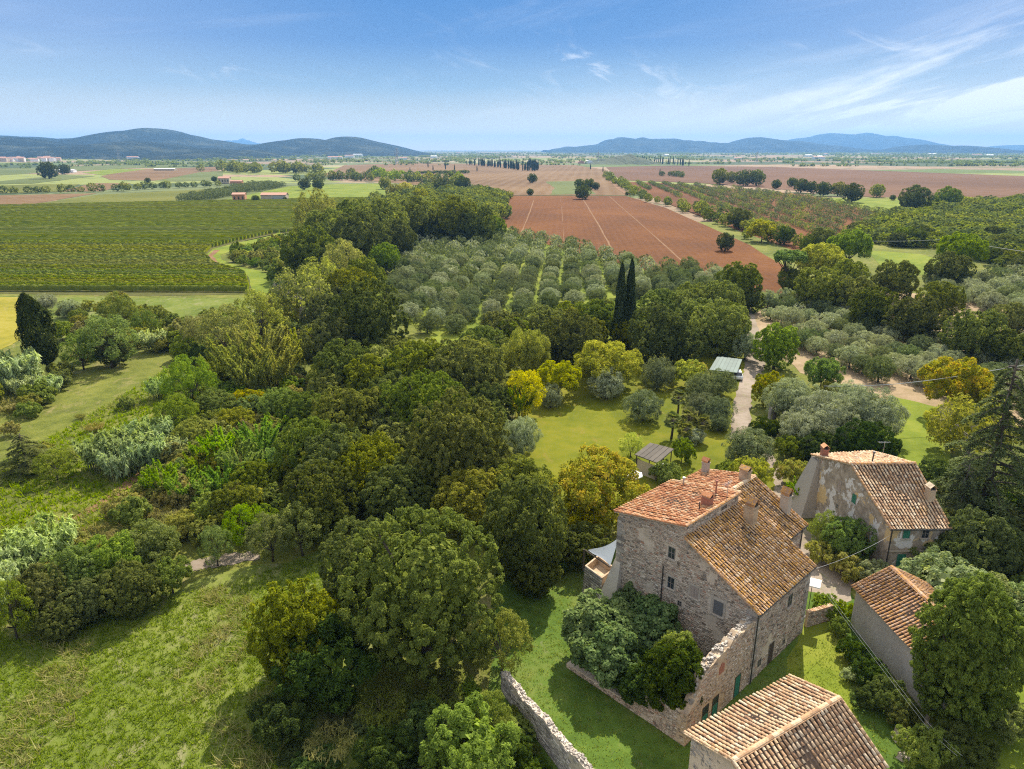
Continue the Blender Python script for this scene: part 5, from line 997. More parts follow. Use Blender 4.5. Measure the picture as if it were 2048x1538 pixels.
# ---- grass and straw on the near meadow (nobody could count the blades)
def blades(name, pix, dens, hgt, wid, mat, seed, mask=None, lean=.5, clump=5):
    rg = np.random.default_rng(seed); poly = [P(*p) for p in pix]; X = [p[0] for p in poly]; Y = [p[1] for p in poly]; n = int((max(X)-min(X))*(max(Y)-min(Y))*dens)
    q = np.stack([rg.uniform(min(X), max(X), n), rg.uniform(min(Y), max(Y), n)], -1)
    ins = np.zeros(n, bool); m_ = len(poly)
    for i in range(m_):
        (x0, y0), (x1, y1) = poly[i], poly[(i+1) % m_]; c = (y0 > q[:, 1]) != (y1 > q[:, 1]); ins ^= c & (q[:, 0] < (x1-x0)*(q[:, 1]-y0)/((y1-y0) if y1 != y0 else 1e-9)+x0)
    q = q[ins]
    if mask: q = q[mask(q, rg)]
    q = np.repeat(q, clump, 0)+rg.normal(0, .12, (len(q)*clump, 2)); n = len(q); h = hgt*rg.uniform(.4, 1.3, n); a = rg.uniform(0, 2*pi, n); L = rg.normal(0, lean, (n, 2))*h[:, None]; L += np.array([-.25, -.1])*h[:, None]*lean
    dx = np.stack([np.cos(a), np.sin(a)], -1)*wid; b = np.zeros((n, 3, 3)); b[:, 0, :2] = q-dx; b[:, 1, :2] = q+dx; b[:, 2, :2] = q+L; b[:, 2, 2] = h
    b[:, :2, 2] = -.02
    tag(ob(name, mesh(name, b.reshape(-1, 3), np.arange(3*n).reshape(-1, 3), M[mat], rg.random(n))), kind='stuff')
def patchmask(sc, th, seed):
    def f(q, rg):
        r = np.random.default_rng(seed); v = np.zeros(len(q))
        for i in range(9):
            a = r.uniform(0, 6.28); fq = sc*2**(i/3)*r.uniform(.7, 1.3); v += np.sin((q[:, 0]*cos(a)+q[:, 1]*sin(a))*fq+r.uniform(0, 6.28))/(1+i*.25)
        return v > th
    return f
MEADOW = [(-80, 1290), (60, 1275), (300, 1205), (440, 1170), (600, 1120), (700, 1110), (700, 1300), (560, 1560), (560, 1700), (-120, 1700)]
blades('meadow_grass', MEADOW, 13, .26, .045, 'grass', 500)
blades('meadow_straw', MEADOW, 5.5, .62, .04, 'straw', 501, patchmask(.55, 1.15, 3), .9)
blades('yard_grass', [(1010, 1200), (1150, 1120), (1250, 1440), (1640, 1280), (1700, 1250), (1780, 1500), (1700, 1700), (1180, 1700), (1000, 1400)], 10, .14, .035, 'grass', 502)
blades('slope_grass', [(-60, 960), (130, 860), (330, 740), (400, 690), (560, 640), (340, 900), (300, 1010), (60, 1110), (-80, 1150)], 2.6, .5, .09, 'grass', 503, None, .6)
blades('slope_straw', [(-60, 960), (130, 860), (330, 740), (400, 690), (560, 640), (340, 900), (300, 1010), (60, 1110), (-80, 1150)], 2.6, .7, .07, 'straw', 504, patchmask(.22, .8, 5), .8)

# ------------------------------------------------------------ buildings
from mathutils import Matrix, Vector
def vec(*a): return np.array(a, float)
def frame_of(o, ax, n):
    """matrix with x along ax, z along n"""
    x = unit(np.array(ax, float)); z = unit(np.array(n, float)); y = np.cross(z, x); return x, y, z
def tile_base(r0=.108, r1=.082, L=.46, seg=5):
    V = []; F = []
    for j, (yy, r, zz) in enumerate(((0, r0, .028), (L, r1, 0.0))):
        for i in range(seg+1):
            a = pi*i/seg; V.append((-cos(a)*r, yy, sin(a)*r*.85+zz))
    for i in range(seg+1):
        a = pi*i/seg; V.append((-cos(a)*(r0-.02), 0, sin(a)*(r0-.02)*.85+.028))
    n = seg+1
    F = [(i, i+1, n+i+1, n+i) for i in range(seg)]+[(2*n+i, 2*n+i+1, i+1, i) for i in range(seg)]
    return np.array(V), F
TV, TF = tile_base()
def tile_meshes(mat): return [mesh('roof_tile', TV, TF, M[mat], [i/6.0]*len(TF)) for i in range(6)]
def roof(name, house, A, B, C, D, mat, n_obj, seed, pitch=.325, course=.37, thick=.10, ridge=True, gutter=None, slabmat='mortar'):
    """tiled slope: A-B eave, D-C top edge (3D, house local)"""
    A, B, C, D = map(lambda q: np.array(q, float), (A, B, C, D)); rg = np.random.default_rng(seed)
    n = unit(np.cross(B-A, D-A)); n = n if n[2] > 0 else -n
    b = MB(); b.prism([A-n*.02, B-n*.02, C-n*.02, D-n*.02], -n*thick); r = ob(name, b.me(name, M[slabmat]), house)
    Lw = (np.linalg.norm(B-A)+np.linalg.norm(C-D))/2; Ls = np.linalg.norm((D+C)/2-(A+B)/2); nc = max(2, int(Lw/pitch)); nr = max(2, int(Ls/course))
    # channels between the cover tiles
    V = []; F = []
    for i in range(nc):
        for k, f in enumerate((.02, .5, .98)):
            t0 = (i+.5+(f-.5))/nc
            for q0, q1 in ((A+(B-A)*t0, D+(C-D)*t0),): V += [q0+n*(.045 if k != 1 else .0), q1+n*(.045 if k != 1 else .0)]
        s = len(V)-6; F += [(s, s+2, s+3, s+1), (s+2, s+4, s+5, s+3)]
    ob('channel_tiles', mesh('channel_tiles', V, F, M['pan']), r)['kind'] = 'stuff'
    items = []
    for i in range(nc+1):
        t0 = min(max(i/nc, .004), .996); q0 = A+(B-A)*t0; q1 = D+(C-D)*t0; up = unit(q1-q0); Li = np.linalg.norm(q1-q0); sag = rg.normal(0, .012)
        for j in range(nr):
            s = j/nr*Li-(.06 if j == 0 else .0)+rg.normal(0, .012); p = q0+up*s+n*(.045+rg.normal(0, .010)+sag-.07*sin(pi*t0)*sin(pi*j/nr)+.02*sin(t0*17+j*.4))
            yv = unit(up+unit(B-A)*rg.normal(0, .05)+n*rg.normal(0, .02)); xv = unit(np.cross(yv, n)); zv = np.cross(xv, yv); items.append((p, xv, yv, zv, rg.random(), rg.uniform(.93, 1.08)))
    W = np.array(house.matrix_world) if False else None
    hx, hy, hr = house.location[0], house.location[1], house.rotation_euler[2]
    def dist(p): x = p[0]*cos(hr)-p[1]*sin(hr)+hx; y = p[0]*sin(hr)+p[1]*cos(hr)+hy; return x*x+y*y+(p[2]-CAM_H)**2
    items.sort(key=lambda q: dist(q[0])); ms = tile_meshes(mat)
    for p, xv, yv, zv, tn, sc in items[:n_obj]:
        o = ob('roof_tile', ms[int(tn*6) % 6], r); m_ = Matrix(((xv[0]*sc, yv[0], zv[0]*sc, p[0]), (xv[1]*sc, yv[1], zv[1]*sc, p[1]), (xv[2]*sc, yv[2], zv[2]*sc, p[2]), (0, 0, 0, 1))); o.matrix_basis = m_
    rest = items[n_obj:]
    if rest:
        V = []; F = []; T_ = []; 
        for k, (p, xv, yv, zv, tn, sc) in enumerate(rest):
            V.append(p+TV[:, :1]*sc*xv+TV[:, 1:2]*yv+TV[:, 2:3]*sc*zv); F.append(np.array(TF)+k*len(TV)); T_ += [tn]*len(TF)
        ob('cover_tiles', mesh('cover_tiles', np.concatenate(V), np.concatenate(F), M[mat], T_), r)['kind'] = 'stuff'
    return r
def capping(name, parent, p, q, mat, seed, wide=.17, kind='ridge_tile', step=.42):
    """a line of big half round tiles bedded in mortar"""
    rg = np.random.default_rng(seed); p, q = np.array(p, float), np.array(q, float); L = np.linalg.norm(q-p); d = (q-p)/L; n = int(L/step); b = MB()
    s = unit(np.cross(d, (0, 0, 1))); up = np.cross(s, d)
    for k in range(n):
        c = p+d*L*k/n+up*rg.normal(0, .01); e = c+d*(L/n+.05); w0, w1 = wide*1.06, wide*.92; V = []
        for cc, w_ in ((c, w0), (e, w1)):
            for i in range(6): a = pi*i/5; V.append(cc-s*cos(a)*w_+up*sin(a)*w_*.75)
        b.add(V, [(i, i+1, 7+i, 6+i) for i in range(5)]+[tuple(range(6))[::-1]], rg.random())
    b.prism([p-s*wide*1.2-up*.05, p+s*wide*1.2-up*.05, q+s*wide*1.2-up*.05, q-s*wide*1.2-up*.05], up*.07, .5)
    return ob(name, b.me(name, M[mat]), parent)
def stones(house, part, O, ex, ey, W_, top, skip, seed, n_obj=0, proud=.05, sw=(.15, .38), sh=(.11, .2), mat='stone', bottom=0.0, gap=.022, patch=1.75):
    """irregular stones laid in rough courses on the face spanned by ex (along) and up; top(s) = height of the wall there"""
    rg = np.random.default_rng(seed); O = np.array(O, float); ex = unit(np.array(ex, float)); ez = np.array([0, 0, 1.0]); ey = unit(np.array(ey, float)); L = []
    z = bottom; hmax = max(top(s) for s in np.linspace(0, W_, 25))
    while z < hmax:
        h = rg.uniform(*sh); s = -rg.uniform(0, .2)
        while s < W_:
            w = rg.uniform(*sw)*(1 if rg.random() > .12 else 1.4); a, b_ = max(s, 0.01), min(s+w, W_-.01); zt = z+h*(1 if rg.random() > .1 else .75)
            if b_-a > .08:
                mid = (a+b_)/2
                ph = sin(mid*.9+seed)+sin(z*1.3+seed*2)+.7*sin(mid*2.3-z*1.9)+.5*sin(mid*4.1+z*3)
                if ph < patch and z+h*.6 < top(mid) and not any(x0-.02 < b_ and a < x1+.02 and z0-.02 < z+h and z < z1+.02 for x0, x1, z0, z1 in skip):
                    zt = min(zt, top(mid)); j = lambda m_: rg.uniform(-m_, m_)
                    Q = [(a+gap+j(.03), z+gap+j(.025)), (b_-gap+j(.03), z+gap+j(.025)), (b_-gap+j(.04), zt-gap+j(.03)), (a+gap+j(.04), zt-gap+j(.03))]
                    pr = proud*rg.uniform(.4, 1.4); c = np.mean(Q, 0); L.append((Q, c, pr, rg.random(), (b_-a)*(zt-z)))
            s += w
        z += h
    L.sort(key=lambda q: -q[4])
    def geo(Q, c, pr):
        bk = [O+ex*x+ez*zz-ey*.01 for x, zz in Q]; fr = [O+ex*(x*.86+c[0]*.14)+ez*(zz*.84+c[1]*.16)+ey*pr for x, zz in Q]; return bk+fr
    FF = [(4, 5, 6, 7), (0, 1, 5, 4), (1, 2, 6, 5), (2, 3, 7, 6), (3, 0, 4, 7)]
    for Q, c, pr, tn, ar in L[:n_obj]: ob('stone', mesh('stone', geo(Q, c, pr), FF, M[mat], [tn]*5), part)
    V = []; F = []; T_ = []
    for k, (Q, c, pr, tn, ar) in enumerate(L[n_obj:]): V += geo(Q, c, pr); F += [tuple(i+8*k for i in f) for f in FF]; T_ += [tn]*5
    ob('stonework', mesh('stonework', V, np.array(F), M[mat], T_), part)['kind'] = 'stuff'
def opening(house, O, ex, ey, s, z0, w, h, kind='window', surround=None, shutter=None, frame='frame', sill=True, dark_top=0.0):
    """window or door on a wall face; frame, pane, sill as sub-parts"""
    O = np.array(O, float); ex = unit(np.array(ex, float)); ey = unit(np.array(ey, float)); ez = np.array([0, 0, 1.0])
    def bx(b, s0, s1, za, zb, d0, d1, tn=.5): 
        V = [O+ex*a+ez*zz+ey*d for d in (d0, d1) for zz in (za, zb) for a in (s0, s1)]; b.add(V, [(0, 1, 3, 2), (4, 6, 7, 5), (0, 4, 5, 1), (2, 3, 7, 6), (0, 2, 6, 4), (1, 5, 7, 3)], tn)
    x0, x1 = s-w/2, s+w/2; b = MB()
    if surround:
        for q in ((x0-.16, x0, z0-.12, z0+h+.18), (x1, x1+.16, z0-.12, z0+h+.18), (x0, x1, z0+h, z0+h+.18)): bx(b, *q, 0, .045)
        root = ob(kind, b.me(kind, M[surround]), house); b = MB()
    else:
        for q in ((x0, x0+.06, z0, z0+h), (x1-.06, x1, z0, z0+h), (x0+.06, x1-.06, z0+h-.06, z0+h)): bx(b, *q, .003, .035)
        root = ob(kind, b.me(kind, M[frame]), house); b = MB()
    if shutter:
        n = 2 if w > .6 else 1
        for k in range(n):
            b = MB(); a0 = x0+.05+(w-.1)/n*k; a1 = a0+(w-.1)/n-.015; zt = z0+h-dark_top; m_ = int((zt-z0)/.11)
            bx(b, a0, a1, z0+.03, zt-.03, .004, .022)
            for r in range(m_): bx(b, a0+.04, a1-.04, z0+.06+r*.11, z0+.12+r*.11, .022, .032, .2+.6*random.random())
            ob('shutter' if kind == 'window' else 'door_leaf', b.me('shutter', M[shutter]), root)
        if dark_top: b = MB(); bx(b, x0+.05, x1-.05, z0+h-dark_top, z0+h-.05, .002, .01); ob('pane', b.me('pane', M['glass']), root)
    else:
        b = MB(); bx(b, x0+.05, x1-.05, z0+.02, z0+h-.05, .002, .012); ob('pane', b.me('pane', M['glass']), root)
        b = MB(); bx(b, s-.02, s+.02, z0+.02, z0+h-.06, .013, .03); bx(b, x0+.06, x1-.06, z0+h*.5-.02, z0+h*.5+.02, .031, .04); ob('glazing_bar', b.me('glazing_bar', M[frame]), root)
    if sill: b = MB(); bx(b, x0-.1, x1+.1, z0-.09, z0-.01, .0, .14); ob('sill', b.me('sill', M['lintel']), root)
    return root
def chimney(house, x, y, z, w, d, h, mat='mortar', top='gable', tm='tile_red', parent=None):
    b = MB(); b.box(-w/2, w/2, -d/2, d/2, -.6, h*.62, .4); b.box(-w/2-.05, w/2+.05, -d/2-.05, d/2+.05, h*.62, h*.68, .6)
    c = ob('chimney', b.me('chimney', M[mat]), house, (x, y, z), (0, 0, random.uniform(-.05, .05)))
    b = MB()
    for sx in (-1, 1): b.box(sx*w/2-.06*(sx > 0), sx*w/2+.06*(sx < 0), -d/2+.02, d/2-.02, h*.68, h*.80, .5)
    for sx in (-1, 1): b.prism([(sx*(w/2+.08), -d/2-.06, h*.80), (sx*(w/2+.08), d/2+.06, h*.80), (0, d/2+.06, h), (0, -d/2-.06, h)], (0, 0, .045), .3+.3*sx)
    b.prism([(-w/2, d/2-.03, h*.8), (w/2, d/2-.03, h*.8), (0, d/2-.03, h*.97)], (0, -.04, 0), .4)
    ob('chimney_cap', b.me('chimney_cap', M[tm]), c); b = MB(); b.box(-w/2+.07, w/2-.07, -d/2+.05, d/2-.05, h*.68, h*.76); ob('flue', b.me('flue', M['metal_dark']), c); return c
def pipe(house, name, pts, r, mat='metal_dark', cowl=False):
    b = MB(); b.tube(pts, r, 8)
    if cowl: t_ = pts[-1]; b.tube([vec(*t_)+vec(0, 0, .02), vec(*t_)+vec(0, 0, .10)], [.17, .13], 8)
    return ob(name, b.me(name, M[mat]), house)
def antenna(house, x, y, z, h=1.7):
    b = MB(); b.tube([(x, y, z-.3), (x, y, z+h)], .022, 6); b.tube([(x-.7, y, z+h-.1), (x+.6, y, z+h-.1)], .015, 4)
    for k in range(8): b.tube([(x-.65+k*.17, y-.28+.02*k, z+h-.1), (x-.65+k*.17, y+.28-.02*k, z+h-.1)], .011, 4)
    return ob('television_aerial', b.me('television_aerial', M['metal_pale']), house)

def house_a():
    H = empty('farmhouse', (18.59, 45.74, 0), radians(43.8), 'large stone farmhouse with red and lichened tile roofs and a tall windowed gable', 'house')
    b = MB()
    b.prism([(0, 0, 0), (0, 13.35, 0), (0, 13.35, 9.95), (0, 6.7, 11.2), (0, 6.7, 10.2), (0, 0, 6.7)], (8.3, 0, 0))
    b.prism([(8.302, 0, 0), (8.302, 6.7, 0), (8.302, 6.7, 10.17), (8.302, 0, 6.69)], (.9, 0, 0))
    b.prism([(8.304, 2.6, 0), (8.304, 12.9, 0), (8.304, 12.9, 9.75), (8.304, 7.8, 10.75), (8.304, 2.6, 8.02)], (4.6, 0, 0))
    w = ob('wall', b.me('farmhouse_wall', M['mortar']), H)
    gs = [(7.42, 8.18, 7.8, 8.9), (7.27, 8.03, 5.0, 6.1), (4.97, 5.83, 5.2, 6.3), (2.5, 3.9, 4.6, 6.3), (6.45, 6.9, 3.8, 4.3)]
    gtop = lambda s: (6.7+s*.522 if s < 6.7 else 11.2-(s-6.7)*.188)-.06
    stones(H, w, (0, 0, 0), (0, 1, 0), (-1, 0, 0), 13.35, gtop, gs, 11, 150)
    rs = [(5.35, 6.25, 4.3, 5.5), (5.4, 6.0, .6, 1.25), (2.9, 3.9, 0, 2.2), (1.2, 1.85, .75, 1.6)]
    stones(H, w, (0, 0, 0), (1, 0, 0), (0, -1, 0), 9.2, lambda s: 6.64, rs, 12, 110)
    stones(H, w, (9.2, 2.6, 0), (1, 0, 0), (0, -1, 0), 3.7, lambda s: 7.9, [(1.6, 2.7, 4.6, 6.1)], 13, 20)
    stones(H, w, (0, 6.7, 0), (1, 0, 0), (0, -1, 0), 8.3, lambda s: 11.1, [(5.3, 6.5, 10.55, 11.0)], 14, 10, bottom=10.3, sh=(.1, .18))
    E_ = ((0, 0, 0), (0, 1, 0), (-1, 0, 0))
    opening(H, *E_, 7.8, 7.8, .7, 1.1); opening(H, *E_, 7.65, 5.0, .7, 1.1, surround='lintel'); opening(H, *E_, 5.4, 5.2, .8, 1.1, surround='lintel', shutter='shutter_beige')['label'] = 'boarded beige window'
    opening(H, *E_, 3.2, 4.72, .95, 1.3, surround='lintel', shutter='shutter_grey')['label'] = 'wide window with grey louvred shutters'; opening(H, *E_, 6.67, 3.8, .42, .5, sill=False)
    b = MB(); b.prism([(0, 2.45, 6.18), (0, 3.95, 6.18), (0, 3.95, 6.75), (0, 2.45, 6.75)], (-.03, 0, 0)); ob('plaster_patch', b.me('plaster_patch', M['lintel']), w)
    R_ = ((0, 0, 0), (1, 0, 0), (0, -1, 0))
    opening(H, *R_, 5.8, 4.3, .8, 1.2); opening(H, *R_, 5.7, .6, .5, .6, sill=False); opening(H, *R_, 3.4, 0, .95, 2.1, 'door', shutter='wood_dark', sill=False); opening(H, *R_, 1.52, .8, .6, .75, sill=False)
    opening(H, (9.2, 2.6, 0), (1, 0, 0), (0, -1, 0), 2.15, 4.6, .85, 1.4, surround='lintel', shutter='shutter_grey')
    opening(H, (0, 6.7, 0), (1, 0, 0), (0, -1, 0), 5.9, 10.58, 1.0, .38, sill=False)
    pl = lambda y: 6.85+y*.522
    b = MB(); rq = np.random.default_rng(19)
    for (cx, cy, sx, sy, zt) in ((0, 0, 1, 1, 6.5), (0, 13.35, 1, -1, 9.8), (9.2, 0, -1, 1, 6.5)):
        z = 0
        k = 0
        while z < zt-.3:
            h = rq.uniform(.24, .36); L1, L2 = ((.75, .4) if k % 2 else (.4, .75)); L1 *= rq.uniform(.8, 1.15); L2 *= rq.uniform(.8, 1.15); e = .075
            x0, x1 = sorted((cx-sx*e, cx+sx*L1)); y0, y1 = sorted((cy-sy*e, cy+sy*L2)); b.box(x0, x1, y0, y1, z+.015, z+h-.015, rq.random()); z += h; k += 1
    ob('quoin_stones', b.me('quoin_stones', M['stoneg']), w)['kind'] = 'stuff'
    r2 = roof('roof', H, (-.22, -.32, pl(-.32)), (9.35, -.32, pl(-.32)), (9.35, 6.68, pl(6.68)), (-.22, 6.68, pl(6.68)), 'tile_brown', 130, 21)
    rb = roof('rear_roof', H, (9.36, 2.3, pl(2.3)), (13.15, 2.3, pl(2.3)), (13.15, 7.8, pl(7.8)), (9.36, 7.8, pl(7.8)), 'tile_brown', 20, 22)
    b = MB(); b.prism([(8.3, 6.75, pl(6.75)), (9.35, 6.75, pl(6.75)), (9.35, 7.8, pl(7.8)), (8.3, 7.8, pl(7.8))], (0, 0, -.1)); ob('roof_infill', b.me('roof_infill', M['tile_brown']), H)
    rr = roof('red_roof', H, (-.25, 13.7, 9.98), (8.4, 13.7, 9.98), (8.4, 6.62, 11.38), (-.25, 6.62, 11.38), 'tile_red', 140, 23)
    r3 = roof('rear_red_roof', H, (8.42, 13.2, 9.78), (13.2, 13.2, 9.78), (13.2, 7.8, 10.93), (8.42, 7.8, 10.93), 'tile_red', 10, 24)
    capping('ridge_tile', rr, (-.22, 6.62, 11.41), (8.4, 6.62, 11.41), 'tile_orange', 25, .12)
    capping('ridge_tile', r3, (8.42, 7.8, 10.99), (13.2, 7.8, 10.99), 'tile_pink', 26)
    capping('verge_tile', rr, (8.4, 13.6, 10.08), (8.4, 6.62, 11.45), 'tile_pink', 27, .13)
    capping('verge_tile', r2, (-.2, -.3, pl(-.3)+.05), (-.2, 6.6, pl(6.6)+.05), 'tile_orange', 28, .10, step=.36); capping('verge_tile', r2, (9.35, -.3, pl(-.3)+.05), (9.35, 6.6, pl(6.6)+.05), 'tile_orange', 29, .10, step=.36)
    capping('verge_tile', rb, (13.12, 2.3, pl(2.3)+.05), (13.12, 7.8, pl(7.8)+.05), 'tile_orange', 30, .10, step=.36); capping('verge_tile', rr, (-.23, 13.65, 10.05), (-.23, 6.62, 11.43), 'tile_red', 31, .09, step=.36)
    capping('verge_tile', r3, (13.2, 13.2, 9.85), (13.2, 7.8, 10.98), 'tile_pink', 32, .12)
    chimney(H, 4.5, 7.55, 11.2, .62, .8, 1.15, 'brick', tm='tile_red'); chimney(H, 7.55, 5.05, 9.45, .75, .95, 2.3, 'mortarwarm', tm='tile_orange'); chimney(H, 12.35, 4.2, 9.05, .62, .8, 2.3, 'lintel', tm='tile_orange')
    chimney(H, 12.1, 8.2, 10.8, .7, .85, 1.4, 'mortarwarm', tm='tile_brown'); chimney(H, 13.6-1, 12.6, 9.95, .5, .6, 1.5, 'lintel', tm='tile_red')
    pipe(H, 'flue_pipe', [(7.0, 8.2, 10.9), (7.0, 8.2, 12.35)], .07, 'brick', True); pipe(H, 'flue_pipe', [(8.0, 12.1, 9.9), (8.0, 12.1, 10.95)], .06, 'metal_pale', True); pipe(H, 'flue_pipe', [(3.3, 7.55, 11.1), (3.3, 7.55, 11.95)], .05, 'metal_dark')
    pipe(H, 'drainpipe', [(-.09, 8.45, 6.8), (-.09, 8.45, 3.5)], .05); pipe(H, 'drainpipe', [(.12, -.1, 6.6), (.12, -.1, 0)], .055); pipe(H, 'drainpipe', [(12.7, 2.5, 7.9), (12.7, 2.5, 2)], .05)
    pipe(H, 'gutter', [(-.2, -.38, 6.62), (9.35, -.38, 6.62)], .055); pipe(H, 'gutter', [(9.4, 2.25, 7.98), (13.15, 2.25, 7.98)], .05)
    antenna(H, 6.6, 6.9, 11.4, 1.5)
    b = MB(); b.prism([(-1.3, 12.5, 0), (-1.3, 14.3, 0), (.5, 14.3, 0), (.5, 12.5, 0)], (0, 0, .01)); b = MB()
    V = [(-1.5, 12.4, 0), (-1.5, 14.6, 0), (1, 14.6, 0), (1, 12.4, 0), (-.02, 12.9, 5.3), (-.02, 13.5, 5.3), (.6, 13.5, 5.3), (.6, 12.9, 5.3)]
    b.add(V, [(0, 1, 5, 4), (1, 2, 6, 5), (2, 3, 7, 6), (3, 0, 4, 7), (4, 5, 6, 7)]); ob('buttress', b.me('buttress', M['stoneg']), H)
    return H
HA = house_a()

def ruin():
    H = empty('ruined_enclosure', (18.59, 45.74, 0), radians(43.8), 'roofless crumbling stone enclosure with green doors below the farmhouse gable', 'ruin')
    xs = [0, -2.5, -5, -7, -7.6, -8.3, -8.95]; zs = [6.0, 5.85, 5.6, 5.1, 4.2, 3.0, 2.8]; rg = np.random.default_rng(5); X = np.linspace(-.05, -8.95, 36); Z = np.interp(-X, [-q for q in xs], zs)+rg.normal(0, .09, 36); b = MB()
    prof = [(x, 0, z) for x, z in zip(X, Z)]; b.prism([(-.05, 0, 0)]+prof+[(-8.95, 0, 0)], (0, .75, 0)); w = ob('wall', b.me('ruin_wall', M['mortarwarm']), H)
    sk = [(2.0-.55, 2.0+.35, 0, 2.0), (5.1-.5, 5.1+.45, 0, 2.1), (6.45-.5, 6.45+.5, 0, 2.1), (4.2, 5.1, 3.7, 4.8)]
    stones(H, w, (0, 0, 0), (-1, 0, 0), (0, -1, 0), 8.95, lambda s: np.interp(s, [-q for q in xs], zs)-.1, sk, 41, 110, proud=.035, gap=.035)
    b = MB()
    for i in range(150):
        s = rg.uniform(0, 8.2); z = np.interp(s, [-q for q in xs], zs)+rg.uniform(-.1, .08); a, c, e = rg.uniform(.1, .24, 3); y = rg.uniform(.03, .6); b.box(-s-a, -s, y, y+c, z-.1, z+e*.5, rg.random())
    ob('rubble_top', b.me('rubble_top', M['stoneg']), w)['kind'] = 'stuff'
    Xn = [0, 4.2, 4.25, 5.8, 7, 11.2]; Zn = [2.8, 2.3, .9, .6, .45, .4]; Y = np.linspace(.76, 11.2, 34); Zv = np.interp(Y, Xn, Zn)+rg.normal(0, .04, 34); b = MB()
    b.prism([(-8.9, .76, 0)]+[(-8.9, y, z) for y, z in zip(Y, Zv)]+[(-8.9, 11.2, 0)], (.55, 0, 0)); w2 = ob('wall', b.me('ruin_wall', M['mortar']), H)
    stones(H, w2, (-8.92, 0, 0), (0, 1, 0), (-1, 0, 0), 11.2, lambda s: np.interp(s, Xn, Zn)-.05, [], 42, 60, proud=.04)
    R_ = ((0, 0, 0), (-1, 0, 0), (0, -1, 0))
    for s_, dt in ((1.9, .0), (5.1, .75), (6.45, .8)): opening(H, *R_, s_, 0, .85, 2.0, 'door', shutter='wood_green', sill=False, frame='wood_dark', dark_top=dt)
    b = MB(); b.prism([(-4.3, 0, 3.8), (-5.0, 0, 3.8), (-5.05, 0, 4.4), (-4.7, 0, 4.75), (-4.3, 0, 4.5)], (0, -.03, 0)); ob('brick_patch', b.me('brick_patch', M['brick']), w)
    b = MB(); b.box(-8.25, -7.85, -.03, .0, 1.1, 1.6); ob('vent', b.me('vent', M['brick']), w)
ruin()

def poly_house(name, FL, FR, BR, BL, RL, RR, zf, zr, zb, wallmat, label, tm1, tm2, nobj, seeds, over=.25, cap='tile_orange'):
    """gabled house from its four wall corners and the two ridge ends (world x, y)"""
    H = empty(name, (FL[0], FL[1], 0), 0, label, 'house'); o = np.array(FL); L = lambda p, z: np.array([p[0]-o[0], p[1]-o[1], z])
    FL, FR, BR, BL, RL, RR = [np.array(q, float) for q in (FL, FR, BR, BL, RL, RR)]; b = MB()
    V = [L(FL, 0), L(FR, 0), L(BR, 0), L(BL, 0), L(FL, zf-.12), L(FR, zf-.12), L(BR, zb-.12), L(BL, zb-.12), L(RL, zr-.12), L(RR, zr-.12), L(RL, 0), L(RR, 0)]
    b.add(V, [(0, 1, 5, 4), (2, 3, 7, 6), (3, 10, 8, 7), (10, 0, 4, 8), (1, 11, 9, 5), (11, 2, 6, 9), (4, 5, 9, 8), (8, 9, 6, 7)]); w = ob('wall', b.me(name+'_wall', M[wallmat]), H)
    ux = unit(FR-FL)*over; uf = unit((FL-RL))*over*1.2; ub = unit(BL-RL)*over*1.2; sf = (zr-zf)/np.linalg.norm(FL-RL); sb = (zr-zb)/np.linalg.norm(BL-RL); dz = .03
    a1 = L(FL-ux+uf, zf-sf*over*1.2+dz); a2 = L(FR+ux+uf, zf-sf*over*1.2+dz); r1 = L(RL-ux, zr+dz); r2_ = L(RR+ux, zr+dz); b1 = L(BL-ux+ub, zb-sb*over*1.2+dz); b2 = L(BR+ux+ub, zb-sb*over*1.2+dz)
    q1 = roof('roof', H, a1, a2, r2_, r1, tm1, nobj[0], seeds); q2 = roof('roof', H, b1, b2, r2_, r1, tm2, nobj[1], seeds+1)
    capping('ridge_tile', q1, r1+vec(0, 0, .05), r2_+vec(0, 0, .05), cap, seeds+2, .17)
    for p_, q_, pr in ((a1, r1, q1), (a2, r2_, q1), (b1, r1, q2), (b2, r2_, q2)): capping('verge_tile', pr, p_+vec(0, 0, .04), q_+vec(0, 0, .04), cap, seeds+3, .09, step=.36)
    return H, w, L
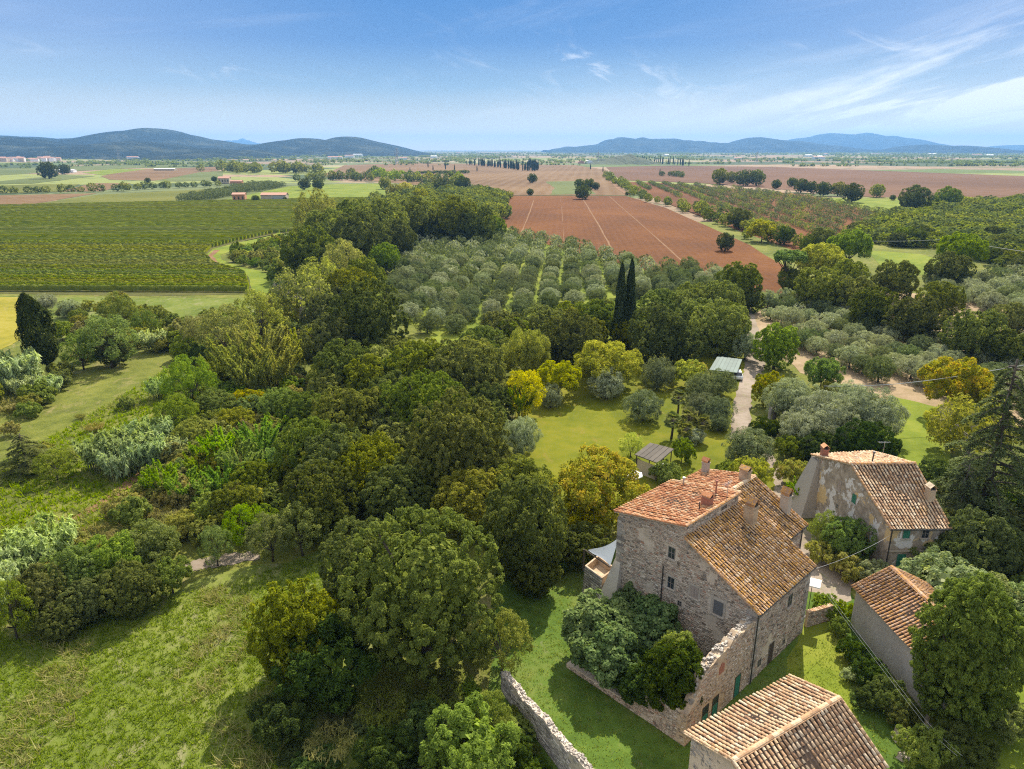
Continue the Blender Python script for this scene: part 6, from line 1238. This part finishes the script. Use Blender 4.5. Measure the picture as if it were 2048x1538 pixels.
def house_b():
    H, w, L = poly_house('old_house', (36.6, 60.7), (41.9, 60.8), (41.3, 75.0), (34.4, 74.1), (35.35, 67.3), (41.6, 67.5), 5.5, 9.0, 7.0, 'patchy', 'tall old house with flaking white and ochre render beside the gravel yard', 'tile_pink', 'tile_pink', (220, 60), 50)
    F_ = ((0, 0, 0), (1, .02, 0), (.02, -1, 0))
    opening(H, *F_, 1.55, 4.15, .8, 1.0, shutter='wood_green'); opening(H, *F_, 3.4, 4.2, .75, .95); opening(H, *F_, 1.5, 0, 1.0, 2.5, 'door', shutter='wood_green', sill=False); opening(H, *F_, 3.4, 1.5, .75, 1.05, shutter='wood_green')
    d = unit(vec(34.4-36.6, 74.1-60.7, 0)); n = vec(-d[1], d[0], 0); G_ = ((0, 0, 0), tuple(d), tuple(n))
    # the gable bends slightly at the ridge; openings sit on their own half
    d1 = unit(vec(35.35-36.6, 67.3-60.7, 0)); n1 = vec(-d1[1], d1[0], 0); opening(H, (0, 0, 0), d1, n1, 5.75, 5.0, .75, 1.1, shutter='wood_green')
    o2 = vec(35.35-36.6, 67.3-60.7, 0); d2 = unit(vec(34.4-35.35, 74.1-67.3, 0)); n2 = vec(-d2[1], d2[0], 0); opening(H, o2, d2, n2, 1.7, 5.15, .7, 1.15, shutter='shutter_beige'); opening(H, o2, d2, n2, 1.5, 3.1, .4, .55, sill=False)
    b = MB(); c = L((34.4, 74.1), 0); V = [c+vec(-2.2, 1.3, 0), c+vec(-1.5, -2.0, 0), c+vec(.4, -1.7, 0), c+vec(.3, 1.3, 0), c+vec(-.25, .3, 6.7), c+vec(-.1, -1.1, 6.7), c+vec(.3, -1.1, 6.7), c+vec(.3, .3, 6.7)]
    b.add(V, [(0, 1, 5, 4), (1, 2, 6, 5), (2, 3, 7, 6), (3, 0, 4, 7), (4, 5, 6, 7)]); ob('buttress', b.me('buttress', M['stoneg']), H)
    pipe(H, 'drainpipe', [(.05, -.1, 5.4), (.05, -.1, 0)], .055); pipe(H, 'gutter', [(-.3, -.38, 5.32), (5.6, -.35, 5.32)], .055)
    b = MB(); b.tube([(-.06, .4, 1.0), (-1.2, 6.3, 4.6)], .012, 4)
    chimney(H, 4.9, 2.9, 6.9, .62, .8, 1.7, 'mortarwarm', tm='tile_pink'); chimney(H, -1.7, 12.3, 7.3, .6, .8, 1.5, 'brick', tm='tile_red')
    pipe(H, 'flue_pipe', [(1.2, 7.6, 8.6), (1.25, 7.6, 9.9)], .07, 'metal_dark', True); antenna(H, 4.4, 11.5, 7.6, 1.9)
    b = MB(); b.box(-.1, 5.35, -.07, -.02, 2.75, 2.87); ob('string_course', b.me('string_course', M['lintel']), H)
house_b()
def house_d():
    H, w, L = poly_house('rendered_house', (29.9, 53.0), (30.85, 43.0), (36.9, 43.6), (35.95, 53.5), (32.9, 53.3), (33.85, 43.3), 4.0, 5.6, 4.0, 'render_grey', 'plain grey rendered house with orange lichened roof behind the big juniper', 'tile_orange', 'tile_orange', (230, 60), 60)
    d = unit(vec(.95, -10, 0)); n = vec(d[1], -d[0], 0); opening(H, (0, 0, 0), d, n, 9.2, .9, .6, .8, sill=False)
house_d()
def house_e():
    H, w, L = poly_house('tiled_barn', (19.45, 40.5), (11.35, 35.65), (14.65, 29.0), (22.1, 33.4), (20.8, 36.9), (12.95, 32.2), 4.95, 6.5, 4.95, 'mortar', 'low barn with broad pale ridge and pink weathered tiles at the bottom edge', 'tile_pink', 'tile_pink', (170, 130), 70, .3, cap='tile_pink')
    d = unit(vec(14.65-11.35, 29.0-35.65, 0)); n = vec(d[1], -d[0], 0); stones(H, w, vec(11.35-19.45, 35.65-40.5, 0), d, -n if n[0] > 0 else n, 7.4, lambda s: 4.8+1.4*(1-abs(s-3.7)/3.7), [], 71, 0, mat='stoneg')
house_e()

def free_wall():
    W = empty('garden_wall', (0, 0, 0), 0, 'long free-standing rubble wall running out of the bottom edge', 'wall'); A = vec(-.85, 44.9, 0); B = vec(8.8, 27.6, 0); d = unit(B-A); n = vec(d[1], -d[0], 0); L = np.linalg.norm(B-A); rg = np.random.default_rng(9)
    top = lambda s: 1.75+s*.085+.12*np.sin(s*1.3)+.07*np.sin(s*3.1+1); S = np.linspace(0, L, 60); pts = [A+d*s+vec(0, 0, top(s)+rg.normal(0, .035)) for s in S]
    b = MB(); b.prism([A]+pts+[B], -n*.5); w = ob('wall_core', b.me('wall_core', M['mortar']), W); n_ = n
    stones(W, w, A, d, n_ if n_[0] < 0 else n_, L, lambda s: top(s)-.03, [], 81, 180, mat='stoneg', sw=(.2, .5), sh=(.12, .26)); b = MB()
    for i in range(420):
        s = rg.uniform(0, L); c = A+d*s-n*rg.uniform(.02, .48)+vec(0, 0, top(s)-.03); a, e, h = rg.uniform(.08, .2), rg.uniform(.07, .16), rg.uniform(.05, .14); V = [c+d*x*a+n*y*e+vec(0, 0, z*h) for z in (0, 1) for y in (-.5, .5) for x in (-.5, .5)]
        b.add(V, [(4, 5, 7, 6), (0, 1, 5, 4), (2, 6, 7, 3), (0, 4, 6, 2), (1, 3, 7, 5)], rg.random())
    ob('coping_stones', b.me('coping_stones', M['stoneg']), w)['kind'] = 'stuff'
free_wall()
def terrace():
    T_ = empty('stone_terrace', (0, 0, 0), 0, 'battered stone terrace with parapet under the white awning', 'terrace'); z = 3.2; c = [vec(*P3(1170, 1131, z)), vec(*P3(1204, 1156, z)), vec(*P3(1232, 1136, z)), vec(*P3(1196, 1110, z))]; ctr = sum(c)/4; b = MB(); o = [vec(*(p+(p-ctr)*.14)[:2], 0) for p in c]; i_ = [ctr+(p-ctr)*.86 for p in c]
    V = o+c+i_+[q-vec(0, 0, .8) for q in i_]; b.add(V, [(k, (k+1) % 4, 4+(k+1) % 4, 4+k) for k in range(4)]+[(4+k, 4+(k+1) % 4, 8+(k+1) % 4, 8+k) for k in range(4)]+[(8+k, 8+(k+1) % 4, 12+(k+1) % 4, 12+k) for k in range(4)]+[(12, 13, 14, 15)]); w = ob('wall', b.me('terrace_wall', M['mortarwarm']), T_)
    d = unit(o[1]-o[0]); ey = unit(vec(d[1], -d[0], 0)+vec(0, 0, .0)); ey = ey if np.dot(ey, (o[0]-ctr)) > 0 else -ey
    # stones follow the leaning face
    V = []; F = []; T2 = []; rg = np.random.default_rng(3)
    for j in range(13):
        f = (j+.5)/13; a = o[0]+(c[0]-o[0])*f; e = o[1]+(c[1]-o[1])*f; L = np.linalg.norm(e-a); s = 0
        while s < L-.1:
            w_ = min(rg.uniform(.2, .5), L-s); p = a+(e-a)*(s+w_/2)/L; k = len(V); ex = unit(e-a); h = 3.2/13
            for pr, sc in ((-.02, .47), (.05, .38)): V += [p+ex*w_*sc*x+vec(0, 0, h*sc*y)+ey*pr for x, y in ((-1, -1), (1, -1), (1, 1), (-1, 1))]
            F += [(k+4, k+5, k+6, k+7), (k, k+1, k+5, k+4), (k+1, k+2, k+6, k+5), (k+2, k+3, k+7, k+6), (k+3, k, k+4, k+7)]; T2 += [rg.random()]*5; s += w_
    ob('stonework', mesh('stonework', V, np.array(F), M['stoneg'], T2), w)['kind'] = 'stuff'
    A = empty('awning', tuple(P3(1176, 1100, 5.2)), 0, 'white triangular shade sail beside the farmhouse corner', 'awning'); o_ = vec(*P3(1176, 1100, 5.2)); u = vec(cos(radians(43.8)), sin(radians(43.8)), 0); wd = vec(-sin(radians(43.8)), cos(radians(43.8)), 0); g = vec(18.59, 45.74, 0)
    t2 = g+wd*13.45+u*.3+vec(0, 0, 7.25); t3 = g+wd*13.5-u*.7+vec(0, 0, 4.75); n = 9; V = []; F = []
    for i in range(n):
        for j in range(n):
            fu, fv = i/(n-1), j/(n-1); a = o_+(t2-o_)*fu; c_ = o_+(t3-o_)*fu; p = a+(c_-a)*fv; sag = -.35*sin(pi*fu)*(.3+.7*sin(pi*fv)); pull = (a+c_)/2; p = p+(pull-p)*.28*sin(pi*fu)*abs(2*fv-1); V.append(p-o_+vec(0, 0, sag))
    F = [(i*n+j, (i+1)*n+j, (i+1)*n+j+1, i*n+j+1) for i in range(n-1) for j in range(n-1)]; ob('sail', mesh('sail', V, F, M['canvas'], None, True), A)
    b = MB(); p0 = vec(*P3(1168, 1099, 5.3)); p1 = t3+vec(0, 0, -.1); b.tube([p0-o_, p1-o_], .06, 6); b.tube([vec(p0[0], p0[1], 3.1)-o_, p0-o_], .08, 6); ob('timber_frame', b.me('timber_frame', M['wood_dark']), A)
terrace()

# ---- garden buildings and small things
def quad_roof(H, name, corners, mat, thick=.06, ribs=0):
    b = MB(); c = [np.array(q, float) for q in corners]; n = unit(np.cross(c[1]-c[0], c[3]-c[0])); n = n if n[2] > 0 else -n; b.prism(c, -n*thick); r = ob(name, b.me(name, M[mat]), H)
    for k in range(ribs):
        f0, f1 = k/ribs+.01, (k+1)/ribs-.01; b = MB(); b.prism([c[0]+(c[1]-c[0])*f0+n*.004, c[0]+(c[1]-c[0])*f1+n*.004, c[3]+(c[2]-c[3])*f1+n*.004, c[3]+(c[2]-c[3])*f0+n*.004], n*(.03+.02*(k % 2)), random.random()); ob('roof_sheet', b.me('roof_sheet', M[mat]), r)
    return r
def shelter():
    H = empty('garden_shelter', (18.2, 84.2, 0), 0, 'open garden shelter with patchy grey sheet roof on the lawn', 'shelter'); o = vec(18.2, 84.2, 0); c = [vec(*P3(1269, 909, 2.55)), vec(*P3(1315, 926.5, 2.55)), vec(*P3(1348, 898, 2.95)), vec(*P3(1300, 885.5, 2.95))]; c = [q-o for q in c]; quad_roof(H, 'roof', c, 'greyroof', .08, 5)
    m_ = sum(c)/4
    for q in c: p = m_+(q-m_)*.88; b = MB(); b.tube([(p[0], p[1], 0), (p[0], p[1], q[2]-.1)], .07, 6); ob('post', b.me('post', M['wood_dark']), H)
    p0, p1, p2 = [m_+(q-m_)*.85 for q in (c[0], c[1], c[2])]; b = MB(); b.prism([(p0[0], p0[1], 0), (p1[0], p1[1], 0), (p1[0], p1[1], 1.9), (p0[0], p0[1], 1.9)], (0, .12, 0)); pm = p1+(p2-p1)*.35; b.prism([(p1[0], p1[1], 0), (pm[0], pm[1], 0), (pm[0], pm[1], 1.95), (p1[0], p1[1], 1.95)], (-.12, 0, 0)); ob('wall', b.me('shelter_wall', M['creamwall']), H)
    tb = empty('garden_table', (19.7, 85.2, 0), .4, 'small table standing under the open side of the shelter', 'table'); b = MB(); b.box(-.8, .8, -.4, .4, .70, .75); ob('tabletop', b.me('tabletop', M['canvas']), tb)
    for sx in (-.7, .7):
        for sy in (-.3, .3): b = MB(); b.box(sx-.03, sx+.03, sy-.03, sy+.03, 0, .699); ob('leg', b.me('leg', M['wood_dark']), tb)
shelter()
def car(x, y, rz, paint, label):
    H = empty('parked_car', (x, y, 0), rz, label, 'car'); b = MB()
    pf = [(-2.1, .35), (-2.15, .75), (-1.95, .95), (-1.2, 1.0), (1.0, 1.02), (1.95, .85), (2.15, .6), (2.1, .35)]; b.prism([(px, -.85, z) for px, z in pf], (0, 1.7, 0)); ob('body', b.me('body', M[paint]), H)
    b = MB(); V = [(-1.9, -.78, .98), (1.2, -.78, 1.0), (1.2, .78, 1.0), (-1.9, .78, .98), (-1.4, -.62, 1.45), (.45, -.62, 1.47), (.45, .62, 1.47), (-1.4, .62, 1.45)]; b.add(V, [(0, 1, 5, 4), (1, 2, 6, 5), (2, 3, 7, 6), (3, 0, 4, 7)]); ob('window', b.me('window', M['glass']), H)
    b = MB(); b.box(-1.42, .47, -.63, .63, 1.44, 1.5); ob('roof', b.me('car_roof', M[paint]), H)
    for sx in (-1.3, 1.35):
        for sy in (-.8, .8): b = MB(); b.tube([(sx, sy-.1, .33), (sx, sy+.1, .33)], .33, 14); w = ob('wheel', b.me('wheel', M['rubber']), H); b = MB(); b.tube([(sx, sy+.101*np.sign(sy), .33), (sx, sy+.115*np.sign(sy), .33)], .19, 10); ob('rim', b.me('rim', M['metal_pale']), w)
    for sy in (-.6, .6): b = MB(); b.box(2.1, 2.16, sy-.18, sy+.18, .62, .76); ob('headlight', b.me('headlight', M['white']), H)
def carport():
    c = [vec(*P3(1418.5, 739.6, 2.3)), vec(*P3(1474, 745.5, 2.3)), vec(*P3(1484.5, 719, 2.45)), vec(*P3(1434.6, 712.6, 2.45))]; o = sum(c)/4; o[2] = 0; H = empty('carport', tuple(o), 0, 'carport with a flat faded green corrugated roof beside the drive', 'carport'); c = [q-o for q in c]; quad_roof(H, 'roof', c, 'greenroof', .05, 7)
    for q in c: b = MB(); b.tube([(q[0]*.92, q[1]*.92, 0), (q[0]*.92, q[1]*.92, q[2]-.05)], .06, 6); ob('post', b.me('post', M['wood_dark']), H)
    car(o[0]+1.9, o[1]-.6, radians(80), 'white', 'white car parked under the right side of the carport, its tail showing'); x, y = P(1392, 733, 1.3); car(x, y, radians(20), 'car_paint', 'grey car parked behind the yellow topped bush, left of the carport')
carport()
def parasol(x, y, z0, h, r, label, n=8):
    H = empty('parasol', (x, y, z0), .3, label, 'parasol'); b = MB(); V = [(0, 0, h)]+[(r*cos(2*pi*k/n), r*sin(2*pi*k/n), h-.42*r/1.5) for k in range(n)]+[(r*cos(2*pi*k/n), r*sin(2*pi*k/n), h-.42*r/1.5-.12) for k in range(n)]; F = [(0, 1+k, 1+(k+1) % n) for k in range(n)]+[(1+k, 1+n+k, 1+n+(k+1) % n, 1+(k+1) % n) for k in range(n)]; ob('canopy', mesh('canopy', V, F, M['canvas']), H)
    b = MB(); b.tube([(0, 0, 0), (0, 0, h)], .03, 6); ob('pole', b.me('pole', M['metal_dark']), H); b = MB(); b.tube([(0, 0, 0), (0, 0, .08)], .3, 10); ob('base', b.me('base', M['metal_dark']), H)
x, y = P(1264, 944, 2.4); parasol(x, y, 0, 2.5, 1.35, 'white round parasol seen between orange walnut branches')
x, y = P(1626, 1160, 3.9); parasol(x, y, 0, 3.95, .95, 'small white square parasol at the far corner of the farmhouse', 4)
def low_wall():
    A = vec(*P3(1610, 1253)); B = vec(*P3(1660, 1238)); d = unit(B-A); n = vec(d[1], -d[0], 0); L = np.linalg.norm(B-A); W = empty('low_wall', tuple(A), atan2(d[1], d[0]), 'low retaining wall topped with projecting tiles by the white square parasol', 'wall'); b = MB(); b.box(0, L, -.15, .15, 0, 1.5); w = ob('wall_core', b.me('wall_core', M['mortarwarm']), W); stones(W, w, (0, -.15, 0), (1, 0, 0), (0, -1, 0), L, lambda s: 1.45, [], 91, 20)
    ms = tile_meshes('tile_pink')
    for k in range(int(L/.2)): o = ob('coping_tile', ms[k % 6], W, (k*.2+.1, -.24, 1.5))
low_wall()
def cable(label, pts, r=.02, name='cable', sag=.6, mat='wire', cat='cable'):
    b = MB(); out = []
    for i in range(len(pts)-1):
        p, q = np.array(pts[i], float), np.array(pts[i+1], float)
        for k in range(14): f = k/14; out.append(p+(q-p)*f-vec(0, 0, 4*sag*f*(1-f)))
    out.append(np.array(pts[-1], float)); b.tube(out, r, 4); tag(ob(name, b.me(name, M[mat])), label, cat)
u_ = vec(cos(radians(43.8)), sin(radians(43.8)), 0); g_ = vec(18.59, 45.74, 0); cor = g_+u_*9.3+vec(0, 0, 6.2)
cable('thin cable spanning the gravel yard from farmhouse to patchy house', [cor, (36.55, 60.6, 4.6)], .013, sag=.35)
cable('upper one of the twin cables running down past the pale rendered wall', [cor, P3(1851, 1440, 2.5), P3(1925, 1512, 2.5)], .008, sag=.1); cable('lower one of the twin cables running down past the pale rendered wall', [cor-vec(0, 0, .25), P3(1846, 1444, 2.5), P3(1915, 1512, 2.5)], .008, sag=.12)
cable('thick grey power cable crossing the olive grove at the right', [P3(1648, 772, 5), P3(1790, 768, 6.5), P3(1960, 745, 7.5), P3(2200, 700, 9)], .045, sag=.15)
cable('thin wire reaching the half bare tree from the right edge', [P3(1960, 853, 7), P3(2200, 868, 8)], .02, sag=.1)
def utility_pole():
    x, y = P(1889, 521); H = empty('utility_pole', (x, y, 0), .2, 'pale utility pole beside the bright glade', 'utility pole'); b = MB(); h = 8.2; b.tube([(0, 0, 0), (.35, 0, h)], [.16, .1], 8); ob('pole', b.me('pole', M['metal_pale']), H); b = MB(); b.tube([(-.4, 0, h-.3), (1.0, 0, h-.3)], .05, 6); ob('crossarm', b.me('crossarm', M['metal_pale']), H)
    cable('wire from the utility pole running left into the yellow-green trees', [(x+.3, y, h-.2), P3(1700, 481, 7.5)], .05, sag=.5); cable('wire from the utility pole running right over the dark trees', [(x+.3, y, h-.2), P3(2150, 515, 9)], .05, sag=.5)
utility_pole()
def leaning_post():
    x, y = P(1851, 1449); H = empty('stone_post', (x, y, 0), 0, 'pale leaning stone post on a slab at the foot of the juniper', 'post'); b = MB(); b.tube([(0, 0, 0), (.12, .05, 1.75)], [.17, .13], 9); ob('post', b.me('post', M['lintel']), H); b = MB(); b.box(-.5, .35, -.45, -.05, 0, .12); ob('slab', b.me('slab', M['lintel']), H)
    x, y = P(1965, 1444); b = MB(); b.box(-.35, .35, -.15, .2, 0, .45); tag(ob('stone_block', b.me('stone_block', M['lintel']), None, (x, y, 0)), 'small pale stone block right of the juniper foot', 'stone')
    rg = np.random.default_rng(4); 
    for i, (a, c) in enumerate([(1800, 1462), (1812, 1490), (1806, 1515), (1795, 1478), (1822, 1475)]):
        x, y = P(a, c); V, F = [], []; n = 8; 
        for k in range(n): r = rg.uniform(.35, .6); V.append((r*cos(k*pi/4), r*sin(k*pi/4), -.05))
        for k in range(n): r = rg.uniform(.2, .4); V.append((r*cos(k*pi/4), r*sin(k*pi/4), rg.uniform(.18, .32)))
        F = [(k, (k+1) % n, n+(k+1) % n, n+k) for k in range(n)]+[tuple(range(n, 2*n))]; tag(ob('rock', mesh('rock', V, F, M['lintel']), None, (x, y, 0)), ['pale rock at the upper end of the rock line below the juniper', 'rock in the middle of the rock line', 'lowest rock of the rock line at the bottom', 'flat rock second from the top of the rock line', 'rock on the right side of the rock line'][i], 'rock')
leaning_post()
def stump():
    for i, (a, c, h, r, lb) in enumerate([(1536, 853, 3.0, .3, 'broken pale tree stump right of the drive'), (1546, 850, 3.1, .35, 'broken dark tree stump right of the pale one'), (1562, 868, 3.4, .28, 'leaning bare trunk beside the broken stumps')]):
        x, y = P(a, c); b = MB(); b.tube([(0, 0, -.1), (.05, 0, h*.5), (.1, .05, h)], [r, r*.85, r*.9], 9)
        if i < 2:
            for k in range(5): b.tube([(.1, .05, h-.1), (.1+.5*cos(k*1.3), .05+.4*sin(k*1.3), h+.25+.5*(k == 2))], [.08, .02], 4)
        tag(ob('tree_stump', b.me('tree_stump', M['palebark' if i == 0 else 'bark']), None, (x, y, 0)), lb, 'tree stump')
stump()

# ---- far buildings, pylons
def small_house(px, py, wm, dm, hz, rh, wallm, roofm, label, rz=0.0, wins=2, group=None, cat='house', name='farm_building'):
    x, y = P(px, py); H = empty(name, (x, y, 0), rz, label, cat, group); b = MB(); b.box(-wm/2, wm/2, 0, dm, 0, hz); b.prism([(-wm/2, 0, hz), (-wm/2, dm, hz), (-wm/2, dm/2, hz+rh*.95)], (wm, 0, 0)); ob('wall', b.me('far_wall', M[wallm]), H)
    b = MB(); e = .4
    for s_ in (0, 1):
        y0 = -e if s_ == 0 else dm+e; b.prism([(-wm/2-e, y0, hz-.05), (wm/2+e, y0, hz-.05), (wm/2+e, dm/2, hz+rh), (-wm/2-e, dm/2, hz+rh)], (0, 0, .25), s_)
    ob('roof', b.me('far_roof', M[roofm]), H)
    for k in range(wins): xx = -wm/2+wm*(k+.5)/wins; b = MB(); b.box(xx-.6, xx+.6, -.08, -.01, hz*.35, hz*.75); ob('window', b.me('far_window', M['glass']), H)
    return H
small_house(478, 403.5, 9.5, 8, 5.5, 1.2, 'orangewall', 'pinkroof', 'orange two storey farmhouse at the vineyard end', .15, 3)
small_house(547, 402, 20, 9, 4.6, 1.6, 'creamwall', 'pinkroof', 'long grey barn with pink roof right of the orange farmhouse', .02, 0, cat='barn')
b = MB(); x, y = P(547, 402); b.box(-1.2, 8.8, -.06, -.01, 0, 4.0); o = ob('barn_door', b.me('barn_door', M['metal_pale']), [q for q in bpy.data.objects if q.get('label', '').startswith('long grey barn')][0])
small_house(448, 367, 13, 9, 6, 2, 'creamwall', 'pinkroof', 'far cream house behind the first vineyard', .1, 4)
small_house(472, 368, 14, 6, 3, 1.2, 'orangewall', 'pinkroof', 'low orange building right of the far cream house', .0, 0)
small_house(128, 345, 32, 14, 4, 1, 'white', 'white', 'low white shed far left among dark trees', .1, 0, cat='shed'); small_house(328, 341, 40, 14, 3, .8, 'creamwall', 'white', 'low pale shed in the far tan strip', 0, 0, cat='shed')
x, y = P(1178, 327); H_ = empty('greenhouse', (x, y, 0), 0, 'white arched greenhouse far off beside the knoll', 'greenhouse'); b = MB(); pr = [(13*cos(pi*k/8), 0, 9*sin(pi*k/8)) for k in range(9)]; b.prism(pr, (0, 30, 0)); ob('cover', b.me('cover', M['white']), H_); b = MB(); b.prism([(-30, 5, 0), (-14, 5, 0), (-14, 5, 5), (-22, 5, 8), (-30, 5, 5)], (0, 20, 0)); ob('annex', b.me('annex', M['pinkroof']), H_)
rgv = np.random.default_rng(77); VX = sorted(rgv.uniform(-5, 118, 34)); SX = sorted([rgv.uniform(200, 440) for _ in range(6)]+[rgv.uniform(640, 1000) for _ in range(7)]+[rgv.uniform(1280, 2040) for _ in range(9)])
for i in range(34):
    px = VX[i]; small_house(px, rgv.uniform(319.5, 323.5), rgv.uniform(14, 26), 12, rgv.uniform(6, 12), 3, 'white' if i % 3 else 'creamwall', 'pinkroof', 'pale far village house under the left hills, %s from left' % ORD(i+1), rgv.uniform(-.4, .4), 0, 'houses of the far village')
for i in range(22):
    small_house(SX[i], rgv.uniform(307, 322), rgv.uniform(25, 60), 16, rgv.uniform(6, 11), 2.5, 'white', 'white' if i % 2 else 'pinkroof', 'pale building on the far plain, %s of them from left' % ORD(i+1), rgv.uniform(-.3, .3), 0, 'scattered buildings of the far plain')
def pylon(px, pybase, pytop, label):
    x, y = P(px, pybase); Z = y*CP+CAM_H*SP; h = (pybase-pytop)/FPX*Z; H = empty('electricity_pylon', (x, y, 0), .3, label, 'pylon'); r = h*.0085; b = MB(); w = h*.11
    for sx in (-1, 1):
        for sy in (-1, 1): b.tube([(sx*w, sy*w, 0), (sx*w*.3, sy*w*.3, h*.62), (0, 0, h)], r, 4)
    for k in range(7):
        z0, z1 = h*.62*k/7, h*.62*(k+1)/7; a0, a1 = w*(1-.7*k/7), w*(1-.7*(k+1)/7)
        for s_ in (-1, 1): b.tube([(-a0*s_, -a0, z0), (a1*s_, -a1, z1)], r*.6, 3); b.tube([(-a0*s_, a0, z0), (a1*s_, a1, z1)], r*.6, 3)
    ob('lattice', b.me('lattice', M['metal_pale']), H)
    for k, z in enumerate((.64, .76, .88)): b = MB(); a = h*(.2-.03*k); b.tube([(-a, 0, h*z), (0, 0, h*(z+.03)), (a, 0, h*z)], r*.9, 4); b.tube([(-a, 0, h*z), (a, 0, h*z)], r*.6, 4); ob('crossarm', b.me('crossarm', M['metal_pale']), H)
for q in [(239, 327, 299, 'steel pylon far left before the hills'), (794, 328, 296, 'steel pylon at the right foot of the left hills'), (1196, 326, 303, 'steel pylon above the arched greenhouse'), (1512, 328, 304, 'steel pylon right of the knoll'), (1902, 330, 310, 'steel pylon far right before the hills')]: pylon(*q)

# ------------------------------------------------------------ air: one closed box of even haze
b = MB(); b.box(-21500, 21500, -600, 21500, -1.6, 400); hz = ob('haze', b.me('haze', None)); tag(hz, kind='stuff')
hm = bpy.data.materials.new('haze'); hm.use_nodes = True; hn = hm.node_tree; hn.nodes.clear(); ho = hn.nodes.new('ShaderNodeOutputMaterial'); hv = hn.nodes.new('ShaderNodeVolumePrincipled')
hv.inputs['Color'].default_value = (.26, .56, 1.0, 1); hv.inputs['Density'].default_value = HAZE; hv.inputs['Anisotropy'].default_value = 0.1; hn.links.new(hv.outputs[0], ho.inputs['Volume']); hz.data.materials.append(hm)
